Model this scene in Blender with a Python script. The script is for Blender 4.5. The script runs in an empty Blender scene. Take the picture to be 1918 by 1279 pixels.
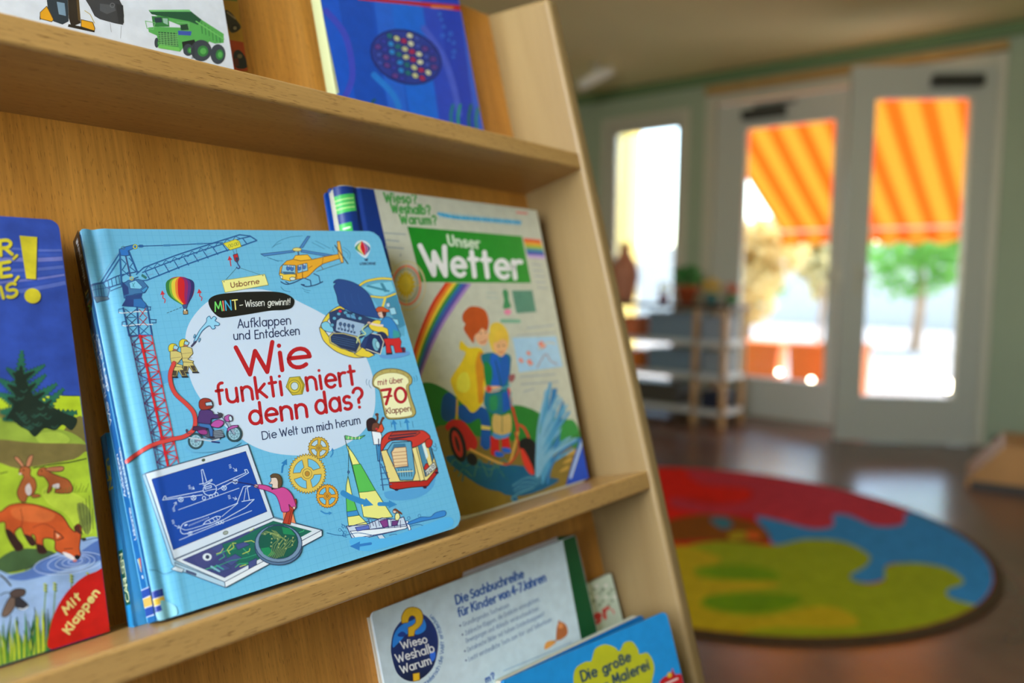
import bpy, bmesh, math, random
from mathutils import Matrix, Vector
# ------------------------------------------------------------ camera, sky, light, exposure
S = bpy.context.scene
COL = S.collection
PXW, PXH = 1918, 1279
CX, CY, FPX = 959.0, 639.5, 1431.25
# camera axes in world space (rows: right, down, forward)
CR = Vector((0.77024572, 0.63751869, 0.01707214))
CD = Vector((0.06295614, -0.04936998, -0.99679443))
CF = Vector((-0.63463222, 0.76885144, -0.07816273))
CAM = Vector((0.0, 0.0, 1.0))
cam = bpy.data.cameras.new('camera')
cam.sensor_width = 36.0
cam.lens = FPX * 36.0 / PXW
cam.clip_start = 0.02
cam.clip_end = 200.0
cam.dof.use_dof = True
cam.dof.focus_distance = 0.548
cam.dof.aperture_fstop = 2.9
cam_o = bpy.data.objects.new('camera', cam)
COL.objects.link(cam_o)
m = Matrix.Identity(4)
for i in range(3):
    m[i][0] = CR[i]; m[i][1] = -CD[i]; m[i][2] = -CF[i]; m[i][3] = CAM[i]
cam_o.matrix_world = m
S.camera = cam_o
S.view_settings.view_transform = 'Standard'
S.view_settings.look = 'None'
S.view_settings.gamma = 1.0
S.view_settings.use_curve_mapping = False
S.view_settings.exposure = 1.0
S.cycles.use_denoising = True
S.cycles.max_bounces = 10
S.cycles.sample_clamp_indirect = 6.0

world = bpy.data.worlds.new('sky')
S.world = world
world.use_nodes = True
wn = world.node_tree
for n in list(wn.nodes): wn.nodes.remove(n)
sky = wn.nodes.new('ShaderNodeTexSky')
sky.sky_type = 'NISHITA'
sky.sun_disc = False
sky.sun_elevation = math.radians(52)
sky.sun_rotation = math.radians(40)
sky.air_density = 1.2
bg = wn.nodes.new('ShaderNodeBackground')
bg.inputs['Strength'].default_value = 0.72
wo = wn.nodes.new('ShaderNodeOutputWorld')
wn.links.new(sky.outputs[0], bg.inputs[0])
wn.links.new(bg.outputs[0], wo.inputs[0])

def lamp(name, kind, loc, direction, power, color, sx=1, sy=1):
    l = bpy.data.lights.new(name, kind)
    l.energy = power
    l.color = color
    if kind == 'AREA':
        l.shape = 'RECTANGLE'; l.size = sx; l.size_y = sy
    if kind == 'SUN':
        l.angle = math.radians(0.6)
    o = bpy.data.objects.new(name, l)
    COL.objects.link(o)
    o.location = loc
    o.rotation_euler = Vector(direction).to_track_quat('-Z', 'Y').to_euler()
    return o
lamp('sunlight', 'SUN', (2, 9, 8), (-0.35, -0.50, -1.0), 4.0, (1.0, 0.93, 0.82))
# daylight entering by the window behind the camera
lamp('daylight_rear_window', 'AREA', (-0.15, -1.47, 1.65), (0.1, 1, -0.05), 54, (0.97, 0.98, 1.0), 1.5, 1.5)

# ------------------------------------------------------------ helpers
def lin(c):
    r = []
    for v in c[:3]:
        v = v / 255.0
        r.append(v / 12.92 if v <= 0.04045 else ((v + 0.055) / 1.055) ** 2.4)
    return tuple(r)
def px_ray(x, y):
    return (CR * ((x - CX) / FPX) + CD * ((y - CY) / FPX) + CF)

_mats = {}
def mat(name, c, rough=0.6, spec=0.5, metal=0.0, noise=0.0, nscale=8.0, emit=0.0, transl=0.0):
    if name in _mats: return _mats[name]
    m = bpy.data.materials.new(name)
    m.use_nodes = True
    nt = m.node_tree
    b = nt.nodes['Principled BSDF']
    L = lin(c)
    b.inputs['Base Color'].default_value = (*L, 1)
    b.inputs['Roughness'].default_value = rough
    b.inputs['Specular IOR Level'].default_value = spec
    b.inputs['Metallic'].default_value = metal
    if noise > 0:
        tc = nt.nodes.new('ShaderNodeTexCoord')
        nz = nt.nodes.new('ShaderNodeTexNoise')
        nz.inputs['Scale'].default_value = nscale
        nz.inputs['Detail'].default_value = 4
        rp = nt.nodes.new('ShaderNodeValToRGB')
        rp.color_ramp.elements[0].position = 0.3
        rp.color_ramp.elements[1].position = 0.7
        rp.color_ramp.elements[0].color = (*[v * (1 - noise) for v in L], 1)
        rp.color_ramp.elements[1].color = (*[min(1, v * (1 + noise)) for v in L], 1)
        nt.links.new(tc.outputs['Object'], nz.inputs['Vector'])
        nt.links.new(nz.outputs['Fac'], rp.inputs['Fac'])
        nt.links.new(rp.outputs['Color'], b.inputs['Base Color'])
    if emit > 0:
        b.inputs['Emission Color'].default_value = (*L, 1)
        b.inputs['Emission Strength'].default_value = emit
    if transl > 0:
        t = nt.nodes.new('ShaderNodeBsdfTranslucent')
        t.inputs['Color'].default_value = (*L, 1)
        mx = nt.nodes.new('ShaderNodeMixShader')
        mx.inputs[0].default_value = transl
        out = nt.nodes['Material Output']
        nt.links.new(b.outputs[0], mx.inputs[1]); nt.links.new(t.outputs[0], mx.inputs[2])
        nt.links.new(mx.outputs[0], out.inputs['Surface'])
    _mats[name] = m
    return m

def glass_mat():
    if 'pane_glass' in _mats: return _mats['pane_glass']
    m = bpy.data.materials.new('pane_glass'); m.use_nodes = True
    nt = m.node_tree
    for n in list(nt.nodes):
        if n.type == 'BSDF_PRINCIPLED': nt.nodes.remove(n)
    t = nt.nodes.new('ShaderNodeBsdfTransparent'); t.inputs[0].default_value = (0.94, 0.96, 0.95, 1)
    g = nt.nodes.new('ShaderNodeBsdfGlossy'); g.inputs['Roughness'].default_value = 0.02
    fr = nt.nodes.new('ShaderNodeFresnel'); fr.inputs[0].default_value = 1.45
    mx = nt.nodes.new('ShaderNodeMixShader')
    nt.links.new(fr.outputs[0], mx.inputs[0]); nt.links.new(t.outputs[0], mx.inputs[1]); nt.links.new(g.outputs[0], mx.inputs[2])
    nt.links.new(mx.outputs[0], nt.nodes['Material Output'].inputs['Surface'])
    _mats['pane_glass'] = m
    return m

def wood_mat(name, base, dark, axis, rough=0.4, fleck=1.0, scale=1.0, lowvar=0.16, fc=(96, 58, 24)):
    """beech: long soft figure plus short dark pores running along one axis (0 x, 1 y, 2 z)"""
    if name in _mats: return _mats[name]
    m = bpy.data.materials.new(name); m.use_nodes = True
    nt = m.node_tree; N = nt.nodes; K = nt.links
    b = N['Principled BSDF']
    tc = N.new('ShaderNodeTexCoord')
    def mapped(along, across):
        mp = N.new('ShaderNodeMapping')
        s = [across, across, across]; s[axis] = along
        mp.inputs['Scale'].default_value = [v * scale for v in s]
        K.new(tc.outputs['Object'], mp.inputs['Vector'])
        return mp
    # broad figure
    mp = mapped(1.6, 22.0)
    n1 = N.new('ShaderNodeTexNoise'); n1.inputs['Scale'].default_value = 1.0; n1.inputs['Detail'].default_value = 5
    n1.inputs['Distortion'].default_value = 0.6
    K.new(mp.outputs[0], n1.inputs['Vector'])
    r1 = N.new('ShaderNodeValToRGB')
    r1.color_ramp.elements[0].position = 0.32; r1.color_ramp.elements[1].position = 0.68
    r1.color_ramp.elements[0].color = (*lin(dark), 1); r1.color_ramp.elements[1].color = (*lin(base), 1)
    K.new(n1.outputs['Fac'], r1.inputs['Fac'])
    # fine fibre
    mp2 = mapped(14.0, 420.0)
    n2 = N.new('ShaderNodeTexNoise'); n2.inputs['Scale'].default_value = 1.0; n2.inputs['Detail'].default_value = 3
    K.new(mp2.outputs[0], n2.inputs['Vector'])
    mr = N.new('ShaderNodeMapRange'); mr.inputs[1].default_value = 0.3; mr.inputs[2].default_value = 0.7
    mr.inputs[3].default_value = 1 - lowvar; mr.inputs[4].default_value = 1 + lowvar
    K.new(n2.outputs['Fac'], mr.inputs[0])
    mul = N.new('ShaderNodeVectorMath'); mul.operation = 'SCALE'
    K.new(r1.outputs[0], mul.inputs[0]); K.new(mr.outputs[0], mul.inputs['Scale'])
    # pores
    mp3 = mapped(105.0, 1500.0)
    n3 = N.new('ShaderNodeTexNoise'); n3.inputs['Scale'].default_value = 1.0; n3.inputs['Detail'].default_value = 1
    K.new(mp3.outputs[0], n3.inputs['Vector'])
    th = N.new('ShaderNodeMapRange'); th.inputs[1].default_value = 0.645; th.inputs[2].default_value = 0.70
    th.inputs[3].default_value = 0.0; th.inputs[4].default_value = 0.75 * fleck
    K.new(n3.outputs['Fac'], th.inputs[0])
    mx = N.new('ShaderNodeMix'); mx.data_type = 'RGBA'
    K.new(th.outputs[0], mx.inputs[0]); K.new(mul.outputs[0], mx.inputs[6])
    mx.inputs[7].default_value = (*lin(fc), 1)
    K.new(mx.outputs[2], b.inputs['Base Color'])
    b.inputs['Roughness'].default_value = rough
    b.inputs['Specular IOR Level'].default_value = 0.5
    _mats[name] = m
    return m

def vcol_mat(name, rough=0.4, spec=0.5, wash=0.0, wscale=60.0, bump=0.0):
    """printed surface: ink colour is stored per face corner; optional watercolour mottling"""
    if name in _mats: return _mats[name]
    m = bpy.data.materials.new(name); m.use_nodes = True
    nt = m.node_tree; N = nt.nodes; K = nt.links
    b = N['Principled BSDF']
    at = N.new('ShaderNodeAttribute'); at.attribute_name = 'ink'
    b.inputs['Roughness'].default_value = rough
    b.inputs['Specular IOR Level'].default_value = spec
    tc = N.new('ShaderNodeTexCoord')
    if wash > 0:
        nz = N.new('ShaderNodeTexNoise'); nz.inputs['Scale'].default_value = wscale; nz.inputs['Detail'].default_value = 6
        K.new(tc.outputs['Object'], nz.inputs['Vector'])
        mr = N.new('ShaderNodeMapRange'); mr.inputs[1].default_value = 0.3; mr.inputs[2].default_value = 0.7
        mr.inputs[3].default_value = 1 - wash; mr.inputs[4].default_value = 1 + wash
        K.new(nz.outputs['Fac'], mr.inputs[0])
        sc = N.new('ShaderNodeVectorMath'); sc.operation = 'SCALE'
        K.new(at.outputs['Color'], sc.inputs[0]); K.new(mr.outputs[0], sc.inputs['Scale'])
        K.new(sc.outputs[0], b.inputs['Base Color'])
    else:
        K.new(at.outputs['Color'], b.inputs['Base Color'])
    if bump > 0:
        n2 = N.new('ShaderNodeTexNoise'); n2.inputs['Scale'].default_value = 900; n2.inputs['Detail'].default_value = 2
        K.new(tc.outputs['Object'], n2.inputs['Vector'])
        bp = N.new('ShaderNodeBump'); bp.inputs['Strength'].default_value = bump; bp.inputs['Distance'].default_value = 0.0002
        K.new(n2.outputs['Fac'], bp.inputs['Height']); K.new(bp.outputs[0], b.inputs['Normal'])
    _mats[name] = m
    return m

def box(bm, x0, x1, y0, y1, z0, z1, bevel=0.0, seg=2, mtx=None):
    r = bmesh.ops.create_cube(bm, size=1.0)
    vs = r['verts']
    for v in vs:
        v.co = Vector(((x0 + x1) / 2 + v.co.x * (x1 - x0), (y0 + y1) / 2 + v.co.y * (y1 - y0), (z0 + z1) / 2 + v.co.z * (z1 - z0)))
    if bevel > 0:
        es = list({e for v in vs for e in v.link_edges})
        r2 = bmesh.ops.bevel(bm, geom=es, offset=bevel, segments=seg, affect='EDGES', profile=0.5)
        vs = list({v for f in r2['faces'] for v in f.verts})
    if mtx is not None:
        bmesh.ops.transform(bm, matrix=mtx, verts=vs)
    return vs

def prism(bm, pts, n0, n1, axis='z', bevel=0.0):
    """extrude a 2D outline between n0 and n1 along an axis"""
    def P(a, b, c):
        return {'z': (a, b, c), 'x': (c, a, b), 'y': (a, c, b)}[axis]
    lo = [bm.verts.new(P(a, b, n0)) for a, b in pts]
    hi = [bm.verts.new(P(a, b, n1)) for a, b in pts]
    k = len(pts)
    bm.faces.new(lo[::-1]); bm.faces.new(hi)
    for i in range(k):
        bm.faces.new((lo[i], lo[(i + 1) % k], hi[(i + 1) % k], hi[i]))
    if bevel > 0:
        es = list({e for v in lo + hi for e in v.link_edges})
        bmesh.ops.bevel(bm, geom=es, offset=bevel, segments=3, affect='EDGES', profile=0.5)

def tube(bm, pts, r, seg=10):
    pts = [Vector(p) for p in pts]
    rings = []
    for i, p in enumerate(pts):
        d = (pts[min(i + 1, len(pts) - 1)] - pts[max(i - 1, 0)]).normalized()
        a = d.cross(Vector((0, 0, 1)))
        if a.length < 1e-3: a = d.cross(Vector((1, 0, 0)))
        a.normalize(); c = d.cross(a)
        rr = r[i] if isinstance(r, (list, tuple)) else r
        rings.append([bm.verts.new(p + a * (rr * math.cos(2 * math.pi * k / seg)) + c * (rr * math.sin(2 * math.pi * k / seg))) for k in range(seg)])
    for A, B in zip(rings, rings[1:]):
        for k in range(seg):
            bm.faces.new((A[k], A[(k + 1) % seg], B[(k + 1) % seg], B[k]))
    bm.faces.new(rings[0][::-1]); bm.faces.new(rings[-1])

def lathe(bm, prof, seg=24, at=(0, 0, 0)):
    rings = []
    for r, z in prof:
        rings.append([bm.verts.new((at[0] + r * math.cos(2 * math.pi * k / seg), at[1] + r * math.sin(2 * math.pi * k / seg), at[2] + z)) for k in range(seg)])
    for A, B in zip(rings, rings[1:]):
        for k in range(seg):
            bm.faces.new((A[k], A[(k + 1) % seg], B[(k + 1) % seg], B[k]))
    bm.faces.new(rings[0][::-1]); bm.faces.new(rings[-1])

def obj(name, bm, material, parent=None, smooth=False):
    bmesh.ops.recalc_face_normals(bm, faces=bm.faces)
    me = bpy.data.meshes.new(name)
    bm.to_mesh(me); bm.free()
    if smooth:
        for p in me.polygons: p.use_smooth = True
    for mm in (material if isinstance(material, (list, tuple)) else [material]):
        me.materials.append(mm)
    o = bpy.data.objects.new(name, me)
    COL.objects.link(o)
    if parent is not None: o.parent = parent
    return o
def tag(o, label, cat, group=None, kind=None):
    if label: o['label'] = label
    if cat: o['category'] = cat
    if group: o['group'] = group
    if kind: o['kind'] = kind
    return o
def thing(name, label, cat, loc=(0, 0, 0), rz=0.0, group=None):
    o = bpy.data.objects.new(name, None)
    COL.objects.link(o)
    o.location = loc; o.rotation_euler = (0, 0, rz)
    o.empty_display_size = 0.05
    return tag(o, label, cat, group)
def struct(name, bm, material, label=None, smooth=False):
    o = obj(name, bm, material, None, smooth)
    o['kind'] = 'structure'
    if label: o['label'] = label
    return o
def B(): return bmesh.new()
# ------------------------------------------------------------ the room
WY = 5.67          # inner face of the wall with the garden doors
CEIL = 2.64
M_wall = mat('sage_paint', (168, 182, 152), 0.7, 0.3, noise=0.03, nscale=2)
M_ceil = mat('ceiling_paint', (240, 226, 168), 0.8, 0.2, noise=0.03, nscale=1.5)
M_frame = mat('frame_paint', (206, 202, 178), 0.45, 0.5)
M_leaf = mat('door_paint', (200, 202, 188), 0.4, 0.5)
M_dark = mat('dark_metal', (60, 60, 52), 0.5, 0.5)
M_trimwood = mat('trim_wood', (190, 150, 80), 0.5, 0.4, noise=0.1, nscale=10)

def floor_mat():
    m = bpy.data.materials.new('linoleum'); m.use_nodes = True
    nt = m.node_tree; N = nt.nodes; K = nt.links
    b = N['Principled BSDF']
    tc = N.new('ShaderNodeTexCoord')
    n1 = N.new('ShaderNodeTexNoise'); n1.inputs['Scale'].default_value = 3.0; n1.inputs['Detail'].default_value = 8
    K.new(tc.outputs['Object'], n1.inputs['Vector'])
    r = N.new('ShaderNodeValToRGB')
    r.color_ramp.elements[0].position = 0.35; r.color_ramp.elements[1].position = 0.7
    r.color_ramp.elements[0].color = (*lin((98, 64, 50)), 1); r.color_ramp.elements[1].color = (*lin((122, 84, 66)), 1)
    K.new(n1.outputs['Fac'], r.inputs['Fac']); K.new(r.outputs[0], b.inputs['Base Color'])
    b.inputs['Roughness'].default_value = 0.24
    b.inputs['Specular IOR Level'].default_value = 0.8
    return m
bm = B(); box(bm, -5.2, 3.4, -1.45, WY + 0.18, -0.08, 0.0)
struct('floor', bm, floor_mat(), 'grey brown glossy linoleum floor')
bm = B(); box(bm, -5.2, 3.4, -1.45, WY + 0.18, CEIL, CEIL + 0.1)
struct('ceiling', bm, M_ceil, 'pale cream ceiling')

WT = 0.18
bm = B()
for x0, x1, z0, z1 in ((-5.2, -3.64, 0, CEIL), (-3.64, -2.92, 0, 0.10), (-3.64, -2.92, 2.34, CEIL), (-2.92, -2.74, 0, CEIL),
                       (-2.74, -0.74, 2.47, CEIL), (-0.74, 3.4, 0, CEIL)):
    box(bm, x0, x1, WY, WY + WT, z0, z1)
struct('wall_back', bm, M_wall, 'sage green wall with garden doors')
bm = B(); box(bm, -5.3, -5.2, -1.45, WY + WT, 0, CEIL)
struct('wall_left', bm, M_wall)
bm = B()
for y0, y1, z0, z1 in ((-1.45, WY + WT, 0, CEIL),):
    box(bm, 3.2, 3.4, y0, y1, z0, z1)
struct('wall_right', bm, M_wall)
bm = B()
for x0, x1, z0, z1 in ((-5.2, -0.95, 0, CEIL), (-0.95, 0.65, 0, 0.85), (-0.95, 0.65, 2.45, CEIL), (0.65, 3.2, 0, CEIL)):
    box(bm, x0, x1, -1.43, -1.25, z0, z1)
struct('wall_front', bm, M_wall)

# skirting, ceiling cove and the wooden strip over the doors
bm = B()
box(bm, -5.2, -3.7, WY - 0.015, WY, 0.0, 0.08); box(bm, -0.70, 3.2, WY - 0.015, WY, 0.0, 0.08)
struct('baseboard_back', bm, M_dark)
bm = B(); box(bm, -5.2, 3.2, WY - 0.03, WY, CEIL - 0.085, CEIL, 0.006)
struct('trim_1', bm, mat('cove_green', (112, 138, 92), 0.6, 0.3), 'green strip along the ceiling edge')
bm = B(); box(bm, -2.74, -0.74, WY - 0.05, WY, 2.475, 2.53, 0.006)
struct('trim_2', bm, M_trimwood, 'wooden strip over the garden doors')

def frame_rect(bm, x0, x1, z0, z1, w, y0, y1, bev=0.006):
    box(bm, x0, x0 + w, y0, y1, z0, z1, bev); box(bm, x1 - w, x1, y0, y1, z0, z1, bev)
    box(bm, x0 + w, x1 - w, y0, y1, z1 - w, z1, bev); box(bm, x0 + w, x1 - w, y0, y1, z0, z0 + w, bev)

# tall fixed window
bm = B(); frame_rect(bm, -3.70, -2.88, 0.04, 2.40, 0.06, WY - 0.02, WY + 0.02)
frame_rect(bm, -3.645, -2.93, 0.10, 2.345, 0.07, WY + 0.02, WY + 0.09)
w1 = struct('window_1', bm, M_frame, 'tall narrow window beside the garden doors')
bm = B(); box(bm, -3.575, -3.0, WY + 0.05, WY + 0.058, 0.17, 2.275)
obj('pane', bm, glass_mat(), w1)

# garden door frame
bm = B()
box(bm, -2.74, -2.66, WY - 0.02, WY + 0.1, 0, 2.47, 0.008); box(bm, -0.82, -0.74, WY - 0.02, WY + 0.1, 0, 2.47, 0.008)
box(bm, -2.66, -0.82, WY - 0.02, WY + 0.1, 2.40, 2.47, 0.008)
box(bm, -2.66, -0.82, WY + 0.0, WY + 0.1, 0.0, 0.004)
struct('trim_3', bm, M_frame, 'pale frame round the garden doors')

def door_leaf(name, label, width, hinge, ang, glass0, glass1, z0=0.006, z1=2.385, gz0=0.30, gz1=2.19):
    """leaf starts at its hinge and runs along local +x"""
    root = bpy.data.objects.new(name, None); COL.objects.link(root)
    root['kind'] = 'structure'; root['label'] = label
    root.location = hinge; root.rotation_euler = (0, 0, ang)
    bm = B(); t = 0.03
    box(bm, 0.0, glass0, -t, t, z0, z1, 0.006); box(bm, glass1, width, -t, t, z0, z1, 0.006)
    box(bm, glass0, glass1, -t, t, z0, gz0, 0.006); box(bm, glass0, glass1, -t, t, gz1, z1, 0.006)
    frame_rect(bm, glass0 - 0.02, glass1 + 0.02, gz0 - 0.02, gz1 + 0.02, 0.022, -t - 0.008, t + 0.008, 0.003)
    obj('door_leaf_frame', bm, M_leaf, root)
    bm = B(); box(bm, glass0, glass1, -0.004, 0.004, gz0, gz1)
    obj('pane', bm, glass_mat(), root)
    return root
d1 = door_leaf('door_1', 'closed glazed garden door beside the tall window', 1.02, (-2.655, WY + 0.035, 0), 0.0, 0.238, 0.896)
bm = B(); box(bm, 0.22, 0.55, -0.095, -0.032, 2.245, 2.315, 0.008); box(bm, 0.30, 0.62, -0.06, -0.045, 2.33, 2.35, 0.003)
obj('door_closer', bm, M_dark, d1)
bm = B(); box(bm, 0.94, 0.97, -0.042, -0.03, 0.95, 1.15, 0.004); box(bm, 0.86, 0.965, -0.085, -0.07, 1.07, 1.09, 0.004); box(bm, 0.95, 0.965, -0.08, -0.04, 1.07, 1.09)
obj('door_handle', bm, M_frame, d1)
HX, HY = -0.80, WY - 0.035
a2 = math.atan2(-0.555, -0.832)
d2 = door_leaf('door_2', 'glazed garden door swung open into the room', 0.86, (HX, HY, 0), a2, 0.135, 0.715)
bm = B(); box(bm, 0.10, 0.40, 0.032, 0.095, 2.245, 2.315, 0.008)
obj('door_closer', bm, M_dark, d2)
bm = B(); box(bm, 0.76, 0.79, 0.03, 0.042, 0.95, 1.15, 0.004); box(bm, 0.70, 0.785, 0.07, 0.085, 1.07, 1.09, 0.004); box(bm, 0.77, 0.785, 0.04, 0.08, 1.07, 1.09)
obj('door_handle', bm, M_frame, d2)

# window behind the camera
bm = B()
for k in range(4):
    x = -0.95 + k * 0.5333 - (0.06 if k == 3 else 0); box(bm, x, x + 0.06, -1.37, -1.31, 0.85, 2.45)
box(bm, -0.95, 0.65, -1.37, -1.31, 0.85, 0.91); box(bm, -0.95, 0.65, -1.37, -1.31, 2.39, 2.45)
struct('window_2', bm, M_frame)

# small white ceiling spot near the corner
t = thing('ceiling_spot', 'small white spot lamp on the ceiling near the tall window', 'lamp', (-3.30, 4.95, CEIL))
bm = B(); lathe(bm, [(0.045, -0.02), (0.05, 0.0)], 20); obj('lamp_base', bm, M_frame, t, True)
bm = B(); tube(bm, [(0, 0, -0.02), (0, 0, -0.05)], 0.012); obj('lamp_arm', bm, M_frame, t)
bm = B(); tube(bm, [(-0.13, -0.05, -0.15), (-0.12, -0.046, -0.145), (-0.02, 0, -0.085), (0.10, 0.05, -0.04), (0.11, 0.054, -0.035)], [0.03, 0.042, 0.044, 0.034, 0.02], 16)
obj('lamp_shade', bm, mat('white_enamel', (246, 242, 225), 0.3, 0.6), t, True)

# ------------------------------------------------------------ low shelf by the window and what stands on it
M_white = mat('white_laminate', (225, 226, 220), 0.35, 0.5)
M_post = mat('beech_post', (205, 160, 105), 0.5, 0.4, noise=0.08)
SX0, SX1, SY0, SY1, SH = -3.42, -2.22, 5.02, 5.38, 0.86
sh = thing('low_shelf', 'low open shelf with white boards and a dark top under the tall window', 'shelf', ((SX0 + SX1) / 2, (SY0 + SY1) / 2, 0))
cx_, cy_ = (SX0 + SX1) / 2, (SY0 + SY1) / 2
bm = B(); box(bm, SX0 - cx_ - .02, SX1 - cx_ + .02, SY0 - cy_ - .02, SY1 - cy_ + .02, SH - 0.03, SH, 0.005)
obj('shelf_top', bm, mat('dark_laminate', (88, 66, 56), 0.4, 0.5), sh)
for z in (0.08, 0.33, 0.57):
    bm = B(); box(bm, SX0 - cx_, SX1 - cx_, SY0 - cy_, SY1 - cy_, z, z + 0.035, 0.004)
    obj('shelf_board', bm, M_white, sh)
for x in (SX0, -2.47, SX1 - 0.035):
    for y in (SY0, SY1 - 0.035):
        bm = B(); box(bm, x - cx_, x - cx_ + 0.035, y - cy_, y - cy_ + 0.035, 0, SH - 0.03, 0.003)
        obj('post', bm, M_post, sh)
def crate(x0, x1, z0, h, c, label, group='storage boxes on the low shelf'):
    t = thing('storage_box', label, 'box', ((x0 + x1) / 2, 5.2, z0), 0, group)
    w = (x1 - x0) / 2
    bm = B(); box(bm, -w, w, -0.13, 0.13, 0, h * 0.86, 0.006)
    obj('box_body', bm, mat('box_%d_%d_%d' % c, c, 0.5, 0.4), t)
    bm = B(); box(bm, -w - .004, w + .004, -0.134, 0.134, h * 0.86, h, 0.004)
    obj('lid', bm, mat('box_%d_%d_%d' % c, c, 0.5, 0.4), t)
crate(-3.30, -3.14, 0.605, 0.13, (226, 110, 50), 'small orange storage box on the upper shelf board near the rack')
crate(-3.06, -2.96, 0.605, 0.15, (235, 130, 80), 'narrow light orange storage box on the upper shelf board')
crate(-2.86, -2.50, 0.605, 0.19, (128, 146, 158), 'wide grey blue storage box on the upper shelf board')
crate(-2.42, -2.27, 0.605, 0.17, (150, 160, 170), 'slim pale grey storage box at the right end of the upper shelf board')
crate(-3.30, -2.92, 0.365, 0.13, (222, 120, 40), 'wide orange storage box on the middle shelf board')
crate(-2.86, -2.50, 0.365, 0.16, (120, 140, 152), 'wide grey blue storage box on the middle shelf board')
crate(-2.42, -2.27, 0.365, 0.16, (145, 155, 160), 'slim pale grey storage box at the right end of the middle shelf board')
crate(-3.2, -2.6, 0.115, 0.15, (84, 78, 66), 'long dark storage box on the bottom shelf board')
crate(-2.42, -2.27, 0.115, 0.12, (40, 44, 60), 'small dark blue storage box at the right end of the bottom shelf board')

def leaf_cluster(bm, c, r, n, size, rnd, squash=1.0):
    for i in range(n):
        while True:
            d = Vector((rnd.uniform(-1, 1), rnd.uniform(-1, 1), rnd.uniform(-1, 1)))
            if 0.2 < d.length < 1: break
        d = d.normalized() * (r * rnd.uniform(0.55, 1.0))
        p = Vector(c) + Vector((d.x, d.y, d.z * squash))
        a = Vector((rnd.uniform(-1, 1), rnd.uniform(-1, 1), rnd.uniform(-.6, .6))).normalized() * size
        b_ = a.cross(Vector((rnd.uniform(-1, 1), rnd.uniform(-1, 1), rnd.uniform(-1, 1)))).normalized() * size * 0.45
        vs = [bm.verts.new(p - a), bm.verts.new(p + b_), bm.verts.new(p + a), bm.verts.new(p - b_)]
        bm.faces.new(vs)

rnd = random.Random(4)
t = thing('potted_plant', 'bushy green plant in a terracotta pot on the low shelf', 'plant', (-2.60, 5.16, SH))
bm = B(); lathe(bm, [(0.05, 0), (0.075, 0.10), (0.085, 0.10), (0.085, 0.13), (0.07, 0.13), (0.07, 0.115), (0.01, 0.115)], 20)
obj('pot', bm, mat('terracotta', (190, 92, 50), 0.7, 0.3), t, True)
bm = B(); leaf_cluster(bm, (0, 0, 0.20), 0.11, 160, 0.03, rnd, 0.8)
obj('foliage', bm, mat('leaf_green', (60, 140, 60), 0.5, 0.4), t)
t = thing('flower_pot', 'small yellow flowers in a blue pot at the right end of the low shelf', 'plant', (-2.40, 5.15, SH))
bm = B(); lathe(bm, [(0.04, 0), (0.055, 0.08), (0.05, 0.08), (0.045, 0.07), (0.01, 0.07)], 20)
obj('pot', bm, mat('teal_pot', (60, 120, 120), 0.4, 0.5), t, True)
bm = B(); leaf_cluster(bm, (0, 0, 0.13), 0.065, 70, 0.022, rnd, 0.9)
obj('flowers', bm, mat('yellow_petal', (235, 200, 60), 0.5, 0.4), t)
t = thing('flower_pot', 'small orange flowers in a green pot beside the yellow flowers', 'plant', (-2.27, 5.2, SH))
bm = B(); lathe(bm, [(0.035, 0), (0.045, 0.07), (0.04, 0.07), (0.035, 0.06), (0.01, 0.06)], 20)
obj('pot', bm, mat('green_pot', (70, 130, 80), 0.4, 0.5), t, True)
bm = B(); leaf_cluster(bm, (0, 0, 0.12), 0.05, 50, 0.018, rnd, 0.9)
obj('flowers', bm, mat('orange_petal', (225, 110, 60), 0.5, 0.4), t)
t = thing('flower_pot', 'small pot of pale yellow flowers left of the bushy green plant', 'plant', (-2.80, 5.18, SH))
bm = B(); lathe(bm, [(0.035, 0), (0.045, 0.07), (0.04, 0.07), (0.035, 0.06), (0.01, 0.06)], 20)
obj('pot', bm, mat('purple_pot', (150, 70, 90), 0.4, 0.5), t, True)
bm = B(); leaf_cluster(bm, (0, 0, 0.11), 0.05, 45, 0.018, rnd, 0.9)
obj('flowers', bm, mat('pale_petal', (225, 215, 120), 0.5, 0.4), t)
bm = B(); lathe(bm, [(0.07, 0), (0.085, 0.03), (0.10, 0.10), (0.115, 0.20), (0.10, 0.29), (0.06, 0.35), (0.038, 0.40), (0.05, 0.44), (0.045, 0.455), (0.02, 0.44)], 28, (0, 0, 0))
o = obj('clay_vase', bm, mat('clay', (206, 136, 104), 0.6, 0.4, noise=0.15, nscale=9), None, True)
o.location = (-3.16, 5.2, SH); tag(o, 'tall brown clay vase on the low shelf in front of the tall window', 'vase')

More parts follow.
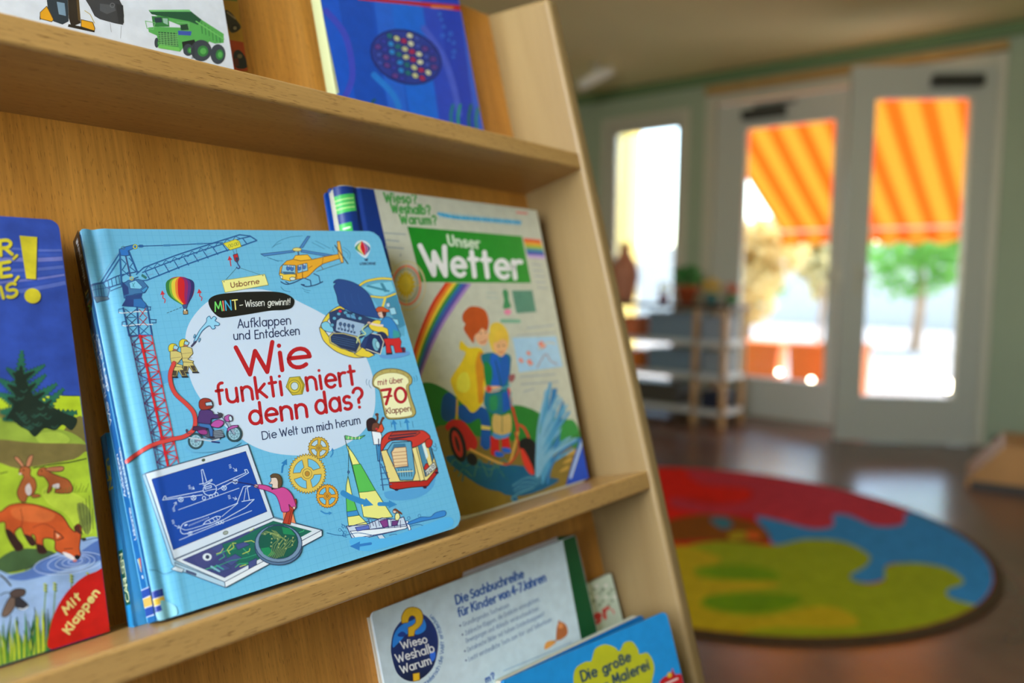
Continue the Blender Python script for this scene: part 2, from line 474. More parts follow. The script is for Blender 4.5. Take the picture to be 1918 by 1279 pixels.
# ------------------------------------------------------------ round rug with coloured puzzle shapes
RC = Vector((-1.3217, 2.9027, 0)); RR = 1.021
def fpt(x, y, z=0.012):
    r = px_ray(x, y); s = (z - CAM.z) / r.z
    return CAM + r * s
def closed_spline(P, k=6):
    out = []; n = len(P)
    for i in range(n):
        p0, p1, p2, p3 = P[(i - 1) % n], P[i], P[(i + 1) % n], P[(i + 2) % n]
        for j in range(k):
            t = j / k; t2 = t * t; t3 = t2 * t
            out.append(tuple(0.5 * (2 * p1[a] + (p2[a] - p0[a]) * t + (2 * p0[a] - 5 * p1[a] + 4 * p2[a] - p3[a]) * t2 + (3 * p1[a] - p0[a] - 3 * p2[a] + p3[a]) * t3) for a in range(2)))
    return out
rug_shapes = [  # outlines of the colour fields on the rug floor plan
    ((190, 22, 5), [(1150, 850), (1290, 862), (1350, 890), (1410, 915), (1380, 940), (1300, 930), (1270, 945), (1330, 965), (1290, 985), (1150, 1000)]),
    ((160, 40, 52), [(1290, 868), (1420, 880), (1560, 900), (1700, 950), (1690, 985), (1650, 988), (1600, 975), (1550, 990), (1480, 985), (1420, 965), (1340, 965), (1262, 950), (1262, 932), (1330, 945), (1400, 938), (1400, 915), (1310, 905)]),
    ((110, 60, 8), [(1230, 985), (1300, 965), (1370, 968), (1440, 990), (1445, 1008), (1410, 1018), (1330, 1012), (1240, 1012)]),
    ((50, 100, 120), [(1330, 972), (1360, 970), (1372, 985), (1350, 990)]),
    ((44, 112, 166), [(1415, 968), (1460, 975), (1520, 990), (1560, 985), (1560, 965), (1590, 965), (1640, 985), (1690, 982), (1700, 960), (1760, 975), (1900, 1060), (1900, 1150), (1830, 1140), (1780, 1120), (1772, 1105), (1800, 1090), (1770, 1065), (1700, 1055), (1660, 1060), (1655, 1085), (1620, 1092), (1590, 1080), (1620, 1060), (1625, 1040), (1580, 1015), (1510, 1012), (1450, 1020), (1440, 1000)]),
    ((125, 135, 20), [(1270, 1035), (1330, 1015), (1400, 1018), (1450, 1022), (1510, 1010), (1580, 1015), (1628, 1040), (1622, 1060), (1592, 1080), (1622, 1094), (1655, 1088), (1660, 1062), (1710, 1054), (1772, 1064), (1806, 1090), (1775, 1105), (1785, 1122), (1860, 1146), (1820, 1180), (1650, 1235), (1450, 1240), (1300, 1215), (1250, 1120)]),
    ((158, 138, 20), [(1260, 1025), (1340, 1040), (1345, 1055), (1300, 1065), (1320, 1085), (1440, 1090), (1450, 1100), (1330, 1115), (1320, 1140), (1420, 1155), (1540, 1135), (1600, 1155), (1590, 1175), (1420, 1178), (1360, 1210), (1290, 1200), (1250, 1110)]),
    ((95, 125, 12), [(1325, 1062), (1400, 1058), (1460, 1075), (1440, 1086), (1350, 1084), (1305, 1070)]),
    ((90, 122, 12), [(1325, 1118), (1420, 1112), (1500, 1118), (1470, 1140), (1400, 1148), (1330, 1138)]),
    ((185, 80, 20), [(1400, 995), (1425, 998), (1422, 1010), (1400, 1008)]),
    ((150, 130, 20), [(1365, 1000), (1392, 996), (1398, 1008), (1370, 1012)]),
]
bm = B()
ink = bm.loops.layers.float_color.new('ink')
lathe(bm, [(RR - 0.006, 0.0), (RR, 0.004), (RR, 0.009), (RR - 0.008, 0.012)], 96, RC)
for f in bm.faces:
    cc = lin((70, 62, 40)) if f.normal.length >= 0 else None
    for l in f.loops: l[ink] = (*lin((86, 70, 50)), 1)
bm.faces.ensure_lookup_table()
top = B(); tink = top.loops.layers.float_color.new('ink')
def rugpoly(pts3, c, z):
    vs = [top.verts.new((p[0], p[1], z)) for p in pts3]
    f = top.faces.new(vs)
    for l in f.loops: l[tink] = (*[min(0.9, v * 1.95) for v in lin(c)], 1)
rugpoly([(RC.x + (RR - .03) * math.cos(a * math.pi / 48), RC.y + (RR - .03) * math.sin(a * math.pi / 48)) for a in range(96)], (165, 22, 10), 0.0123)
for i, (c, pts) in enumerate(rug_shapes):
    P3 = []
    for p in closed_spline(pts, 5):
        q = fpt(*p)
        d = Vector((q.x - RC.x, q.y - RC.y))
        if d.length > RR - 0.032: d = d.normalized() * (RR - 0.032)
        P3.append((RC.x + d.x, RC.y + d.y))
    Q = [P3[0]]
    for p in P3[1:]:
        if math.hypot(p[0] - Q[-1][0], p[1] - Q[-1][1]) > 0.002: Q.append(p)
    rugpoly(Q, c, 0.0124 + i * 0.0001)
top.normal_update(); bmesh.ops.triangulate(top, faces=top.faces[:], ngon_method="EAR_CLIP")
tm = bpy.data.meshes.new('tmp'); top.to_mesh(tm); top.free(); bm.from_mesh(tm); bpy.data.meshes.remove(tm)
o = obj('rug', bm, vcol_mat('rug_pile', 0.95, 0.1, wash=0.12, wscale=25))
tag(o, 'round multicoloured rug lying on the floor before the garden doors', 'rug')

# ------------------------------------------------------------ low wooden play box at the right edge
t = thing('play_box', 'low wooden play wedge on the floor right of the rug', 'play furniture', (-0.30, 4.70, 0), math.radians(8))
M_ply = mat('ply', (196, 142, 80), 0.5, 0.4, noise=0.08)
bm = B(); prism(bm, [(-0.38, 0.0), (0.5, 0.0), (0.5, 0.23), (-0.22, 0.23), (-0.38, 0.03)], -0.22, 0.22, 'y', 0.004)
obj('box_body', bm, M_ply, t)
bm = B(); box(bm, -0.36, 0.5, -0.228, -0.22, 0.0, 0.035); obj('plinth', bm, M_dark, t)
bm = B(); box(bm, -0.15, 0.22, -0.16, 0.16, 0, 0.07, 0.03, 4)
o = obj('cushion', bm, mat('red_cloth', (190, 35, 30), 0.8, 0.2), None, True); o.location = (-0.24, 4.71, 0.23)
tag(o, 'red cushion on the wooden play wedge', 'cushion')

# ------------------------------------------------------------ outdoors
bm = B(); box(bm, -14, 10, WY + WT, 30, -0.1, -0.02)
struct('ground', bm, mat('paving', (160, 152, 146), 0.9, 0.1, noise=0.08, nscale=1.5), 'sunlit pale paving outside the doors')
# awning: stripes are part of the cloth
def awning_mat():
    m = bpy.data.materials.new('awning_cloth'); m.use_nodes = True
    nt = m.node_tree; N = nt.nodes; K = nt.links
    tc = N.new('ShaderNodeTexCoord'); sp = N.new('ShaderNodeSeparateXYZ')
    K.new(tc.outputs['Object'], sp.inputs[0])
    mm = N.new('ShaderNodeMath'); mm.operation = 'MULTIPLY'; mm.inputs[1].default_value = 1 / 0.235
    K.new(sp.outputs[0], mm.inputs[0])
    fr = N.new('ShaderNodeMath'); fr.operation = 'FRACT'; K.new(mm.outputs[0], fr.inputs[0])
    r = N.new('ShaderNodeValToRGB'); r.color_ramp.interpolation = 'CONSTANT'
    e = r.color_ramp.elements
    e[0].position = 0; e[0].color = (*[v * 0.42 for v in lin((255, 106, 22))], 1)
    e[1].position = 0.45; e[1].color = (*[v * 0.42 for v in lin((255, 158, 48))], 1)
    K.new(fr.outputs[0], r.inputs[0])
    d = N.new('ShaderNodeBsdfDiffuse'); t = N.new('ShaderNodeBsdfTranslucent')
    K.new(r.outputs[0], d.inputs[0]); K.new(r.outputs[0], t.inputs[0])
    mx = N.new('ShaderNodeMixShader'); mx.inputs[0].default_value = 0.55
    K.new(d.outputs[0], mx.inputs[1]); K.new(t.outputs[0], mx.inputs[2])
    K.new(mx.outputs[0], N['Material Output'].inputs['Surface'])
    return m
aw = thing('awning', 'orange and yellow striped awning over the terrace outside the garden doors', 'awning', (-0.9, WY + WT, 2.62))
M_aw = awning_mat()
bm = B(); DA, DR = 2.05, 1.05
g = [[bm.verts.new((-2.05 + 4.6 * i / 40, DA * j / 8, -DR * j / 8 - 0.03 * math.sin(math.pi * j / 8))) for j in range(9)] for i in range(41)]
for i in range(40):
    for j in range(8): bm.faces.new((g[i][j], g[i + 1][j], g[i + 1][j + 1], g[i][j + 1]))
obj('awning_cloth', bm, M_aw, aw)
bm = B(); n = 120
ta = [bm.verts.new((-2.05 + 4.6 * i / n, DA + 0.012, -DR)) for i in range(n + 1)]
tb = [bm.verts.new((-2.05 + 4.6 * i / n, DA + 0.016, -DR - 0.12 - 0.045 * abs(math.sin(math.pi * i / 6)))) for i in range(n + 1)]
for i in range(n): bm.faces.new((ta[i], ta[i + 1], tb[i + 1], tb[i]))
obj('valance', bm, M_aw, aw)
bm = B(); tube(bm, [(-2.05, DA, -DR + 0.0), (2.55, DA, -DR + 0.0)], 0.02); obj('front_bar', bm, M_white, aw)
bm = B(); box(bm, -2.1, 2.6, -0.0, 0.1, -0.06, 0.06, 0.01); obj('awning_case', bm, M_white, aw)

def tree(label, x, y, h, r, c, c2, seed, leaves=900, trunk=True):
    rn = random.Random(seed)
    t = thing('garden_tree', label, 'tree', (x, y, -0.02), 0, 'trees and shrubs in the garden')
    if True:
        tw = 1.0 if trunk else 0.45
        bm = B(); tube(bm, [(0, 0, 0), (0.05, 0, h * 0.3), (0.0, 0.04, h * 0.62)], [0.11 * tw, 0.085 * tw, 0.05 * tw]); obj('trunk', bm, mat('bark', (168, 142, 120), 0.9, 0.1, noise=0.2), t)
    bm = B()
    for k in range(9):
        a = rn.uniform(0, 6.28); rr = r * rn.uniform(0, 0.6)
        leaf_cluster(bm, (rr * math.cos(a), rr * math.sin(a), h * (0.62 if trunk else 0.5) + rn.uniform(-0.25, 0.4) * h * 0.6), r * 0.5, leaves // 9, 0.10, rn, 0.8)
    obj('foliage', bm, mat('foliage_%s' % c2, c, 0.6, 0.3, noise=0.3, nscale=1.2, transl=0.45), t)
tree('leafy green tree beyond the open door', -2.85, 13.8, 2.6, 1.4, (118, 176, 76), 'fresh', 1, 1700)
tree('second green tree far right of the garden', -0.3, 16.5, 3.4, 1.8, (78, 130, 54), 'fresh', 2, 1200)
tree('golden shrub seen through the closed door', -3.85, 9.3, 2.2, 0.75, (222, 196, 132), 'golden', 3, 1300, False)
tree('tall pale shrub just right of the golden shrub', -3.5, 10.95, 2.5, 0.5, (220, 210, 160), 'pale', 5, 1000, False)
tree('dark green bush behind the golden shrub', -5.6, 13.6, 2.0, 0.9, (110, 160, 80), 'bush', 6, 900, False)
bm = B(); box(bm, -12, -5.2, 8.6, 8.9, -0.02, 3.6)
struct('wall_garden', bm, mat('yellow_render', (240, 205, 120), 0.8, 0.1), 'yellow rendered house wall outside the tall window')
bm = B(); box(bm, -14, 10, 22, 22.3, -0.02, 2.2)
struct('wall_street', bm, mat('white_render', (190, 184, 176), 0.8, 0.1), 'white garden wall far outside')

def planter(x, y, w, h, label, rz=0):
    t = thing('planter', label, 'planter', (x, y, -0.02), rz, 'orange planters on the terrace')
    bm = B()
    prism(bm, [(-w * .42, 0), (w * .42, 0), (w * .5, h), (-w * .5, h)], -w * .4, w * .4, 'y', 0.01)
    obj('planter_body', bm, mat('orange_plastic', (232, 120, 40), 0.5, 0.4), t)
    bm = B(); box(bm, -w * .53, w * .53, -w * .43, w * .43, h - .03, h + .02, .008); obj('rim', bm, mat('orange_plastic', (232, 120, 40), 0.5, 0.4), t)
planter(-3.50, 7.8, 0.46, 0.42, 'orange planter seen low in the closed door, leftmost one')
planter(-2.98, 7.6, 0.44, 0.44, 'orange planter seen low in the closed door, middle one', 0.1)
planter(-2.42, 7.45, 0.40, 0.46, 'orange planter seen low in the closed door, rightmost one', 0.2)
planter(-1.98, 7.0, 0.34, 0.52, 'orange planter just beside the open door')
def glint_ball(x, y, z, r, label):  # glowing globe on a stake, added to stand in for a sun glint outdoors
    t = thing('glint_ball', label, 'sun glint', (x, y, -0.02), 0, 'glowing balls added as sun glints on the terrace')
    bm = B(); tube(bm, [(0, 0, 0), (0, 0, z - r)], 0.012); obj('stake', bm, M_dark, t)
    bm = B(); bmesh.ops.create_uvsphere(bm, u_segments=24, v_segments=14, radius=r, matrix=Matrix.Translation((0, 0, z)))
    obj('glint_globe', bm, mat('glint_glow', (255, 236, 205), 0.3, 0.5, emit=14.0), t, True)
glint_ball(-2.454, 6.70, 0.26, 0.020, 'small glowing ball added as a sun glint behind the closed door, left one')
glint_ball(-2.175, 6.70, 0.215, 0.020, 'small glowing ball added as a sun glint behind the closed door, right one')
glint_ball(-1.07, 6.30, 0.317, 0.045, 'large glowing ball added as a sun glint behind the open door')
# ------------------------------------------------------------ the book rack (leaning display shelf)
RK = Matrix(((0.01695984, -0.28367474, 0.95877057, -0.48792238),
             (0.99984828, 0.00862076, -0.01513581, 0.72786179),
             (-0.00397169, 0.95888181, 0.28377791, 0.77321627),
             (0, 0, 0, 1)))
RI = RK.inverted()
D_, T_, VA, VC = 0.0858, 0.020, 0.366, -0.356
rack = thing('book_rack', 'tall beech book rack with sloping ledges and children\'s books', 'bookcase')
rack.matrix_world = RK
W_panel = wood_mat('beech_panel', (212, 150, 66), (184, 124, 48), 1, 0.42, 0.75)
W_ledge = wood_mat('beech_ledge', (186, 148, 90), (170, 131, 74), 0, 0.30, 1.0, lowvar=0.07)
W_side = wood_mat('beech_side', (148, 124, 82), (138, 113, 72), 1, 0.45, 0.15, lowvar=0.05)
UL, UR = -1.12, 0.0
def vfloor(w): return -(RK[2][3] + RK[2][2] * w) / RK[2][1]
# back panel
bm = B(); box(bm, UL, UR, vfloor(-.012) + 0.06, 0.5805, -0.012, 0.0)
obj('back_panel', bm, W_panel, rack)
def side(u0, u1):
    bm = B()
    w0, w1 = -0.012, D_ + 0.004
    pts = [(vfloor(w0), w0), (vfloor(w1), w1), (0.5818 - 0.2959 * w1, w1), (0.5818 - 0.2959 * w0, w0)]
    prism(bm, pts, u0, u1, 'x', 0.0045)
    return obj('side_panel', bm, W_side, rack)
side(0.0, 0.019); side(UL - 0.019, UL)
for v in (VA, 0.0, VC, -0.722):
    bm = B(); box(bm, UL, UR, v - T_, v, 0.0, D_)
    es = [e for e in bm.edges if all(abs(x.co.z - D_) < 1e-6 for x in e.verts) and abs(e.verts[0].co.y - e.verts[1].co.y) < 1e-6]
    bmesh.ops.bevel(bm, geom=es, offset=0.0028, segments=4, affect='EDGES', profile=0.5)
    obj('ledge', bm, W_ledge, rack)
# rear props that keep the rack standing
for u in (-0.02, UL):
    bm = B()
    vt_, wb = 0.45, -0.50
    pts = [(0.50, -0.013), (0.42, -0.013), (vfloor(-0.42), -0.42), (vfloor(-0.47), -0.47)]
    prism(bm, pts, u, u + 0.02, 'x')
    obj('rear_leg', bm, W_side, rack)
# ------------------------------------------------------------ stroke lettering
def _arc(cx, cy, rx, ry, a0, a1, n=None):
    n = n or max(4, int(abs(a1 - a0) / 22))
    return [(cx + rx * math.cos(math.radians(a0 + (a1 - a0) * i / n)), cy + ry * math.sin(math.radians(a0 + (a1 - a0) * i / n))) for i in range(n + 1)]
XH = 0.66
def _o(x=0.0, w=0.56): return _arc(x + w / 2, XH / 2, w / 2, XH / 2, 0, 360, 20)
GL = {}
def _g(ch, adv, *st): GL[ch] = (adv, st)
_g('A', .74, [(0, 0), (.35, 1), (.70, 0)], [(.13, .34), (.57, .34)])
_g('B', .62, [(0, 0), (0, 1)], [(0, 1)] + _arc(.28, .76, .25, .24, 90, -90) + [(0, .52)], [(0, .52)] + _arc(.30, .26, .28, .26, 90, -90) + [(0, 0)])
_g('C', .76, _arc(.42, .5, .42, .5, 48, 312, 16))
_g('D', .74, [(0, 0), (0, 1)] + _arc(.24, .5, .46, .5, 90, -90, 12) + [(0, 0)])
_g('E', .56, [(.48, 1), (0, 1), (0, 0), (.50, 0)], [(0, .52), (.42, .52)])
_g('F', .54, [(.48, 1), (0, 1), (0, 0)], [(0, .52), (.42, .52)])
_g('G', .80, _arc(.42, .5, .42, .5, 48, 345, 16) + [(.82, .45), (.50, .45)])
_g('H', .70, [(0, 0), (0, 1)], [(.6, 0), (.6, 1)], [(0, .5), (.6, .5)])
_g('I', .16, [(0, 0), (0, 1)])
_g('J', .42, [(.32, 1), (.32, .2)] + _arc(.14, .2, .18, .2, 0, -150))
_g('K', .64, [(0, 0), (0, 1)], [(.56, 1), (.03, .45)], [(.16, .58), (.60, 0)])
_g('L', .50, [(0, 1), (0, 0), (.44, 0)])
_g('M', .90, [(0, 0), (.10, 1), (.41, .25), (.72, 1), (.82, 0)])
_g('N', .72, [(0, 0), (0, 1), (.62, 0), (.62, 1)])
_g('O', .92, _arc(.43, .5, .43, .5, 90, 450, 24))
_g('P', .60, [(0, 0), (0, 1)], [(0, 1)] + _arc(.26, .73, .27, .27, 90, -90) + [(0, .46)])
_g('R', .62, [(0, 0), (0, 1)], [(0, 1)] + _arc(.26, .74, .27, .26, 90, -90) + [(0, .48)], [(.22, .48), (.56, 0)])
_g('S', .58, _arc(.27, .76, .24, .24, 35, 260, 10) + _arc(.27, .27, .27, .26, 85, -145, 11)[0:])
_g('T', .62, [(0, 1), (.6, 1)], [(.3, 1), (.3, 0)])
_g('V', .72, [(0, 1), (.33, 0), (.66, 1)])
_g('X', .66, [(0, 1), (.58, 0)], [(.58, 1), (0, 0)])
_g('Y', .66, [(0, 1), (.29, .5), (.29, 0)], [(.58, 1), (.29, .5)])
_g('q', .68, _o(), [(.56, XH), (.56, -.34)])
_g('U', .72, [(0, 1), (0, .3)] + _arc(.3, .3, .3, .3, 180, 360) + [(.6, 1)])
_g('W', 1.14, [(0, 1), (.28, 0), (.53, .78), (.78, 0), (1.06, 1)])
_g('Z', .62, [(0, 1), (.55, 1), (0, 0), (.58, 0)])
_g('a', .68, _o(), [(.56, XH), (.56, 0)])
_g('b', .66, _o(), [(0, 1.05), (0, 0)])
_g('c', .54, _arc(.29, XH / 2, .29, XH / 2, 50, 310, 12))
_g('d', .68, _o(), [(.56, 1.05), (.56, 0)])
_g('e', .64, [(.0, .35), (.57, .35)] + _arc(.285, XH / 2, .285, XH / 2, 4, 312, 16))
_g('f', .40, [(.12, 0), (.12, .80)] + _arc(.31, .82, .19, .2, 180, 75), [(0, XH), (.32, XH)])
_g('g', .68, _o(), [(.56, XH), (.56, -.08)] + _arc(.28, -.08, .28, .24, 0, -150))
_g('h', .62, [(0, 0), (0, 1.05)], [(0, .38)] + _arc(.25, .40, .25, .26, 175, 0) + [(.50, 0)])
_g('i', .18, [(.02, 0), (.02, XH)], [(.02, .93), (.021, .931)])
_g('j', .22, [(.06, XH), (.06, -.12)] + _arc(-.08, -.12, .14, .14, 0, -90), [(.06, .93), (.061, .931)])
_g('k', .56, [(0, 0), (0, 1.05)], [(.44, XH), (.02, .28)], [(.13, .37), (.48, 0)])
_g('l', .18, [(.02, 0), (.02, 1.05)])
_g('m', .96, [(0, 0), (0, XH)], [(0, .38)] + _arc(.21, .42, .21, .24, 175, 0) + [(.42, 0)], [(.42, .38)] + _arc(.63, .42, .21, .24, 175, 0) + [(.84, 0)])
_g('n', .62, [(0, 0), (0, XH)], [(0, .38)] + _arc(.25, .40, .25, .26, 175, 0) + [(.50, 0)])
_g('o', .68, _o())
_g('p', .66, _o(), [(0, XH), (0, -.34)])
_g('r', .40, [(0, 0), (0, XH)], [(0, .36)] + _arc(.26, .38, .26, .28, 175, 70))
_g('s', .46, _arc(.20, .49, .19, .17, 40, 260, 8) + _arc(.20, .165, .21, .165, 85, -145, 8))
_g('t', .42, [(.14, .95), (.14, .0)], [(0, XH), (.34, XH)])
_g('u', .64, [(0, XH), (0, .26)] + _arc(.25, .26, .25, .26, 180, 360) + [(.50, XH)], [(.50, XH), (.50, 0)])
_g('v', .54, [(0, XH), (.24, 0), (.48, XH)])
_g('w', .82, [(0, XH), (.2, 0), (.38, .56), (.56, 0), (.76, XH)])
_g('x', .52, [(0, XH), (.44, 0)], [(.44, XH), (0, 0)])
_g('y', .54, [(0, XH), (.25, 0)], [(.50, XH), (.16, -.32)])
_g('z', .50, [(0, XH), (.42, XH), (0, 0), (.44, 0)])
_g('\u00df', .60, [(0, 0), (0, .75)] + _arc(.22, .78, .22, .24, 180, 0) + _arc(.26, .60, .16, .08, 40, -90)[1:] + _arc(.28, .27, .24, .26, 88, -100))
_g('?', .60, _arc(.26, .74, .26, .26, 165, -60, 10) + [(.27, .42), (.27, .26)], [(.27, .02), (.271, .021)])
_g('!', .24, [(.05, 1), (.05, .3)], [(.05, .02), (.051, .021)])
_g(',', .22, [(.08, .06), (.0, -.16)])
_g('.', .22, [(.04, .02), (.041, .021)])
_g('-', .38, [(0, .38), (.26, .38)])
_g('\u2022', .34, [(.1, .40), (.101, .401)])
_g('0', .74, _arc(.33, .5, .33, .5, 90, 450, 20))
_g('4', .66, [(.46, 0), (.46, 1), (0, .28), (.6, .28)])
_g('7', .62, [(0, 1), (.55, 1), (.16, 0)])
_g(' ', .34)
_g('\u00fc', .64, *GL['u'][1], [(.13, .93), (.131, .931)], [(.38, .93), (.381, .931)])

def strip_polys(pts, w, cap=True):
    """thick polyline -> list of quads / fans (2D), split at sharp corners"""
    P = [pts[0]]
    for p in pts[1:]:
        if math.hypot(p[0] - P[-1][0], p[1] - P[-1][1]) > 1e-4: P.append(p)
    out = []
    h = w / 2
    if len(P) == 1:
        return [[(P[0][0] + h * 1.12 * math.cos(k * math.pi / 6), P[0][1] + h * 1.12 * math.sin(k * math.pi / 6)) for k in range(12)]]
    closed = math.hypot(P[0][0] - P[-1][0], P[0][1] - P[-1][1]) < 1e-3
    if closed: P = P[:-1]
    n = len(P)
    segs = []
    runs = []; cur = [0]
    idx = list(range(n)) + ([0] if closed else [])
    for k in range(1, len(idx)):
        cur.append(idx[k])
        if k < len(idx) - 1:
            a, b, c = P[idx[k - 1]], P[idx[k]], P[idx[k + 1]]
            d1 = math.atan2(b[1] - a[1], b[0] - a[0]); d2 = math.atan2(c[1] - b[1], c[0] - b[0])
            d = abs((d2 - d1 + math.pi) % (2 * math.pi) - math.pi)
            if d > 1.0:
                runs.append(cur); cur = [idx[k]]
    runs.append(cur)
    for run in runs:
        q = [P[i] for i in run]
        full = closed and len(runs) == 1
        L = []; R = []
        m_ = len(q)
        for i in range(m_):
            if full: a, c = q[(i - 1) % (m_ - 1)], q[(i + 1) % (m_ - 1)] if i < m_ - 1 else q[1]
            else: a, c = q[max(i - 1, 0)], q[min(i + 1, m_ - 1)]
            dx, dy = c[0] - a[0], c[1] - a[1]; l = math.hypot(dx, dy) or 1
            nx, ny = -dy / l, dx / l
            L.append((q[i][0] + nx * h, q[i][1] + ny * h)); R.append((q[i][0] - nx * h, q[i][1] - ny * h))
        for i in range(m_ - 1): out.append([L[i], L[i + 1], R[i + 1], R[i]])
        if cap and not full:
            for e, o_ in ((0, 1), (m_ - 1, m_ - 2)):
                p, r_ = q[e], q[o_]
                ang = math.atan2(p[1] - r_[1], p[0] - r_[0])
                out.append([(p[0] + h * math.cos(ang + math.radians(t)), p[1] + h * math.sin(ang + math.radians(t))) for t in range(-90, 91, 30)])
    return out

def open_spline(P, k=6):
    out = []; n = len(P)
    for i in range(n - 1):
        p0, p1, p2, p3 = P[max(i - 1, 0)], P[i], P[i + 1], P[min(i + 2, n - 1)]
        for j in range(k):
            t = j / k; t2 = t * t; t3 = t2 * t
            out.append(tuple(0.5 * (2 * p1[a] + (p2[a] - p0[a]) * t + (2 * p0[a] - 5 * p1[a] + 4 * p2[a] - p3[a]) * t2 + (3 * p1[a] - p0[a] - 3 * p2[a] + p3[a]) * t3) for a in range(2)))
    out.append(tuple(P[-1]))
    return out

# ------------------------------------------------------------ printed covers
def pose_matrix(a, r):
    v = Vector(r); ang = v.length
    return RK @ (Matrix.Translation(Vector(a)) @ (Matrix.Rotation(ang, 4, v.normalized()) if ang > 1e-9 else Matrix.Identity(4)))

class Print:
    """flat artwork on one face of a book, drawn in outline coordinates and laid onto the face plane (local z = zoff)"""
    def __init__(s, mw, W, H, gain=(1, 1, 1), plane=None):
        s.inv = (mw @ plane).inverted() if plane is not None else mw.inverted()
        s.o = s.inv @ CAM; s.rot = s.inv.to_3x3()
        s.W, s.H, s.gain = W, H, gain
        s.items = []; s.boxes = []
    def z(s, ox=0.0, oy=0.0, sc=1.0): s.F = (ox, oy, sc)
    F = (0.0, 0.0, 1.0)
    def st(s, x, y):
        x = s.F[0] + x / s.F[2]; y = s.F[1] + y / s.F[2]
        r = s.rot @ px_ray(x, y)
        k = -s.o.z / r.z
        return (s.o.x + r.x * k, s.o.y + r.y * k)
    def c(s, c):
        L = lin(c)
        return tuple(min(0.95, L[i] * s.gain[i]) for i in range(3))
    def _add(s, polys, c, c2=None, axis=None, raw=False):
        Q = [[p if raw else s.st(*p) for p in poly] for poly in polys]
        xs = [p[0] for q in Q for p in q]; ys = [p[1] for q in Q for p in q]
        bb = (min(xs), min(ys), max(xs), max(ys)); e = 0.0003
        if bb[2] < 0 or bb[3] < 0 or bb[0] > s.W or bb[1] > s.H: return
        lv = 0
        for b, l in s.boxes:
            if l >= lv and bb[0] < b[2] + e and bb[2] > b[0] - e and bb[1] < b[3] + e and bb[3] > b[1] - e: lv = l + 1
        s.boxes.append((bb, lv))
        C = s.c(c)
        if c2 is None: s.items.append((Q, lv, C, None, None))
        else: s.items.append((Q, lv, C, s.c(c2), (s.st(*axis[0]), s.st(*axis[1]))))
    def poly(s, pts, c, ol=None, ow=1.0, c2=None, axis=None, raw=False):
        s._add([pts], c, c2, axis, raw)
        if ol: s.line(list(pts) + [pts[0]], ow * 1.3, ol)
    def sm(s, pts, c, ol=None, ow=1.0, k=5, c2=None, axis=None):
        s.poly(closed_spline(pts, k), c, ol, ow, c2, axis)
    def line(s, pts, w, c, cap=True): s._add(strip_polys(pts, w, cap), c)
    def cur(s, pts, w, c, k=5): s.line(open_spline(pts, k), w, c)
    def el(s, x, y, rx, ry, c, rot=0, ol=None, ow=1.0, n=24, a0=0, a1=360, c2=None, axis=None):
        cr, sr = math.cos(math.radians(rot)), math.sin(math.radians(rot))
        P = []
        for i in range(n):
            a = math.radians(a0 + (a1 - a0) * i / (n if a1 - a0 == 360 else n - 1)); u, v = rx * math.cos(a), ry * math.sin(a)
            P.append((x + u * cr - v * sr, y + u * sr + v * cr))
        s.poly(P, c, ol, ow, c2, axis)
    def ring(s, x, y, rx, ry, w, c, rot=0, n=28):
        cr, sr = math.cos(math.radians(rot)), math.sin(math.radians(rot))
        P = [(x + rx * math.cos(2 * math.pi * i / n) * cr - ry * math.sin(2 * math.pi * i / n) * sr, y + rx * math.cos(2 * math.pi * i / n) * sr + ry * math.sin(2 * math.pi * i / n) * cr) for i in range(n + 1)]
        s.line(P, w, c)
    def text(s, txt, p0, p1, cap, wt, c, up=None, slant=0.0, track=1.0, xform=None):
        """baseline p0->p1, cap height in px (vector up overrides direction)"""
        gap = 0.80 * wt / cap
        adv_ = lambda ch: GL[ch][0] * track + gap
        tot = sum(adv_(ch) for ch in txt) - adv_(txt[-1]) + GL[txt[-1]][0] * 0.85
        dx, dy = p1[0] - p0[0], p1[1] - p0[1]; L = math.hypot(dx, dy)
        ex = (dx / tot, dy / tot)
        if up is None: up = (dy / L * cap, -dx / L * cap)
        hx = L / tot
        x = 0.0
        polys = []; cols = c if isinstance(c, list) else None
        wloc = wt
        for k, ch in enumerate(txt):
            adv, st = GL[ch]
            gp = []
            for stroke in st:
                pts = []
                for (u, v) in stroke:
                    X = x + u + slant * v
                    pts.append((p0[0] + ex[0] * X + up[0] * v, p0[1] + ex[1] * X + up[1] * v))
                gp += strip_polys(pts, wloc)
            if gp:
                s._add(gp, cols[k % len(cols)] if cols else c)
            x += adv_(ch)
    def bmesh(s, stations=None, prof=None):
        bm = bmesh.new(); ink = bm.loops.layers.float_color.new('ink')
        micro = 0
        for Q, lv, C, C2, ax in s.items:
            for q in Q:
                micro = (micro + 1) % 4
                z = 0.00004 + lv * 0.000006 + micro * 0.000001
                pts = [q[0]]
                for p in q[1:]:
                    if abs(p[0] - pts[-1][0]) + abs(p[1] - pts[-1][1]) > 2e-6: pts.append(p)
                if len(pts) > 2 and abs(pts[0][0] - pts[-1][0]) + abs(pts[0][1] - pts[-1][1]) < 2e-6: pts.pop()
                if len(pts) < 3: continue
                ar = sum(pts[i][0] * pts[(i + 1) % len(pts)][1] - pts[(i + 1) % len(pts)][0] * pts[i][1] for i in range(len(pts)))
                if ar < 0: pts.reverse()
                f = bm.faces.new([bm.verts.new((p[0], p[1], z)) for p in pts])
                for l in f.loops:
                    if C2 is None: l[ink] = (*C, 1)
                    else:
                        a, b = ax; d = (b[0] - a[0], b[1] - a[1]); k = ((l.vert.co.x - a[0]) * d[0] + (l.vert.co.y - a[1]) * d[1]) / (d[0] ** 2 + d[1] ** 2)
                        k = max(0, min(1, k)); l[ink] = (*[C[i] * (1 - k) + C2[i] * k for i in range(3)], 1)
        bm.normal_update()
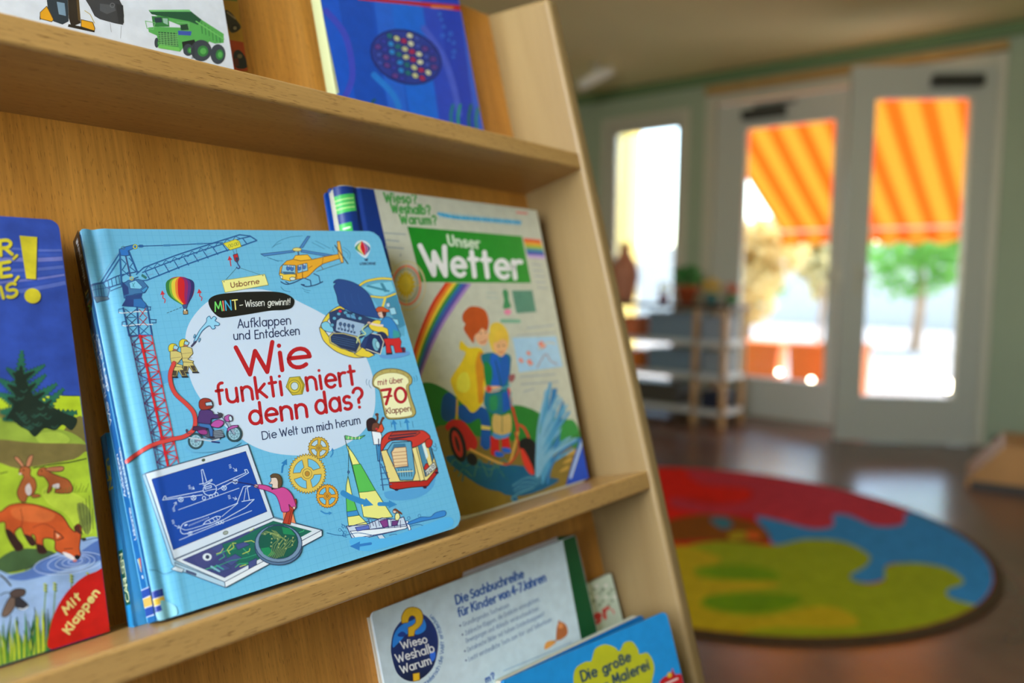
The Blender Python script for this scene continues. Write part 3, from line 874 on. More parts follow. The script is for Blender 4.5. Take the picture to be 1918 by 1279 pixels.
        bmesh.ops.triangulate(bm, faces=[f for f in bm.faces if len(f.verts) > 4], ngon_method='EAR_CLIP')
        e = 0.0004
        for co, no in (((e, 0, 0), (-1, 0, 0)), ((s.W - e, 0, 0), (1, 0, 0)), ((0, e, 0), (0, -1, 0)), ((0, s.H - e, 0), (0, 1, 0))):
            bmesh.ops.bisect_plane(bm, geom=bm.verts[:] + bm.edges[:] + bm.faces[:], plane_co=co, plane_no=no, clear_outer=True)
        if stations:
            for x in stations:
                bmesh.ops.bisect_plane(bm, geom=bm.verts[:] + bm.edges[:] + bm.faces[:], plane_co=(x, 0, 0), plane_no=(1, 0, 0))
            for v in bm.verts: v.co.z += prof(v.co.x)
        return bm

def rrect(W, H, rl, rr, n=6, y0=0.0):
    """rounded rectangle: rl radius at the two left corners, rr at the right"""
    P = []
    for cx, cy, r, a in ((W - rr, y0 + rr, rr, -90), (W - rr, H - rr, rr, 0), (rl, H - rl, rl, 90), (rl, y0 + rl, rl, 180)):
        for i in range(n + 1):
            t = math.radians(a + 90 * i / n); P.append((cx + r * math.cos(t), cy + r * math.sin(t)))
    return P

def merge(bm, other):
    tm = bpy.data.meshes.new('tmp'); other.to_mesh(tm); other.free(); bm.from_mesh(tm); bpy.data.meshes.remove(tm)

def cover_part(name, outline, z0, z1, c, material, parent, art=None, stations=None, prof=None):
    bm = B(); ink = bm.loops.layers.float_color.new('ink')
    f = bm.faces.new([bm.verts.new((x, y, z1)) for x, y in outline])
    if stations:
        for x in stations:
            bmesh.ops.bisect_plane(bm, geom=bm.verts[:] + bm.edges[:] + bm.faces[:], plane_co=(x, 0, 0), plane_no=(1, 0, 0))
    r = bmesh.ops.extrude_face_region(bm, geom=bm.faces[:])
    for v in r['geom']:
        if isinstance(v, bmesh.types.BMVert): v.co.z += z0 - z1
    if prof:
        for v in bm.verts: v.co.z += prof(v.co.x)
    bmesh.ops.recalc_face_normals(bm, faces=bm.faces)
    for f in bm.faces:
        for l in f.loops: l[ink] = (*c, 1)
    if art is not None: merge(bm, art.bmesh(stations, prof))
    me = bpy.data.meshes.new(name); bm.to_mesh(me); bm.free()
    me.materials.append(material)
    if prof:
        for p in me.polygons: p.use_smooth = True
        me.set_sharp_from_angle(angle=math.radians(38))
    o = bpy.data.objects.new(name, me); COL.objects.link(o); o.parent = parent
    return o

M_print = vcol_mat('printed_board', 0.34, 0.5, bump=0.05)
M_soft = vcol_mat('printed_soft', 0.42, 0.5, wash=0.06, wscale=90)
M_paint = vcol_mat('printed_watercolour', 0.40, 0.5, wash=0.22, wscale=70)
M_pages = mat('paper_pages', (214, 208, 188), 0.8, 0.2)

def page_block(W, H, T, parent, bd=0.0025, inset=0.003, y0=0.0, left=0.002, colour=None):
    bm = B()
    n = max(3, int(T / 0.0022))
    zt, zb = -bd, -T + bd
    for k in range(n):     # thick leaves, each a hair apart
        a = zb + (zt - zb) * k / n; b = zb + (zt - zb) * (k + 1) / n - 0.00022
        ins = inset + (0.0004 if k % 2 else 0.0)
        box(bm, left, W - ins, y0 + inset, H - ins, a, b)
    return obj('page_block', bm, colour or M_pages, parent)

def book_root(name, label, pose, cat='book', group='books on the rack'):
    r = bpy.data.objects.new(name, None); COL.objects.link(r); r.empty_display_size = 0.03
    r.matrix_world = pose_matrix(pose[0], pose[1])
    tag(r, label, cat, group)
    return r
# ------------------------------------------------------------ the light blue board book in front
POSE = {
 'main': ([-0.51964, 0.002, 0.05594], [-0.14441, -0.14023, 0.0039], (0.2341, 0.2613)),
 'wetter': ([-0.304, 0.002, 0.023], [0.0196, -0.0088, 0.001], (0.2776, 0.311)),
 'left': ([-0.775, 0.001, 0.027], [0.0247, 0.0001, 0.0], (0.24, 0.2592)),
 'fish': ([-0.27943, 0.36601, 0.02], [0.01931, 0.0, 0.00525], (0.2005, 0.30)),
 'truck': ([-0.6452, 0.36601, 0.025], [0.0196, 0.0, 0.00558], (0.26, 0.30)),
 'truck2': ([-0.5613, 0.36601, 0.008], [0.02195, 0.0, -0.00294], (0.20, 0.26)),
 'sach': ([-0.33879, -0.356, 0.02677], [-0.02915, -0.04937, -0.00056], (0.258, 0.3074)),
 'malerei': ([-0.2515, -0.356, 0.06756], [-0.0528, -0.20003, -0.02695], (0.2081, 0.2223)),
 'small': ([-0.0685, -0.356, 0.032], [-0.05898, -0.00025, -0.00767], (0.056, 0.2508)),
}
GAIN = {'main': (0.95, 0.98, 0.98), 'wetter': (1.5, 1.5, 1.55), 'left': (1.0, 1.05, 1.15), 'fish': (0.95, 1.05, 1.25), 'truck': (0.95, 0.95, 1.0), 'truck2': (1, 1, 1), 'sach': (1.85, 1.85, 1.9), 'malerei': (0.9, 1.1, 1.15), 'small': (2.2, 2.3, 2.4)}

NV = (38, 58, 104)
def art_main():
    W, H = POSE['main'][2]
    a = Print(pose_matrix(*POSE['main'][:2]), W, H, GAIN['main'])
    bgc = (104, 178, 214)
    # fine squared-paper lines
    for i in range(1, 46):
        x = i * W / 46
        a.poly([(x, 0), (x + .00028, 0), (x + .00028, H), (x, H)], (93, 168, 207), raw=True)
    for i in range(1, 52):
        y = i * H / 52
        a.poly([(0, y), (W, y), (W, y + .00028), (0, y + .00028)], (93, 168, 207), raw=True)
    a.z()
    # the large pale circle
    a.sm([(347, 655), (349, 620), (364, 590), (392, 563), (430, 547), (480, 541), (530, 551), (562, 566), (608, 590), (652, 622), (682, 662), (699, 708), (703, 750), (697, 782), (675, 813), (640, 836), (600, 849), (560, 853), (515, 849), (480, 838), (452, 822), (420, 797), (388, 763), (364, 728), (351, 690)], (192, 207, 226), k=4)
    # soft blue fields
    P = (84, 156, 206)
    a.poly([(265, 703), (330, 690), (352, 702), (300, 722), (262, 718)], P)
    # ---- crane
    a.z(150, 400, 4.79)
    C1 = (32, 92, 150); C2 = (30, 76, 130)
    a.line([(505, 545), (572, 484), (850, 378), (1090, 298), (1432, 190), (1526, 202), (1584, 240)], 12.2, C1)
    a.line([(560, 528), (860, 412), (1120, 322), (1440, 224), (1530, 205)], 10.8, C1)
    a.line([(520, 606), (600, 598), (940, 462), (1250, 352), (1450, 290), (1584, 242)], 12.2, C1)
    import itertools
    def lerp(p, q, t): return (p[0] + (q[0] - p[0]) * t, p[1] + (q[1] - p[1]) * t)
    n = 22
    top = [lerp((572, 486), (1432, 192), i / n) for i in range(n + 1)]; mid = [lerp((575, 522), (1440, 224), i / n) for i in range(n + 1)]
    zz = []
    for i in range(n + 1): zz.append(top[i] if i % 2 else mid[i])
    a.line(zz, 6, C1)
    for i in range(11):
        t = i / 10.5
        p = lerp((585, 520), (1500, 205), t); q = lerp((625, 590), (1540, 256), t)
        a.line([p, q], 9.5, C1)
        if i < 10:
            r_ = lerp((600, 560), (1515, 232), t); r2 = lerp((600, 560), (1515, 232), t + .06)
            a.line([r_, r2], 4, (120, 150, 190))
    # counter jib
    a.line([(95, 640), (240, 600), (360, 552), (520, 520)], 10.8, C2); a.line([(230, 672), (390, 624), (520, 570)], 10.8, C2); a.line([(275, 692), (420, 640)], 8.1, C2)
    for x in (250, 280, 315, 345): a.line([(x, 592 - (x - 250) * .35), (x + 12, 668 - (x - 250) * .4)], 6.8, C2)
    a.poly([(95, 650), (215, 615), (232, 650), (268, 672), (250, 760), (150, 800), (120, 740)], (70, 130, 165), C2, 5)
    a.poly([(130, 745), (250, 735), (265, 760), (150, 798)], (84, 110, 130), C2, 4)
    for x in (135, 160, 185, 210): a.line([(x, 640), (x + 12, 735)], 5.4, C2)
    a.line([(100, 690), (270, 650)], 5.4, C2)
    # stays
    a.line([(350, 362), (190, 610)], 12.2, C1); a.line([(358, 400), (212, 624)], 12.2, C1); a.line([(348, 345), (160, 600)], 2, (120, 120, 160))
    a.line([(355, 330), (372, 645)], 16.2, C1); a.line([(436, 335), (512, 525)], 16.2, C1); a.line([(398, 330), (450, 560)], 14, (70, 70, 110)); a.line([(402, 330), (456, 560)], 6.8, C1)
    for p, q in (((372, 410), (412, 450)), ((412, 450), (378, 505)), ((378, 505), (440, 560)), ((440, 400), (475, 440)), ((475, 440), (446, 480)), ((446, 480), (500, 520)), ((378, 560), (440, 520))): a.line([p, q], 8.1, C1)
    a.poly([(350, 322), (400, 300), (490, 278), (512, 300), (430, 335), (442, 375), (405, 380), (365, 375)], (36, 112, 190), C2, 5)
    a.ring(385, 308, 16, 14, 4, (60, 90, 90)); a.ring(493, 297, 17, 17, 8, (205, 205, 70)); a.ring(493, 297, 22, 22, 3, C2)
    a.line([(520, 292), (570, 292), (760, 286), (1050, 272), (1280, 262)], 8.1, C1)
    a.line([(535, 292), (556, 292)], 24.3, C1); a.line([(752, 286), (805, 284)], 18, (60, 130, 180)); a.line([(1050, 272), (1100, 270)], 16, (60, 130, 180))
    # cab
    a.poly([(375, 640), (430, 600), (520, 590), (560, 600), (612, 660), (580, 712), (500, 720), (395, 760)], (56, 110, 160), C2, 5)
    a.poly([(440, 620), (500, 598), (560, 660), (540, 678), (450, 672)], (120, 190, 220), C2, 4)
    a.poly([(375, 610), (430, 660), (436, 720), (392, 735)], (34, 62, 120), C2, 4)
    a.poly([(545, 690), (600, 650), (606, 672), (570, 712)], (60, 140, 190), C2, 4)
    a.line([(470, 625), (485, 660)], 5, (40, 130, 150)); a.line([(490, 620), (470, 655)], 5, (40, 130, 150))
    a.ring(462, 582, 15, 14, 6, (200, 190, 80))
    a.poly([(555, 540), (600, 570), (590, 590), (548, 562)], (40, 110, 110))
    a.poly([(408, 740), (556, 720), (548, 752), (560, 770), (405, 780)], (34, 66, 124), C2, 4)
    a.poly([(375, 830), (410, 772), (545, 762), (595, 815), (580, 850), (480, 835)], (40, 104, 170), C2, 5)
    a.poly([(375, 830), (410, 772), (480, 768), (480, 835)], (36, 60, 120))
    # jacking frame
    for p, q in (((385, 850), (440, 1100)), ((510, 840), (528, 1095)), ((600, 830), (645, 1090))): a.line([p, q], 15, (36, 74, 132))
    a.line([(440, 1100), (528, 1092)], 12, (36, 74, 132)); a.line([(528, 1092), (645, 1090)], 12, (44, 104, 170))
    for y0, x0, x1 in ((880, 345, 590), (995, 375, 640)):
        a.line([(x0, y0 + 8), (x0 + 30, y0 + 16), (510, y0 - 14 + 14), (x1 + 10, y0)], 9, (196, 206, 214))
        a.line([(x0, y0 - 20), (x0, y0 + 12)], 5.4, C2); a.line([(x1 + 40, y0 - 45), (x1 + 42, y0 - 15)], 6.8, C2)
        a.line([(x0, y0 - 20), (x0 + 40, y0 - 26)], 6.8, C2); a.line([(x1 - 10, y0 - 45), (x1 + 45, y0 - 42)], 6.8, C2); a.line([(x1 + 5, y0 - 14), (x1 + 42, y0 - 15)], 6.8, C2)
    for k in range(3):
        y = 860 + k * 80
        a.line([(405 + k * 14, y), (500 + k * 4, y + 70)], 6, (40, 60, 112)); a.line([(500 + k * 4, y), (415 + k * 14, y + 70)], 6, (40, 60, 112))
        a.line([(530, y), (590 + k * 12, y + 66)], 6, (170, 40, 60) if k < 2 else C1); a.line([(590 + k * 10, y - 10), (535, y + 66)], 6, (170, 40, 60) if k < 2 else C1)
        a.line([(400 + k * 14, y + 74), (520, y + 70)], 5, (40, 60, 112))
    # red lattice mast
    a.z()
    RD = (196, 36, 46); PU = (84, 52, 104)
    Lf = lambda t: lerp((243.5, 632), (295.5, 880), t); Ce = lambda t: lerp((261.5, 629), (314.5, 876), t); Rt = lambda t: lerp((283.5, 629), (334.5, 870), t)
    Lm = lambda t: lerp((250, 631), (302, 879), t)
    K = 9
    a.line([Lm(0.02), Lm(1)], 1.0, (60, 70, 120))
    for i in range(K):
        t0, t1, tm = i / K, (i + 1) / K, (i + .5) / K
        a.line([Lf(tm), Ce(t0)], 1.7, PU); a.line([Lf(tm), Ce(t1)], 1.7, PU); a.line([Lf(tm), Ce(tm)], 1.0, (110, 44, 80)); a.line([Lf(t0), Ce(t0)], 1.0, (110, 44, 80))
        a.line([Lf(t0), Lm(tm)], .9, (60, 70, 120)); a.line([Lm(tm), Lf(t1)], .9, (60, 70, 120))
        a.line([Ce(t0), Rt(tm)], 1.6, RD); a.line([Ce(t1), Rt(tm)], 1.6, RD); a.line([Ce(tm), Rt(tm)], 1.1, RD); a.line([Ce(t0), Rt(t0)], 1.1, RD)
        a.line([Ce(t0), lerp(Lf(t0), Rt(t0), .72)], 2.6, RD)
    a.line([Lf(0), Lf(1)], 1.8, PU); a.line([Rt(0), Rt(1)], 1.8, RD); a.line([Ce(0), Ce(1)], 4.2, (200, 30, 42))
    # ---- hoist, sign
    a.z(150, 400, 4.79)
    a.poly([(1285, 270), (1395, 232), (1428, 250), (1445, 296), (1345, 328)], (214, 204, 60), (150, 140, 30), 4)
    for x in (1340, 1362, 1392, 1412): a.ring(x, 292 - (x - 1340) * .3, 9, 14, 4, (120, 130, 60))
    a.line([(1366, 320), (1383, 370)], 3, (80, 120, 130)); a.line([(1398, 315), (1408, 370)], 3, (80, 120, 130))
    a.poly([(1372, 372), (1410, 360), (1424, 410), (1408, 440), (1388, 425)], (190, 40, 46), (70, 40, 70), 4)
    a.poly([(1390, 392), (1420, 395), (1414, 436), (1400, 440)], (60, 60, 90))
    a.cur([(1410, 440), (1418, 460), (1432, 480), (1418, 494), (1402, 482)], 9, (52, 70, 130))
    a.line([(1402, 488), (1308, 592)], 3, (70, 110, 110)); a.line([(1435, 488), (1612, 548)], 3, (70, 110, 110))
    a.poly([(1270, 603), (1655, 545), (1688, 640), (1300, 708)], (228, 222, 140), (150, 156, 100), 4)
    a.el(1290, 612, 5, 5, (80, 90, 70)); a.el(1640, 556, 5, 5, (80, 90, 70))
    a.text('Usborne', (1356, 665), (1606, 628), 44, 7.5, (120, 62, 40))
    def rarrow(x, y, L_, wv=0, h=22, c=(196, 44, 60), dx=-12):
        if wv: a.cur([(x + 18, y + L_), (x + 22, y + L_ * .7), (x + 2, y + L_ * .55), (x + 4, y + L_ * .3), (x, y + 10)], 8, c)
        else: a.line([(x + 10, y + L_), (x, y + 8)], 9, c)
        a.poly([(x - h * .9, y + 28), (x + dx * .4, y - 14), (x + h, y + 22)], c)
    rarrow(1343, 392, 78); rarrow(740, 702, 98, 1); rarrow(1070, 688, 92, 1)
    # ---- hot-air balloon
    bx, by = 897, 568
    env = [(897, 566), (950, 576), (995, 606), (1022, 650), (1024, 690), (1010, 740), (985, 785), (962, 820), (918, 820), (880, 792), (820, 745), (785, 700), (768, 650), (782, 606), (830, 575)]
    a.sm(env, (190, 30, 40), k=4)
    def gore(l, r, c):
        # l, r: fractions of the width at the equator
        T = (895, 567); Bm = lambda f: (918 + 46 * f, 822)
        def cv(f):
            q = (768 + 257 * f, 655); r2 = (800 + 205 * f, 745)
            return open_spline([T, (lerp(T, q, .55)[0] + (f - .5) * 70, 596), q, r2, Bm(f)], 5)
        a.poly(cv(l) + cv(r)[::-1], c)
    for l, r_, c in ((0, .12, (44, 118, 60)), (.12, .20, (120, 170, 60)), (.20, .33, (214, 190, 60)), (.33, .42, (222, 120, 50)), (.42, .66, (196, 28, 38)), (.66, .78, (140, 32, 96)), (.78, .88, (92, 44, 120)), (.88, 1.0, (42, 44, 100))): gore(l, r_, c)
    a.poly([(916, 818), (968, 812), (955, 850), (928, 852)], (60, 80, 130), (40, 50, 90), 3)
    a.line([(928, 850), (932, 880)], 3, (60, 60, 60)); a.line([(955, 850), (958, 880)], 3, (60, 60, 60))
    a.poly([(924, 872), (965, 868), (966, 902), (926, 904)], (170, 140, 100), (50, 40, 40), 4); a.el(940, 868, 7, 9, (230, 220, 200)); a.el(955, 868, 6, 8, (60, 50, 50))
    for k in range(5): a.line([(780 + k * 28, 892 - k * 11), (796 + k * 28, 886 - k * 11)], 5, (40, 70, 90))
    # ---- black lozenge with title line
    a.sm([(1150, 795), (1175, 752), (1250, 724), (1400, 708), (1600, 700), (1750, 702), (1850, 722), (1915, 765), (1920, 810), (1890, 850), (1820, 866), (1700, 872), (1500, 905), (1330, 930), (1250, 930), (1180, 870)], (16, 20, 22), k=5)
    a.text('MINT', (1212, 878), (1412, 858), 84, 11, [(110, 206, 100), (226, 120, 100), (64, 160, 200), (226, 214, 120)])
    a.line([(1432, 824), (1458, 820)], 6, (230, 230, 220))
    a.text('Wissen', (1480, 838), (1652, 826), 58, 5.5, (235, 235, 228), slant=.1)
    a.text('gewinnt!', (1684, 826), (1886, 818), 56, 5.5, (235, 235, 228), slant=.12)
    # ---- water jet and the two firefighters
    a.sm([(1018, 1150), (1070, 1050), (1130, 975), (1135, 940), (1160, 920), (1175, 945), (1200, 922), (1222, 940), (1210, 962), (1248, 985), (1240, 1005), (1205, 1005), (1212, 1028), (1185, 1036), (1165, 1010), (1140, 1015), (1090, 1060), (1040, 1148)], (140, 198, 226), (44, 96, 140), 5, 4)
    for p in ((1025, 1100), (1070, 1135)): a.el(p[0], p[1], 6, 18, (120, 190, 220), 20, (44, 90, 130), 4)
    a.line([(1000, 1190), (1035, 1150)], 18, (60, 60, 90))
    a.z(0, 400, 2.9075)
    def fireman(x, y):
        Y = (200, 184, 112); o = (52, 46, 40)
        a.sm([(x - 22, y - 12), (x - 6, y - 28), (x + 18, y - 24), (x + 26, y - 6), (x + 10, y - 2), (x - 4, y + 14), (x - 20, y + 14)], (214, 196, 60), o, 2.2, 3)
        a.poly([(x + 8, y - 20), (x + 32, y - 10), (x + 24, y + 6), (x + 2, y)], (150, 196, 220), o, 2)
        a.sm([(x + 2, y + 2), (x + 22, y + 6), (x + 20, y + 16), (x + 4, y + 20)], (150, 96, 90), k=3)
        a.poly([(x - 14, y + 14), (x + 18, y + 12), (x + 46, y + 22), (x + 52, y + 50), (x + 24, y + 82), (x + 56, y + 92), (x + 50, y + 104), (x - 4, y + 96), (x - 14, y + 50)], Y, o, 2.2)
        a.line([(x - 10, y + 52), (x + 44, y + 46)], 3, (150, 134, 90)); a.line([(x - 6, y + 76), (x + 46, y + 74)], 3, (150, 134, 90))
        a.poly([(x - 2, y + 96), (x + 50, y + 100), (x + 78, y + 148), (x + 50, y + 150), (x + 30, y + 118), (x + 22, y + 150), (x - 2, y + 152)], Y, o, 2.2)
        a.poly([(x + 2, y + 118), (x + 24, y + 120), (x + 20, y + 148), (x, y + 148)], (70, 62, 54)); a.poly([(x + 36, y + 116), (x + 58, y + 116), (x + 72, y + 146), (x + 52, y + 146)], (70, 62, 54))
        a.line([(x - 4, y + 156), (x + 26, y + 156)], 8, (40, 40, 50)); a.line([(x + 52, y + 154), (x + 82, y + 154)], 8, (40, 40, 50))
    fireman(998, 712); fireman(940, 736)
    # hose
    a.z(0, 400, 2.9075)
    hose = [(946, 815), (926, 870), (930, 930), (956, 985), (1010, 1035), (1050, 1080), (1062, 1130), (1050, 1180), (1000, 1215), (940, 1228), (900, 1240), (860, 1250), (800, 1275), (740, 1312), (690, 1350)]
    a.cur(hose, 24, (120, 50, 50)); a.cur(hose, 20, (204, 66, 62))
    # ---- motorbike
    a.z(300, 540, 3.9975)
    a.sm([(190, 1180), (330, 1130), (560, 1150), (600, 1160), (480, 1210), (260, 1230)], (100, 168, 206), k=4)
    for cx_, cy_ in ((265, 1145), (552, 1090)):
        a.el(cx_, cy_, 57, 60, (46, 76, 84)); a.el(cx_, cy_, 43, 46, (150, 190, 206)); a.ring(cx_, cy_, 58, 60, 4, (30, 40, 60)); a.ring(cx_, cy_, 30, 32, 3, (60, 100, 120))
        for k in range(4): a.line([(cx_ - 40 * math.cos(k * .785), cy_ - 42 * math.sin(k * .785)), (cx_ + 40 * math.cos(k * .785), cy_ + 42 * math.sin(k * .785))], 3, (60, 100, 120))
        a.el(cx_, cy_, 10, 10, (60, 90, 110))
    a.line([(265, 1145), (380, 1110)], 14, (120, 130, 150)); a.line([(552, 1090), (480, 960)], 12, (150, 160, 180)); a.line([(540, 1090), (462, 965)], 5, (40, 50, 90))
    a.poly([(250, 1045), (330, 1040), (360, 1070), (450, 1060), (480, 1110), (400, 1140), (360, 1120), (300, 1095)], (74, 84, 100), (34, 40, 70), 4)
    for k in range(5): a.line([(402, 1066 + k * 12), (470, 1056 + k * 13)], 4, (150, 160, 170))
    a.poly([(248, 1036), (330, 1030), (350, 1060), (290, 1070), (240, 1062)], (72, 40, 76), (30, 24, 50), 4)
    a.sm([(280, 1068), (330, 1060), (350, 1075), (345, 1095), (300, 1092)], (150, 60, 130), (60, 30, 70), 3)
    a.sm([(378, 1030), (400, 996), (440, 985), (472, 1000), (465, 1025), (430, 1045)], (178, 78, 158), (60, 30, 70), 4)
    a.poly([(500, 1050), (540, 1028), (582, 1026), (580, 1040), (520, 1058), (504, 1080)], (170, 90, 160), (60, 30, 70), 4)
    a.sm([(480, 965), (510, 948), (535, 960), (535, 985), (505, 1000), (485, 990)], (176, 84, 160), (60, 30, 70), 4); a.el(524, 976, 13, 20, (190, 210, 220), -15, (60, 50, 90), 4)
    a.line([(455, 965), (430, 930)], 8, (40, 50, 70))
    a.poly([(285, 1000), (330, 1010), (370, 1020), (392, 1060), (392, 1110), (372, 1112), (360, 1050), (290, 1035)], (58, 108, 168), (34, 44, 90), 4)
    a.line([(370, 1115), (402, 1118)], 12, (40, 40, 60))
    a.sm([(300, 915), (340, 908), (385, 920), (400, 945), (440, 945), (455, 960), (430, 975), (380, 980), (372, 1015), (310, 1012), (278, 1000), (285, 950)], (78, 52, 110), (36, 28, 70), 4, 4)
    a.sm([(436, 935), (458, 935), (466, 955), (445, 968), (430, 956)], (60, 60, 70), k=3)
    a.sm([(288, 880), (292, 845), (320, 826), (358, 828), (385, 850), (390, 885), (365, 905), (320, 912), (296, 902)], (150, 52, 42), (70, 30, 40), 4, 4)
    a.poly([(335, 858), (382, 850), (392, 880), (340, 882)], (170, 200, 216), (50, 40, 60), 4)
    a.line([(190, 1060), (205, 1090), (235, 1085)], 5, (60, 60, 80)); a.el(197, 1068, 8, 14, (60, 60, 90)); a.line([(215, 1120), (380, 1145), (440, 1130)], 9, (190, 196, 206))
    a.line([(386, 1150), (440, 1156)], 12, (34, 50, 110))
    # ---- title
    tc = (24, 44, 84)
    a.text('Aufklappen', (583, 297), (978, 268), 62, 8.5, tc, up=(-4, -64))
    a.text('und', (553, 385), (672, 378), 60, 8.5, tc, up=(-4, -62)); a.text('Entdecken', (712, 378), (1043, 345), 60, 8.5, tc, up=(-4, -62))
    R1 = (176, 26, 36)
    a.text('W', (600, 655), (850, 618), 200, 33, R1, up=(-34, -212))
    a.text('i', (912, 612), (922, 611), 190, 33, R1, up=(-26, -196))
    a.text('e', (962, 600), (1112, 584), 225, 32, R1, up=(0, -212))
    a.text('funkti', (432, 868), (930, 795), 150, 23, R1, up=(-20, -150))
    a.text('niert', (1104, 765), (1468, 716), 150, 23, R1, up=(-20, -146))
    a.poly([(942, 738), (968, 668), (1046, 660), (1082, 722), (1064, 792), (990, 800)], (196, 172, 50), (110, 110, 50), 4)
    a.poly([(1046, 660), (1082, 722), (1064, 792), (1052, 780), (1066, 724), (1036, 668)], (150, 136, 40))
    a.el(1004, 735, 46, 48, (206, 184, 60), 0, (130, 120, 50), 4); a.el(1006, 732, 28, 30, (188, 206, 214), 0, (110, 110, 60), 4)
    a.text('denn', (676, 1020), (1104, 960), 160, 24, R1, up=(-18, -146))
    a.text('das?', (1172, 940), (1524, 888), 160, 24, R1, up=(-18, -146))
    a.text('Die', (768, 1132), (872, 1116), 56, 8, tc, up=(-8, -58)); a.text('Welt', (900, 1110), (1034, 1090), 56, 8, tc, up=(-8, -58))
    a.text('um', (1066, 1086), (1146, 1074), 54, 8, tc, up=(-8, -58)); a.text('mich', (1176, 1068), (1292, 1050), 54, 8, tc, up=(-8, -58)); a.text('herum', (1322, 1044), (1496, 1012), 54, 8, tc, up=(-8, -58))
    # ---- helicopter
    a.z(480, 400, 4.79)
    O1 = (222, 160, 44); bl = (70, 130, 190)
    for P_ in ([(140, 308), (200, 250), (300, 212), (412, 200)], [(150, 300), (180, 278), (225, 264)], [(500, 260), (560, 290), (610, 318)], [(530, 245), (600, 280), (660, 312)], [(98, 392), (150, 412), (200, 430)], [(120, 398), (180, 420), (240, 424)], [(218, 658), (250, 690), (305, 702)], [(412, 668), (440, 685), (488, 692)], [(430, 695), (450, 706), (475, 710)], [(780, 300), (840, 350), (835, 410)], [(685, 300), (690, 330), (700, 345)], [(770, 320), (822, 360), (818, 395)]): a.cur(P_, 3.5, (40, 110, 150))
    a.poly([(40, 362), (330, 330), (345, 345), (70, 382)], bl, (40, 70, 120), 4); a.poly([(405, 325), (690, 372), (640, 385), (400, 345)], bl, (40, 70, 120), 4); a.poly([(388, 306), (458, 203), (482, 205), (418, 306)], bl, (40, 70, 120), 4)
    a.line([(375, 330), (380, 380)], 14, (60, 90, 130)); a.el(365, 322, 40, 16, (222, 206, 120), 0, (120, 100, 40), 4)
    a.poly([(500, 412), (620, 385), (725, 365), (770, 362), (782, 440), (745, 405), (600, 450), (540, 490), (470, 560), (440, 578), (300, 600), (230, 590), (205, 545), (215, 480), (270, 425), (330, 410), (350, 375), (460, 368)], O1, (110, 64, 30), 4)
    a.poly([(725, 250), (748, 248), (770, 362), (782, 440), (760, 440), (735, 360)], (230, 176, 80), (110, 64, 30), 4)
    a.poly([(205, 545), (232, 588), (300, 606), (350, 590), (355, 545), (215, 535)], (232, 196, 70), (110, 80, 40), 4)
    a.poly([(330, 410), (350, 375), (460, 368), (500, 412), (400, 425)], (232, 180, 56), (110, 64, 30), 4)
    a.poly([(222, 530), (235, 460), (350, 465), (350, 540), (250, 545)], (130, 186, 214), (60, 60, 60), 4); a.poly([(368, 465), (455, 445), (462, 510), (372, 535)], (130, 186, 214), (60, 60, 60), 4)
    for x, y in ((285, 490), (320, 495), (385, 490), (428, 478)): a.el(x, y, 16, 20, (60, 110, 180), 0, (40, 60, 120), 3); a.el(x + 3, y - 20, 9, 9, (190, 200, 220), 0, (50, 70, 120), 2.5)
    a.poly([(225, 520), (340, 525), (340, 545), (255, 545)], (60, 100, 130))
    a.el(325, 585, 26, 16, (200, 210, 200), 0, (60, 60, 60), 4); a.el(225, 570, 10, 16, (200, 210, 200), -20, (60, 60, 60), 3)
    a.line([(358, 465), (362, 590)], 5, (120, 70, 30)); a.line([(412, 455), (414, 575)], 5, (120, 70, 30)); a.line([(470, 490), (500, 470)], 6, (150, 90, 40)); a.line([(600, 390), (590, 460)], 4, (120, 70, 30))
    a.line([(540, 520), (780, 440)], 4, (60, 60, 60)); a.line([(580, 470), (600, 500)], 5, (120, 80, 40))
    a.line([(705, 285), (822, 450)], 8, (40, 40, 46))
    a.cur([(220, 612), (270, 635), (340, 618), (420, 580)], 9, (40, 74, 120)); a.line([(262, 612), (290, 628)], 8, (40, 74, 120))
    a.cur([(402, 636), (450, 655), (530, 640), (594, 612)], 9, (40, 74, 120)); a.line([(430, 580), (485, 600), (490, 645)], 8, (40, 74, 120)); a.line([(515, 540), (560, 560), (572, 618)], 8, (40, 74, 120))
    a.line([(402, 636), (430, 640)], 10, (40, 74, 120))
    # ---- publisher's balloon emblem
    a.sm([(940, 240), (990, 252), (1022, 290), (1016, 345), (990, 392), (962, 392), (912, 350), (884, 300), (898, 258)], (205, 215, 225), k=4)
    def petal(xa, xb, c): a.poly(open_spline([(945, 246), (xa, 310), (972, 378)], 6) + open_spline([(945, 246), (xb, 310), (972, 378)], 6)[::-1], c)
    petal(886, 908, (50, 140, 80)); petal(911, 932, (225, 200, 80)); petal(935, 976, (200, 24, 40)); petal(979, 998, (176, 40, 120)); petal(1001, 1020, (60, 70, 130))
    a.poly([(968, 400), (978, 408), (990, 408), (1002, 398), (998, 425), (976, 424)], (30, 44, 84))
    a.text('USBORNE', (930, 460), (1070, 458), 20, 5, (40, 56, 96))
    # ---- car with open bonnet
    Yc = (222, 196, 62); o = (34, 48, 84); tl = (112, 176, 196)
    a.poly([(920, 640), (960, 600), (1060, 576), (1200, 574), (1330, 620), (1330, 1100), (1180, 1060), (1100, 850), (1000, 700)], (90, 158, 190))
    a.poly([(950, 660), (1080, 625), (1210, 610), (1240, 690), (1140, 740), (1050, 730)], (120, 190, 216)); a.poly([(1000, 640), (1200, 690), (1190, 705), (985, 655)], (56, 124, 150)); a.poly([(1110, 625), (1135, 622), (1180, 700), (1150, 705)], (56, 124, 150))
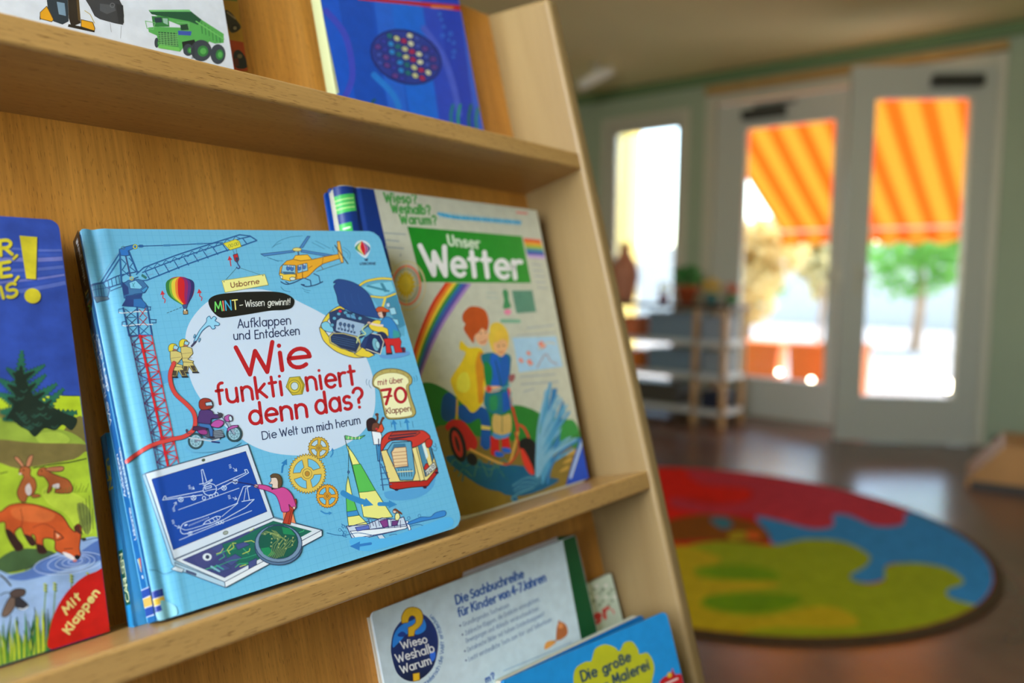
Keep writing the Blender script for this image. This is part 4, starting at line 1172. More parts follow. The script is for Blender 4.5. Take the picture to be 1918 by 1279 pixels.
    a.poly([(1150, 770), (1260, 720), (1340, 1000), (1280, 1030), (1200, 880)], (62, 130, 160)); a.poly([(1190, 850), (1240, 840), (1260, 900), (1210, 910)], (150, 200, 220), o, 3); a.poly([(1165, 805), (1195, 800), (1200, 835), (1170, 840)], (180, 206, 220), o, 3); a.poly([(1200, 940), (1270, 950), (1280, 1000), (1230, 990)], (140, 200, 220), o, 3)
    a.cur([(920, 650), (980, 610), (1060, 590), (1130, 582), (1215, 588)], 24, o); a.cur([(920, 650), (980, 610), (1060, 590), (1130, 582), (1215, 588)], 18, Yc)
    a.cur([(1030, 742), (1150, 752), (1250, 718)], 20, o); a.cur([(1030, 742), (1150, 752), (1250, 718)], 15, Yc); a.line([(1158, 752), (1130, 850)], 20, Yc)
    a.sm([(575, 1010), (640, 900), (740, 830), (800, 850), (760, 880), (690, 920), (640, 960), (620, 1060), (600, 1050)], Yc, o, 5, 4)
    a.sm([(568, 1020), (620, 1060), (700, 1170), (800, 1220), (900, 1255), (1000, 1270), (960, 1290), (860, 1290), (720, 1240), (620, 1160), (585, 1100)], Yc, o, 5, 4)
    a.poly([(880, 1260), (960, 1190), (1060, 1270), (1010, 1292), (920, 1280)], Yc, o, 4)
    a.sm([(584, 990), (630, 968), (680, 1010), (690, 1060), (640, 1060), (595, 1035)], (120, 190, 216), o, 4, 4)
    a.poly([(655, 890), (750, 850), (830, 880), (1090, 960), (1080, 1010), (940, 1120), (900, 1110), (700, 1060), (660, 960)], (40, 60, 100), o, 4)
    a.poly([(720, 960), (760, 935), (975, 990), (960, 1040), (910, 1120), (710, 1050)], (150, 176, 204), o, 4)
    for k in range(4): a.el(755 + k * 37, 990 + k * 7, 13, 16, (60, 90, 130), 0, o, 3); a.line([(755 + k * 37, 1005 + k * 7), (760 + k * 37, 1030 + k * 7)], 6, o)
    for k in range(6): a.el(740 + k * 28, 1032 + k * 7, 9, 9, (60, 90, 130), 0, o, 2.5)
    for p in ((680, 1000), (700, 940), (740, 900), (800, 890), (870, 910), (930, 940)): a.el(p[0], p[1], 18, 16, (90, 160, 190), 0, o, 3.5)
    a.poly([(800, 895), (880, 910), (900, 950), (810, 930)], (90, 150, 190), o, 3); a.line([(840, 900), (850, 940)], 5, o); a.el(752, 876, 16, 14, (190, 40, 80), 0, o, 3)
    a.poly([(650, 1100), (680, 1070), (780, 1070), (900, 1100), (930, 1130), (940, 1210), (900, 1245), (760, 1210), (660, 1160)], (190, 176, 110), o, 4)
    a.poly([(665, 1105), (690, 1078), (780, 1080), (890, 1110), (930, 1170), (895, 1240), (760, 1205), (670, 1150)], (34, 52, 88))
    for k in range(4): a.line([(680, 1100 + k * 18), (885, 1140 + k * 20)], 5, (60, 90, 130))
    a.sm([(1010, 1000), (1060, 960), (1110, 960), (1180, 1020), (1190, 1100), (1120, 1070), (1080, 1060), (1030, 1040)], Yc, o, 4, 4)
    a.el(1120, 1130, 62, 72, (30, 44, 84), 0); 
    a.poly([(930, 1190), (1000, 1060), (1060, 1090), (1120, 1150), (1100, 1250), (1050, 1260)], (36, 60, 110), o, 4)
    a.poly([(1020, 1070), (1110, 1085), (1140, 1150), (1110, 1265), (980, 1230), (975, 1200)], (28, 46, 92)); a.line([(1028, 1074), (1110, 1090), (1142, 1150), (1112, 1262), (985, 1215)], 6, (225, 218, 190))
    a.el(1070, 1175, 30, 60, (110, 170, 190), -12, o, 4); a.el(1088, 1178, 18, 34, (150, 200, 214), -12, o, 3)
    a.poly([(930, 1060), (1000, 1010), (1050, 1060), (980, 1110)], (90, 150, 180), o, 4); a.cur([(1000, 990), (950, 1040), (980, 1080), (920, 1100), (900, 1160)], 9, (190, 210, 150))
    a.sm([(690, 620), (730, 590), (830, 605), (920, 645), (1010, 725), (1060, 840), (1108, 935), (1070, 935), (960, 915), (850, 880), (745, 820), (722, 740), (705, 690), (694, 650), (716, 624)], (36, 70, 132), (24, 42, 84), 4, 4)
    for k in range(3): a.cur([(790 + k * 60, 720), (800 + k * 62, 780), (830 + k * 60, 820)], 2, (60, 96, 160))
    # mechanic
    a.sm([(1110, 1265), (1200, 1268), (1340, 1230), (1375, 1262), (1250, 1300), (1120, 1295)], (96, 150, 206), k=3)
    a.poly([(1140, 1125), (1280, 1105), (1300, 1150), (1290, 1200), (1335, 1205), (1335, 1245), (1245, 1250), (1230, 1185), (1200, 1180), (1215, 1250), (1165, 1252), (1160, 1180)], (196, 40, 44), (80, 24, 40), 4)
    a.line([(1168, 1262), (1215, 1258)], 12, (40, 40, 60)); a.poly([(1295, 1200), (1322, 1196), (1336, 1240), (1310, 1245)], (60, 40, 70))
    a.sm([(1110, 1000), (1140, 940), (1190, 930), (1240, 975), (1282, 1060), (1290, 1108), (1225, 1120), (1190, 1112), (1180, 1040), (1150, 1020)], (52, 128, 190), (30, 60, 110), 4, 4)
    a.poly([(1225, 1040), (1282, 1060), (1290, 1108), (1225, 1120)], (56, 150, 150))
    a.sm([(1090, 890), (1130, 880), (1150, 910), (1135, 935), (1105, 928)], (214, 184, 170), (90, 50, 50), 3, 3); a.poly([(1125, 885), (1165, 870), (1165, 915), (1140, 935)], (70, 36, 40)); a.el(1106, 905, 5, 5, (190, 60, 60))
    a.sm([(1072, 862), (1090, 840), (1130, 838), (1165, 855), (1195, 875), (1165, 885), (1120, 880), (1090, 885)], (196, 84, 44), (90, 40, 30), 4, 3)
    a.cur([(1130, 1005), (1080, 1000), (1020, 985)], 20, (220, 200, 190)); a.el(1010, 980, 18, 12, (190, 160, 150), 0, o, 3)
    # ---- toast
    a.z(540, 660, 3.197)
    T1 = (178, 160, 92)
    a.sm([(505, 165), (520, 130), (570, 102), (640, 98), (705, 118), (738, 150), (738, 185), (722, 205), (735, 270), (762, 350), (755, 375), (735, 388), (640, 400), (588, 392), (570, 340), (552, 250), (540, 220), (508, 200)], T1, (90, 80, 50), 4, 4)
    a.sm([(512, 172), (540, 140), (600, 122), (665, 126), (712, 150), (722, 180), (706, 205), (718, 270), (738, 345), (735, 378), (640, 392), (592, 385), (576, 335), (560, 248), (545, 215), (516, 200)], (232, 228, 180), (140, 124, 70), 3, 4)
    for q in ((560, 112), (610, 104), (650, 106), (690, 120), (720, 140)): a.el(q[0], q[1] + 6, 5, 2, (130, 100, 60), 10)
    a.text('mit', (538, 195), (592, 191), 32, 5, (140, 30, 50)); a.text('\u00fcber', (608, 187), (686, 180), 32, 5, (140, 30, 50))
    a.text('70', (570, 312), (706, 294), 86, 17, (172, 30, 44)); a.line([(572, 268), (618, 260)], 12, (172, 30, 44))
    a.text('Klappen', (588, 368), (733, 350), 33, 5, (120, 40, 40))
    for P_ in ([(470, 160), (466, 178), (472, 196)], [(486, 166), (482, 190), (496, 214)], [(750, 145), (756, 160), (755, 176)], [(765, 138), (772, 156), (768, 172)]): a.cur(P_, 3, (50, 110, 150))
    ba = (52, 132, 190)
    for x, y0, y1 in ((632, 408, 462), (708, 400, 460)): a.line([(x + 8, y1), (x + 2, y0 + 12)], 10, ba); a.poly([(x - 16, y0 + 24), (x - 4, y0 - 8), (x + 20, y0 + 20)], ba)
    for x in (614, 668, 742): a.line([(x + 6, 448), (x, 412)], 3, (50, 110, 150))
    # toaster
    a.sm([(575, 850), (600, 830), (830, 800), (880, 720), (870, 800), (800, 860), (690, 886), (600, 880)], (84, 156, 206), k=3)
    rd = (190, 48, 40)
    a.poly([(552, 590), (700, 560), (760, 560), (840, 520), (895, 700), (830, 770), (700, 778), (605, 780)], (226, 206, 130), (60, 50, 50), 4)
    a.poly([(602, 778), (830, 766), (892, 690), (895, 720), (835, 800), (740, 808), (640, 822), (608, 810)], (176, 40, 34), (70, 30, 30), 4)
    a.sm([(552, 560), (560, 520), (590, 485), (640, 472), (780, 466), (820, 475), (850, 510), (800, 545), (770, 562), (740, 566), (730, 530), (610, 530), (560, 590)], (196, 56, 46), (80, 30, 30), 4, 4)
    a.poly([(600, 510), (625, 478), (775, 470), (790, 480), (760, 500), (620, 524)], (170, 60, 50), (60, 30, 40), 3); a.line([(612, 500), (765, 484)], 7, (60, 40, 60)); a.line([(600, 518), (750, 500)], 8, (60, 40, 60))
    a.poly([(590, 590), (622, 540), (735, 532), (760, 720), (745, 764), (670, 766)], (96, 160, 190), (40, 50, 70), 4); a.poly([(610, 600), (632, 548), (700, 545), (722, 690), (650, 696)], (60, 116, 150))
    a.poly([(618, 598), (636, 572), (704, 566), (716, 680), (636, 690)], (226, 196, 150), (120, 80, 60), 3)
    for k in range(5): a.line([(624, 600 + k * 20), (712, 592 + k * 20)], 3, (160, 90, 60))
    for k in range(6): a.line([(660 + k * 15, 700), (664 + k * 15, 742)], 4, (40, 70, 90))
    a.line([(655, 716), (745, 710)], 6, (214, 206, 160))
    a.poly([(740, 575), (765, 565), (815, 762), (790, 772)], (230, 212, 140), (60, 50, 50), 3)
    a.poly([(775, 560), (800, 545), (845, 700), (820, 745)], (70, 130, 160), (40, 50, 70), 3); a.poly([(800, 550), (815, 540), (838, 620), (826, 640)], (210, 224, 220)); a.poly([(838, 560), (850, 552), (870, 630), (862, 660)], (60, 120, 150), (40, 50, 70), 3)
    a.sm([(820, 530), (845, 515), (862, 530), (856, 560), (830, 570)], rd, (80, 24, 24), 3, 3); a.sm([(812, 690), (826, 664), (842, 680), (850, 700), (820, 704)], rd, (80, 24, 24), 3, 3)
    a.poly([(818, 710), (872, 656), (886, 690), (828, 742)], (196, 200, 196), (50, 50, 60), 3)
    for q in ((832, 722), (850, 706), (866, 684)): a.ring(q[0], q[1], 7, 8, 3.5, (50, 50, 60))
    for q in ((648, 822), (818, 808), (888, 720)): a.el(q[0], q[1], 12, 7, (60, 24, 50))
    for P_ in ([(858, 575), (880, 590), (890, 570)], [(866, 560), (884, 566), (880, 545)]): a.cur(P_, 3, (50, 90, 120))
    # child on the ladder
    a.line([(540, 600), (568, 824)], 7, (50, 90, 140)); a.line([(556, 600), (560, 650)], 6, (50, 90, 140)); a.line([(556, 668), (605, 778)], 6, (50, 90, 140))
    for k in range(4): a.line([(552, 690 + k * 35), (582 + k * 12, 684 + k * 35)], 5, (50, 90, 140))
    a.poly([(525, 545), (552, 540), (552, 600), (548, 650), (536, 650), (530, 600)], (60, 130, 180), (30, 50, 90), 3)
    a.poly([(498, 472), (548, 470), (560, 500), (552, 550), (512, 552)], (228, 232, 238), (50, 50, 80), 3); a.line([(540, 518), (541, 560)], 6, (40, 40, 80))
    a.poly([(500, 470), (560, 425), (572, 458), (560, 480)], (214, 80, 50), (90, 36, 36), 3)
    a.cur([(550, 430), (560, 405), (566, 392)], 13, (96, 58, 48)); a.cur([(526, 420), (534, 395), (530, 370)], 13, (96, 58, 48)); a.el(530, 372, 11, 9, (96, 58, 48)); a.el(567, 394, 9, 8, (96, 58, 48))
    a.sm([(466, 430), (470, 405), (495, 390), (520, 400), (525, 425), (520, 465), (480, 472), (470, 455)], (44, 30, 36), k=4); a.sm([(505, 428), (530, 420), (545, 440), (525, 470), (500, 465)], (110, 66, 52), (50, 30, 34), 3, 3); a.el(528, 458, 8, 6, (196, 50, 60))
    # ---- gears
    def gear(x, y, r, c, c2, rot=0, n=34):
        P_ = []
        for i in range(n * 2):
            rr_ = r * (1.0 if i % 2 else 0.9); t = math.pi * i / n; P_.append((x + rr_ * math.cos(t), y + rr_ * 1.06 * math.sin(t)))
        a.poly(P_, c, c2, 3)
        for k in range(4):
            a0 = rot + 90 * k + 12; a1 = rot + 90 * k + 78
            Q = [(x + r * .74 * math.cos(math.radians(t)), y + r * .78 * math.sin(math.radians(t))) for t in range(a0, a1 + 1, 11)] + [(x + r * .36 * math.cos(math.radians(t)), y + r * .38 * math.sin(math.radians(t))) for t in (a1 - 6, (a0 + a1) // 2, a0 + 6)]
            a.poly(Q, (108, 182, 216) if y > 600 else (170, 200, 220), c2, 3)
        a.ring(x, y, r * .24, r * .26, 3, c2); a.el(x, y, r * .12, r * .13, (180, 130, 50), 0, c2, 3)
    gear(182, 572, 64, (206, 166, 60), (120, 100, 50), 5, 22); gear(113, 726, 114, (214, 184, 84), (130, 110, 60), -10, 40); gear(233, 860, 68, (222, 158, 50), (130, 90, 40), 0, 26)
    def barrow(pts, w, hd):
        a.cur(pts, w, ba); p, q = pts[-2], pts[-1]; d = math.atan2(q[1] - p[1], q[0] - p[0])
        a.poly([(q[0] + hd * 1.3 * math.cos(d), q[1] + hd * 1.3 * math.sin(d)), (q[0] + hd * math.cos(d + 2.1), q[1] + hd * math.sin(d + 2.1)), (q[0] + hd * math.cos(d - 2.1), q[1] + hd * math.sin(d - 2.1))], ba)
    barrow([(254, 624), (266, 605), (264, 584)], 8, 11); barrow([(196, 950), (222, 964), (248, 962)], 9, 12)
    a.z(220, 820, 4); a.line([(1232, 258), (1236, 215), (1252, 192)], 14, (40, 120, 180)); a.poly([(1225, 190), (1268, 158), (1270, 205)], (40, 120, 180)); a.z(540, 660, 3.197)
    # ---- sailing boat
    a.line([(335, 500), (458, 985)], 4, (40, 60, 60))
    a.poly([(345, 548), (385, 600), (430, 672), (385, 676)], (232, 226, 130), (60, 90, 60), 3)
    a.poly([(383, 674), (432, 668), (522, 826), (470, 834), (422, 838)], (88, 184, 84), (40, 100, 60), 3)
    a.poly([(422, 838), (470, 834), (522, 826), (625, 985), (540, 996), (450, 984)], (228, 224, 130), (60, 90, 60), 3)
    a.poly([(340, 497), (400, 510), (460, 496), (430, 518), (345, 522)], (100, 190, 110), (40, 90, 60), 3)
    for k in range(4): a.line([(360 + k * 22, 504), (358 + k * 22, 519)], 4, (220, 226, 170))
    a.line([(362, 560), (358, 735)], 3, (40, 60, 60)); a.el(360, 716, 6, 8, (60, 100, 150), 0, (30, 40, 70), 2)
    a.poly([(357, 740), (346, 800), (345, 860), (383, 858)], (228, 224, 130), (60, 90, 60), 3)
    a.poly([(345, 860), (383, 858), (412, 945), (350, 955)], (88, 184, 84), (40, 100, 60), 3)
    a.poly([(350, 955), (412, 945), (424, 975), (354, 985)], (60, 140, 200), (40, 80, 120), 3)
    a.poly([(354, 985), (424, 975), (478, 1030), (362, 1058)], (228, 224, 130), (60, 90, 60), 3)
    barrow([(328, 842), (370, 866), (420, 886), (470, 902)], 34, 32); barrow([(545, 908), (590, 908), (615, 909)], 24, 28)
    a.poly([(348, 1040), (470, 1030), (560, 990), (640, 1000), (690, 985), (712, 1050), (620, 1075), (470, 1108), (380, 1112)], (196, 208, 226), (50, 60, 110), 4)
    a.poly([(370, 1070), (720, 1040), (700, 1056), (560, 1085), (400, 1112)], (226, 232, 238), (50, 60, 110), 3)
    for k in range(11): a.line([(480 + k * 19, 1000 + (k % 3) * 6), (492 + k * 18, 1048 - (k % 2) * 10)], 4, (60, 60, 110))
    for p, q in (((360, 1045), (480, 1010)), ((480, 1060), (700, 1030)), ((470, 996), (620, 1000))): a.line([p, q], 4, (50, 60, 110))
    a.poly([(400, 1048), (480, 1034), (486, 1056), (412, 1070)], (90, 110, 190), (50, 50, 110), 3); a.poly([(545, 1010), (590, 998), (600, 1040), (570, 1050)], (130, 60, 130), (50, 40, 100), 3); a.poly([(620, 1010), (660, 1006), (650, 1034), (622, 1038)], (110, 60, 120), (50, 40, 100), 3)
    a.sm([(640, 970), (658, 962), (668, 985), (655, 1005), (640, 1000)], (230, 224, 150), (60, 70, 60), 3, 3); a.el(636, 952, 11, 12, (220, 190, 170), 0, (60, 40, 50), 2.5); a.sm([(624, 945), (640, 934), (662, 948), (678, 960), (680, 972), (655, 958), (645, 950)], (110, 60, 44), k=3)
    a.poly([(530, 1096), (562, 1090), (594, 1130), (585, 1146), (562, 1140)], (200, 212, 226), (40, 110, 160), 3); a.poly([(702, 1010), (716, 1008), (734, 1060), (722, 1068)], (226, 232, 238), (50, 60, 110), 3)
    a.sm([(715, 1020), (770, 995), (800, 985), (850, 985), (880, 960), (935, 948), (940, 975), (900, 990), (850, 1000), (780, 1016), (725, 1030)], (56, 130, 200), (30, 80, 140), 3, 4)
    for P_ in ([(605, 1095), (640, 1088), (670, 1100), (700, 1088)], [(730, 1040), (780, 1030), (830, 1042), (880, 1030), (902, 1024)], [(680, 1108), (720, 1100), (770, 1096)], [(316, 1060), (330, 1080), (325, 1098), (350, 1106)], [(318, 1028), (340, 1040), (345, 1055)]): a.cur(P_, 3.5, (36, 100, 156))
    for q in ((308, 1062), (328, 1042), (340, 1078), (335, 1095), (784, 978), (720, 992)): a.ring(q[0], q[1], 8, 9, 3, (60, 120, 170))
    a.z()
    a.sm([(655, 1010), (680, 1005), (720, 1008), (790, 985), (840, 968), (846, 985), (800, 1003), (740, 1020), (690, 1032), (662, 1026)], (84, 172, 224), k=4)
    a.line([(694, 1018), (668, 1022)], 5, (48, 120, 190)); a.poly([(655, 1023), (674, 1014), (673, 1031)], (48, 120, 190))
    a.cur([(612, 998), (640, 1003), (670, 998), (700, 1003)], 1.2, (36, 100, 156))
    # ---- laptop with blueprint
    a.z(220, 820, 4)
    a.poly([(190, 275), (215, 262), (975, 48), (1160, 590), (1530, 690), (1528, 735), (815, 1120), (440, 985), (405, 945)], (150, 184, 206), (60, 90, 110), 4)
    a.poly([(210, 268), (975, 50), (1166, 598), (420, 912)], (200, 210, 222), (50, 70, 100), 5)
    a.poly([(255, 312), (958, 103), (1118, 552), (416, 840)], (20, 68, 158), (30, 50, 110), 3)
    a.el(642, 168, 12, 9, (70, 90, 70), -20, (40, 50, 40), 3); a.el(808, 712, 19, 13, (150, 160, 150), -20, (60, 60, 60), 3)
    wl = (196, 212, 232); w = 5
    a.line([(335, 468), (350, 437), (362, 440), (358, 455), (640, 398)], w, wl); a.line([(335, 468), (380, 462), (635, 428)], w, wl); a.line([(738, 360), (960, 262), (950, 240), (968, 238), (980, 262), (960, 275), (750, 388)], w, wl)
    a.ring(690, 388, 50, 44, w, wl, -15); a.line([(640, 345), (626, 242), (638, 238), (668, 335)], w, wl); a.line([(612, 348), (660, 340), (705, 312), (706, 322), (664, 352), (640, 355)], w, wl)
    a.line([(652, 372), (700, 358), (702, 372), (655, 386), (652, 372)], w, wl); a.cur([(645, 405), (690, 392), (735, 385)], 4, wl)
    for q in ((472, 463), (568, 450), (796, 376), (880, 328)):
        a.ring(q[0], q[1], 18, 17, 4.5, wl); a.line([(q[0] - 12, q[1] - 12), (q[0] + 12, q[1] + 12)], 4, wl); a.line([(q[0] + 12, q[1] - 12), (q[0] - 12, q[1] + 12)], 4, wl)
    for q in ((646, 452), (698, 440), (740, 424)): a.ring(q[0], q[1], 12, 13, 4.5, wl)
    a.line([(455, 540), (908, 378)], 4, wl); a.line([(462, 766), (1004, 546)], 4, wl)
    def arr(x0, y0, x1, y1):
        a.line([(x0, y0), (x1, y1)], 4, wl); d = math.atan2(y1 - y0, x1 - x0)
        for s_ in (2.5, -2.5): a.line([(x1, y1), (x1 + 20 * math.cos(d + s_), y1 + 20 * math.sin(d + s_))], 4, wl)
    arr(552, 372, 574, 384); arr(866, 228, 892, 250); arr(420, 520, 438, 482); arr(862, 450, 892, 460); arr(426, 656, 466, 674)
    for x, y in ((528, 362), (832, 206), (826, 436), (410, 530), (405, 622)):
        for k in range(3): a.line([(x + k * 3, y + k * 11), (x + 14 + k * 3, y - 5 + k * 11)], 4, wl)
    a.cur([(470, 690), (478, 660), (510, 634), (640, 592), (800, 530), (893, 492)], w, wl); a.cur([(470, 690), (475, 710), (505, 720), (600, 690), (700, 655)], w, wl); a.line([(700, 655), (800, 610), (960, 520), (1022, 462), (930, 478)], w, wl)
    a.cur([(478, 680), (520, 690), (640, 655)], 4, wl)
    a.poly([(640, 650), (660, 626), (740, 588), (770, 590), (760, 612), (700, 640)], (20, 68, 158), wl, 4); a.line([(680, 616), (700, 640)], 4, wl); a.line([(710, 600), (728, 626)], 4, wl); a.line([(735, 590), (750, 614)], 4, wl)
    a.line([(893, 492), (940, 368), (960, 362), (995, 362), (970, 372), (985, 462)], w, wl); a.line([(960, 375), (945, 470)], 4, wl); a.line([(780, 590), (900, 490)], 4, wl)
    for k in range(13): a.line([(535 + k * 12, 654 - k * 5), (537 + k * 12, 662 - k * 5)], 3.5, wl)
    a.poly([(500, 650), (522, 646), (520, 656), (500, 664)], wl)
    for q in ((535, 712), (548, 708), (745, 636), (765, 630), (785, 624)): a.ring(q[0], q[1] + 6, 8, 12, 4, wl)
    # keyboard deck: circuit board
    a.poly([(425, 915), (1166, 600), (1528, 692), (800, 1080)], (206, 214, 222), (50, 70, 100), 4)
    a.poly([(480, 915), (1165, 622), (1455, 700), (800, 1050)], (60, 66, 118))
    a.poly([(780, 800), (880, 770), (1165, 622), (1455, 700), (1120, 880), (960, 960), (880, 940), (820, 900)], (28, 100, 84))
    for P_ in ([(690, 830), (780, 790), (810, 870), (740, 890)], [(790, 920), (880, 870), (930, 900), (850, 960)], [(880, 800), (950, 780), (990, 800), (900, 840)], [(980, 930), (1040, 900), (1040, 960), (980, 1000)], [(690, 970), (780, 940), (850, 980), (760, 1010)]): a.poly(P_, (66, 76, 130), (36, 60, 90), 3)
    a.poly([(560, 900), (700, 830), (750, 860), (740, 900), (650, 970), (610, 960)], (66, 70, 122)); a.el(670, 893, 34, 28, (206, 214, 222)); a.el(672, 893, 13, 13, (50, 60, 90), 0, (30, 40, 60), 3)
    yl = (176, 190, 84)
    for P_ in ([(760, 915), (800, 890), (790, 870)], [(740, 880), (800, 850), (880, 830)], [(830, 850), (870, 820), (860, 790), (885, 790)], [(950, 780), (1000, 770), (1040, 790)], [(660, 985), (740, 960), (720, 990)], [(880, 970), (910, 945), (975, 940)], [(915, 965), (960, 950)], [(990, 700), (1010, 690), (1020, 680)], [(1360, 710), (1390, 700), (1395, 690)], [(940, 830), (980, 870)], [(935, 870), (985, 850), (990, 830)], [(790, 830), (770, 860), (740, 870)], [(850, 800), (820, 840), (840, 870)]): a.line(P_, 6, yl if P_[0][0] % 20 else (60, 160, 110))
    a.line([(700, 980), (850, 920), (960, 900), (1050, 870)], 6, (50, 140, 110)); a.line([(760, 1000), (700, 965)], 14, (120, 170, 190)); a.line([(790, 985), (740, 955)], 10, (60, 150, 150))
    a.poly([(425, 935), (800, 1080), (806, 1122), (440, 985)], (168, 196, 216), (50, 70, 100), 4); a.poly([(800, 1080), (1528, 692), (1530, 735), (806, 1122)], (214, 220, 226), (50, 70, 100), 4)
    a.poly([(512, 990), (588, 1018), (586, 1032), (512, 1006)], (70, 80, 120), (40, 50, 80), 3)
    a.poly([(398, 985), (430, 962), (498, 985), (480, 1010), (440, 1000)], (200, 212, 222), (60, 90, 110), 4); a.cur([(235, 988), (300, 995), (350, 1018), (410, 1000)], 4, (60, 110, 140))
    # magnifier
    a.el(1203, 820, 176, 134, (84, 112, 144), 0, (40, 60, 90), 5); a.el(1203, 792, 176, 142, (112, 138, 166), 0, (40, 60, 90), 5)
    a.el(1203, 782, 148, 126, (24, 86, 72), 0, (40, 60, 90), 4)
    a.poly([(1070, 830), (1130, 820), (1180, 870), (1130, 895), (1090, 870)], (30, 130, 84)); a.poly([(1230, 670), (1290, 680), (1330, 730), (1240, 720)], (30, 130, 84))
    rnd_ = random.Random(3)
    for k in range(9): a.line([(1075 + k * 13, 722 + (k % 3) * 8 - k * 5), (1110 + k * 12, 700 + k * 3), (1150 + k * 12, 715 + k * 6), (1175 + k * 9, 760 - k * 2)], 3.5, (130, 150, 90))
    for k in range(9): a.line([(1125 + k * 14, 905 - abs(k - 4) * 5), (1150 + k * 14, 860 - k * 4), (1160 + k * 17, 800 + (k % 3) * 8), (1200 + k * 16, 765 - (k % 2) * 14)], 3.5, (130, 150, 90))
    for k in range(16): a.el(1100 + (k * 53) % 215, 720 + (k * 37) % 120, 6, 6, (150, 166, 110))
    # man with pointer
    a.poly([(1235, 550), (1310, 560), (1330, 640), (1240, 620)], (226, 130, 90))
    a.poly([(1270, 545), (1310, 470), (1335, 458), (1338, 490), (1310, 560), (1292, 650), (1235, 640)], (176, 60, 44), (80, 30, 30), 4); a.line([(1300, 540), (1275, 645)], 5, (120, 36, 30))
    a.sm([(1050, 352), (1120, 360), (1170, 385), (1240, 372), (1300, 420), (1335, 515), (1318, 525), (1300, 520), (1280, 500), (1285, 548), (1230, 555), (1212, 500), (1180, 430), (1110, 395), (1048, 378)], (196, 72, 142), (100, 30, 80), 4, 4)
    a.sm([(1148, 300), (1175, 278), (1205, 280), (1222, 310), (1222, 350), (1205, 375), (1180, 380), (1155, 372), (1158, 350), (1132, 345), (1148, 325)], (218, 196, 180), (90, 60, 60), 3.5, 3)
    a.sm([(1142, 285), (1165, 270), (1205, 275), (1225, 305), (1228, 345), (1215, 375), (1200, 372), (1200, 330), (1185, 300), (1150, 300)], (92, 72, 50), (50, 40, 40), 3, 3)
    a.poly([(1148, 372), (1170, 385), (1152, 392)], (30, 24, 30)); a.el(1320, 525, 10, 12, (218, 180, 160), 0, (80, 40, 50), 3)
    a.el(1035, 362, 16, 12, (206, 170, 170), 0, (80, 40, 60), 3); a.line([(835, 322), (1000, 350), (1055, 372)], 6, (40, 30, 70))
    # ---- library sticker on the joint
    a.z(220, 1060, 6.393)
    for y0, y1, c in ((0, 30, (206, 214, 224)), (3, 92, (40, 62, 150)), (92, 100, (206, 214, 224)), (100, 182, (216, 176, 66)), (182, 190, (206, 214, 224)), (190, 262, (40, 62, 150)), (262, 268, (206, 214, 224))):
        xl = lambda y: 285 + y * .19; xr = lambda y: 545 + y * .19
        yl_ = lambda y: 345 + y * .98; yr_ = lambda y: 262 + y * .95
        a.poly([(xl(y0), yl_(y0)), (xr(y0), yr_(y0)), (xr(y1), yr_(y1)), (xl(y1), yl_(y1))], c)
    a.sm([(470, 570), (580, 520), (590, 600), (560, 650), (500, 650), (478, 610)], (140, 196, 214), k=3)
    # worn corners
    a.z()
    a.sm([(300, 1125), (325, 1132), (332, 1150), (312, 1160)], (130, 190, 208), k=3)
    return a
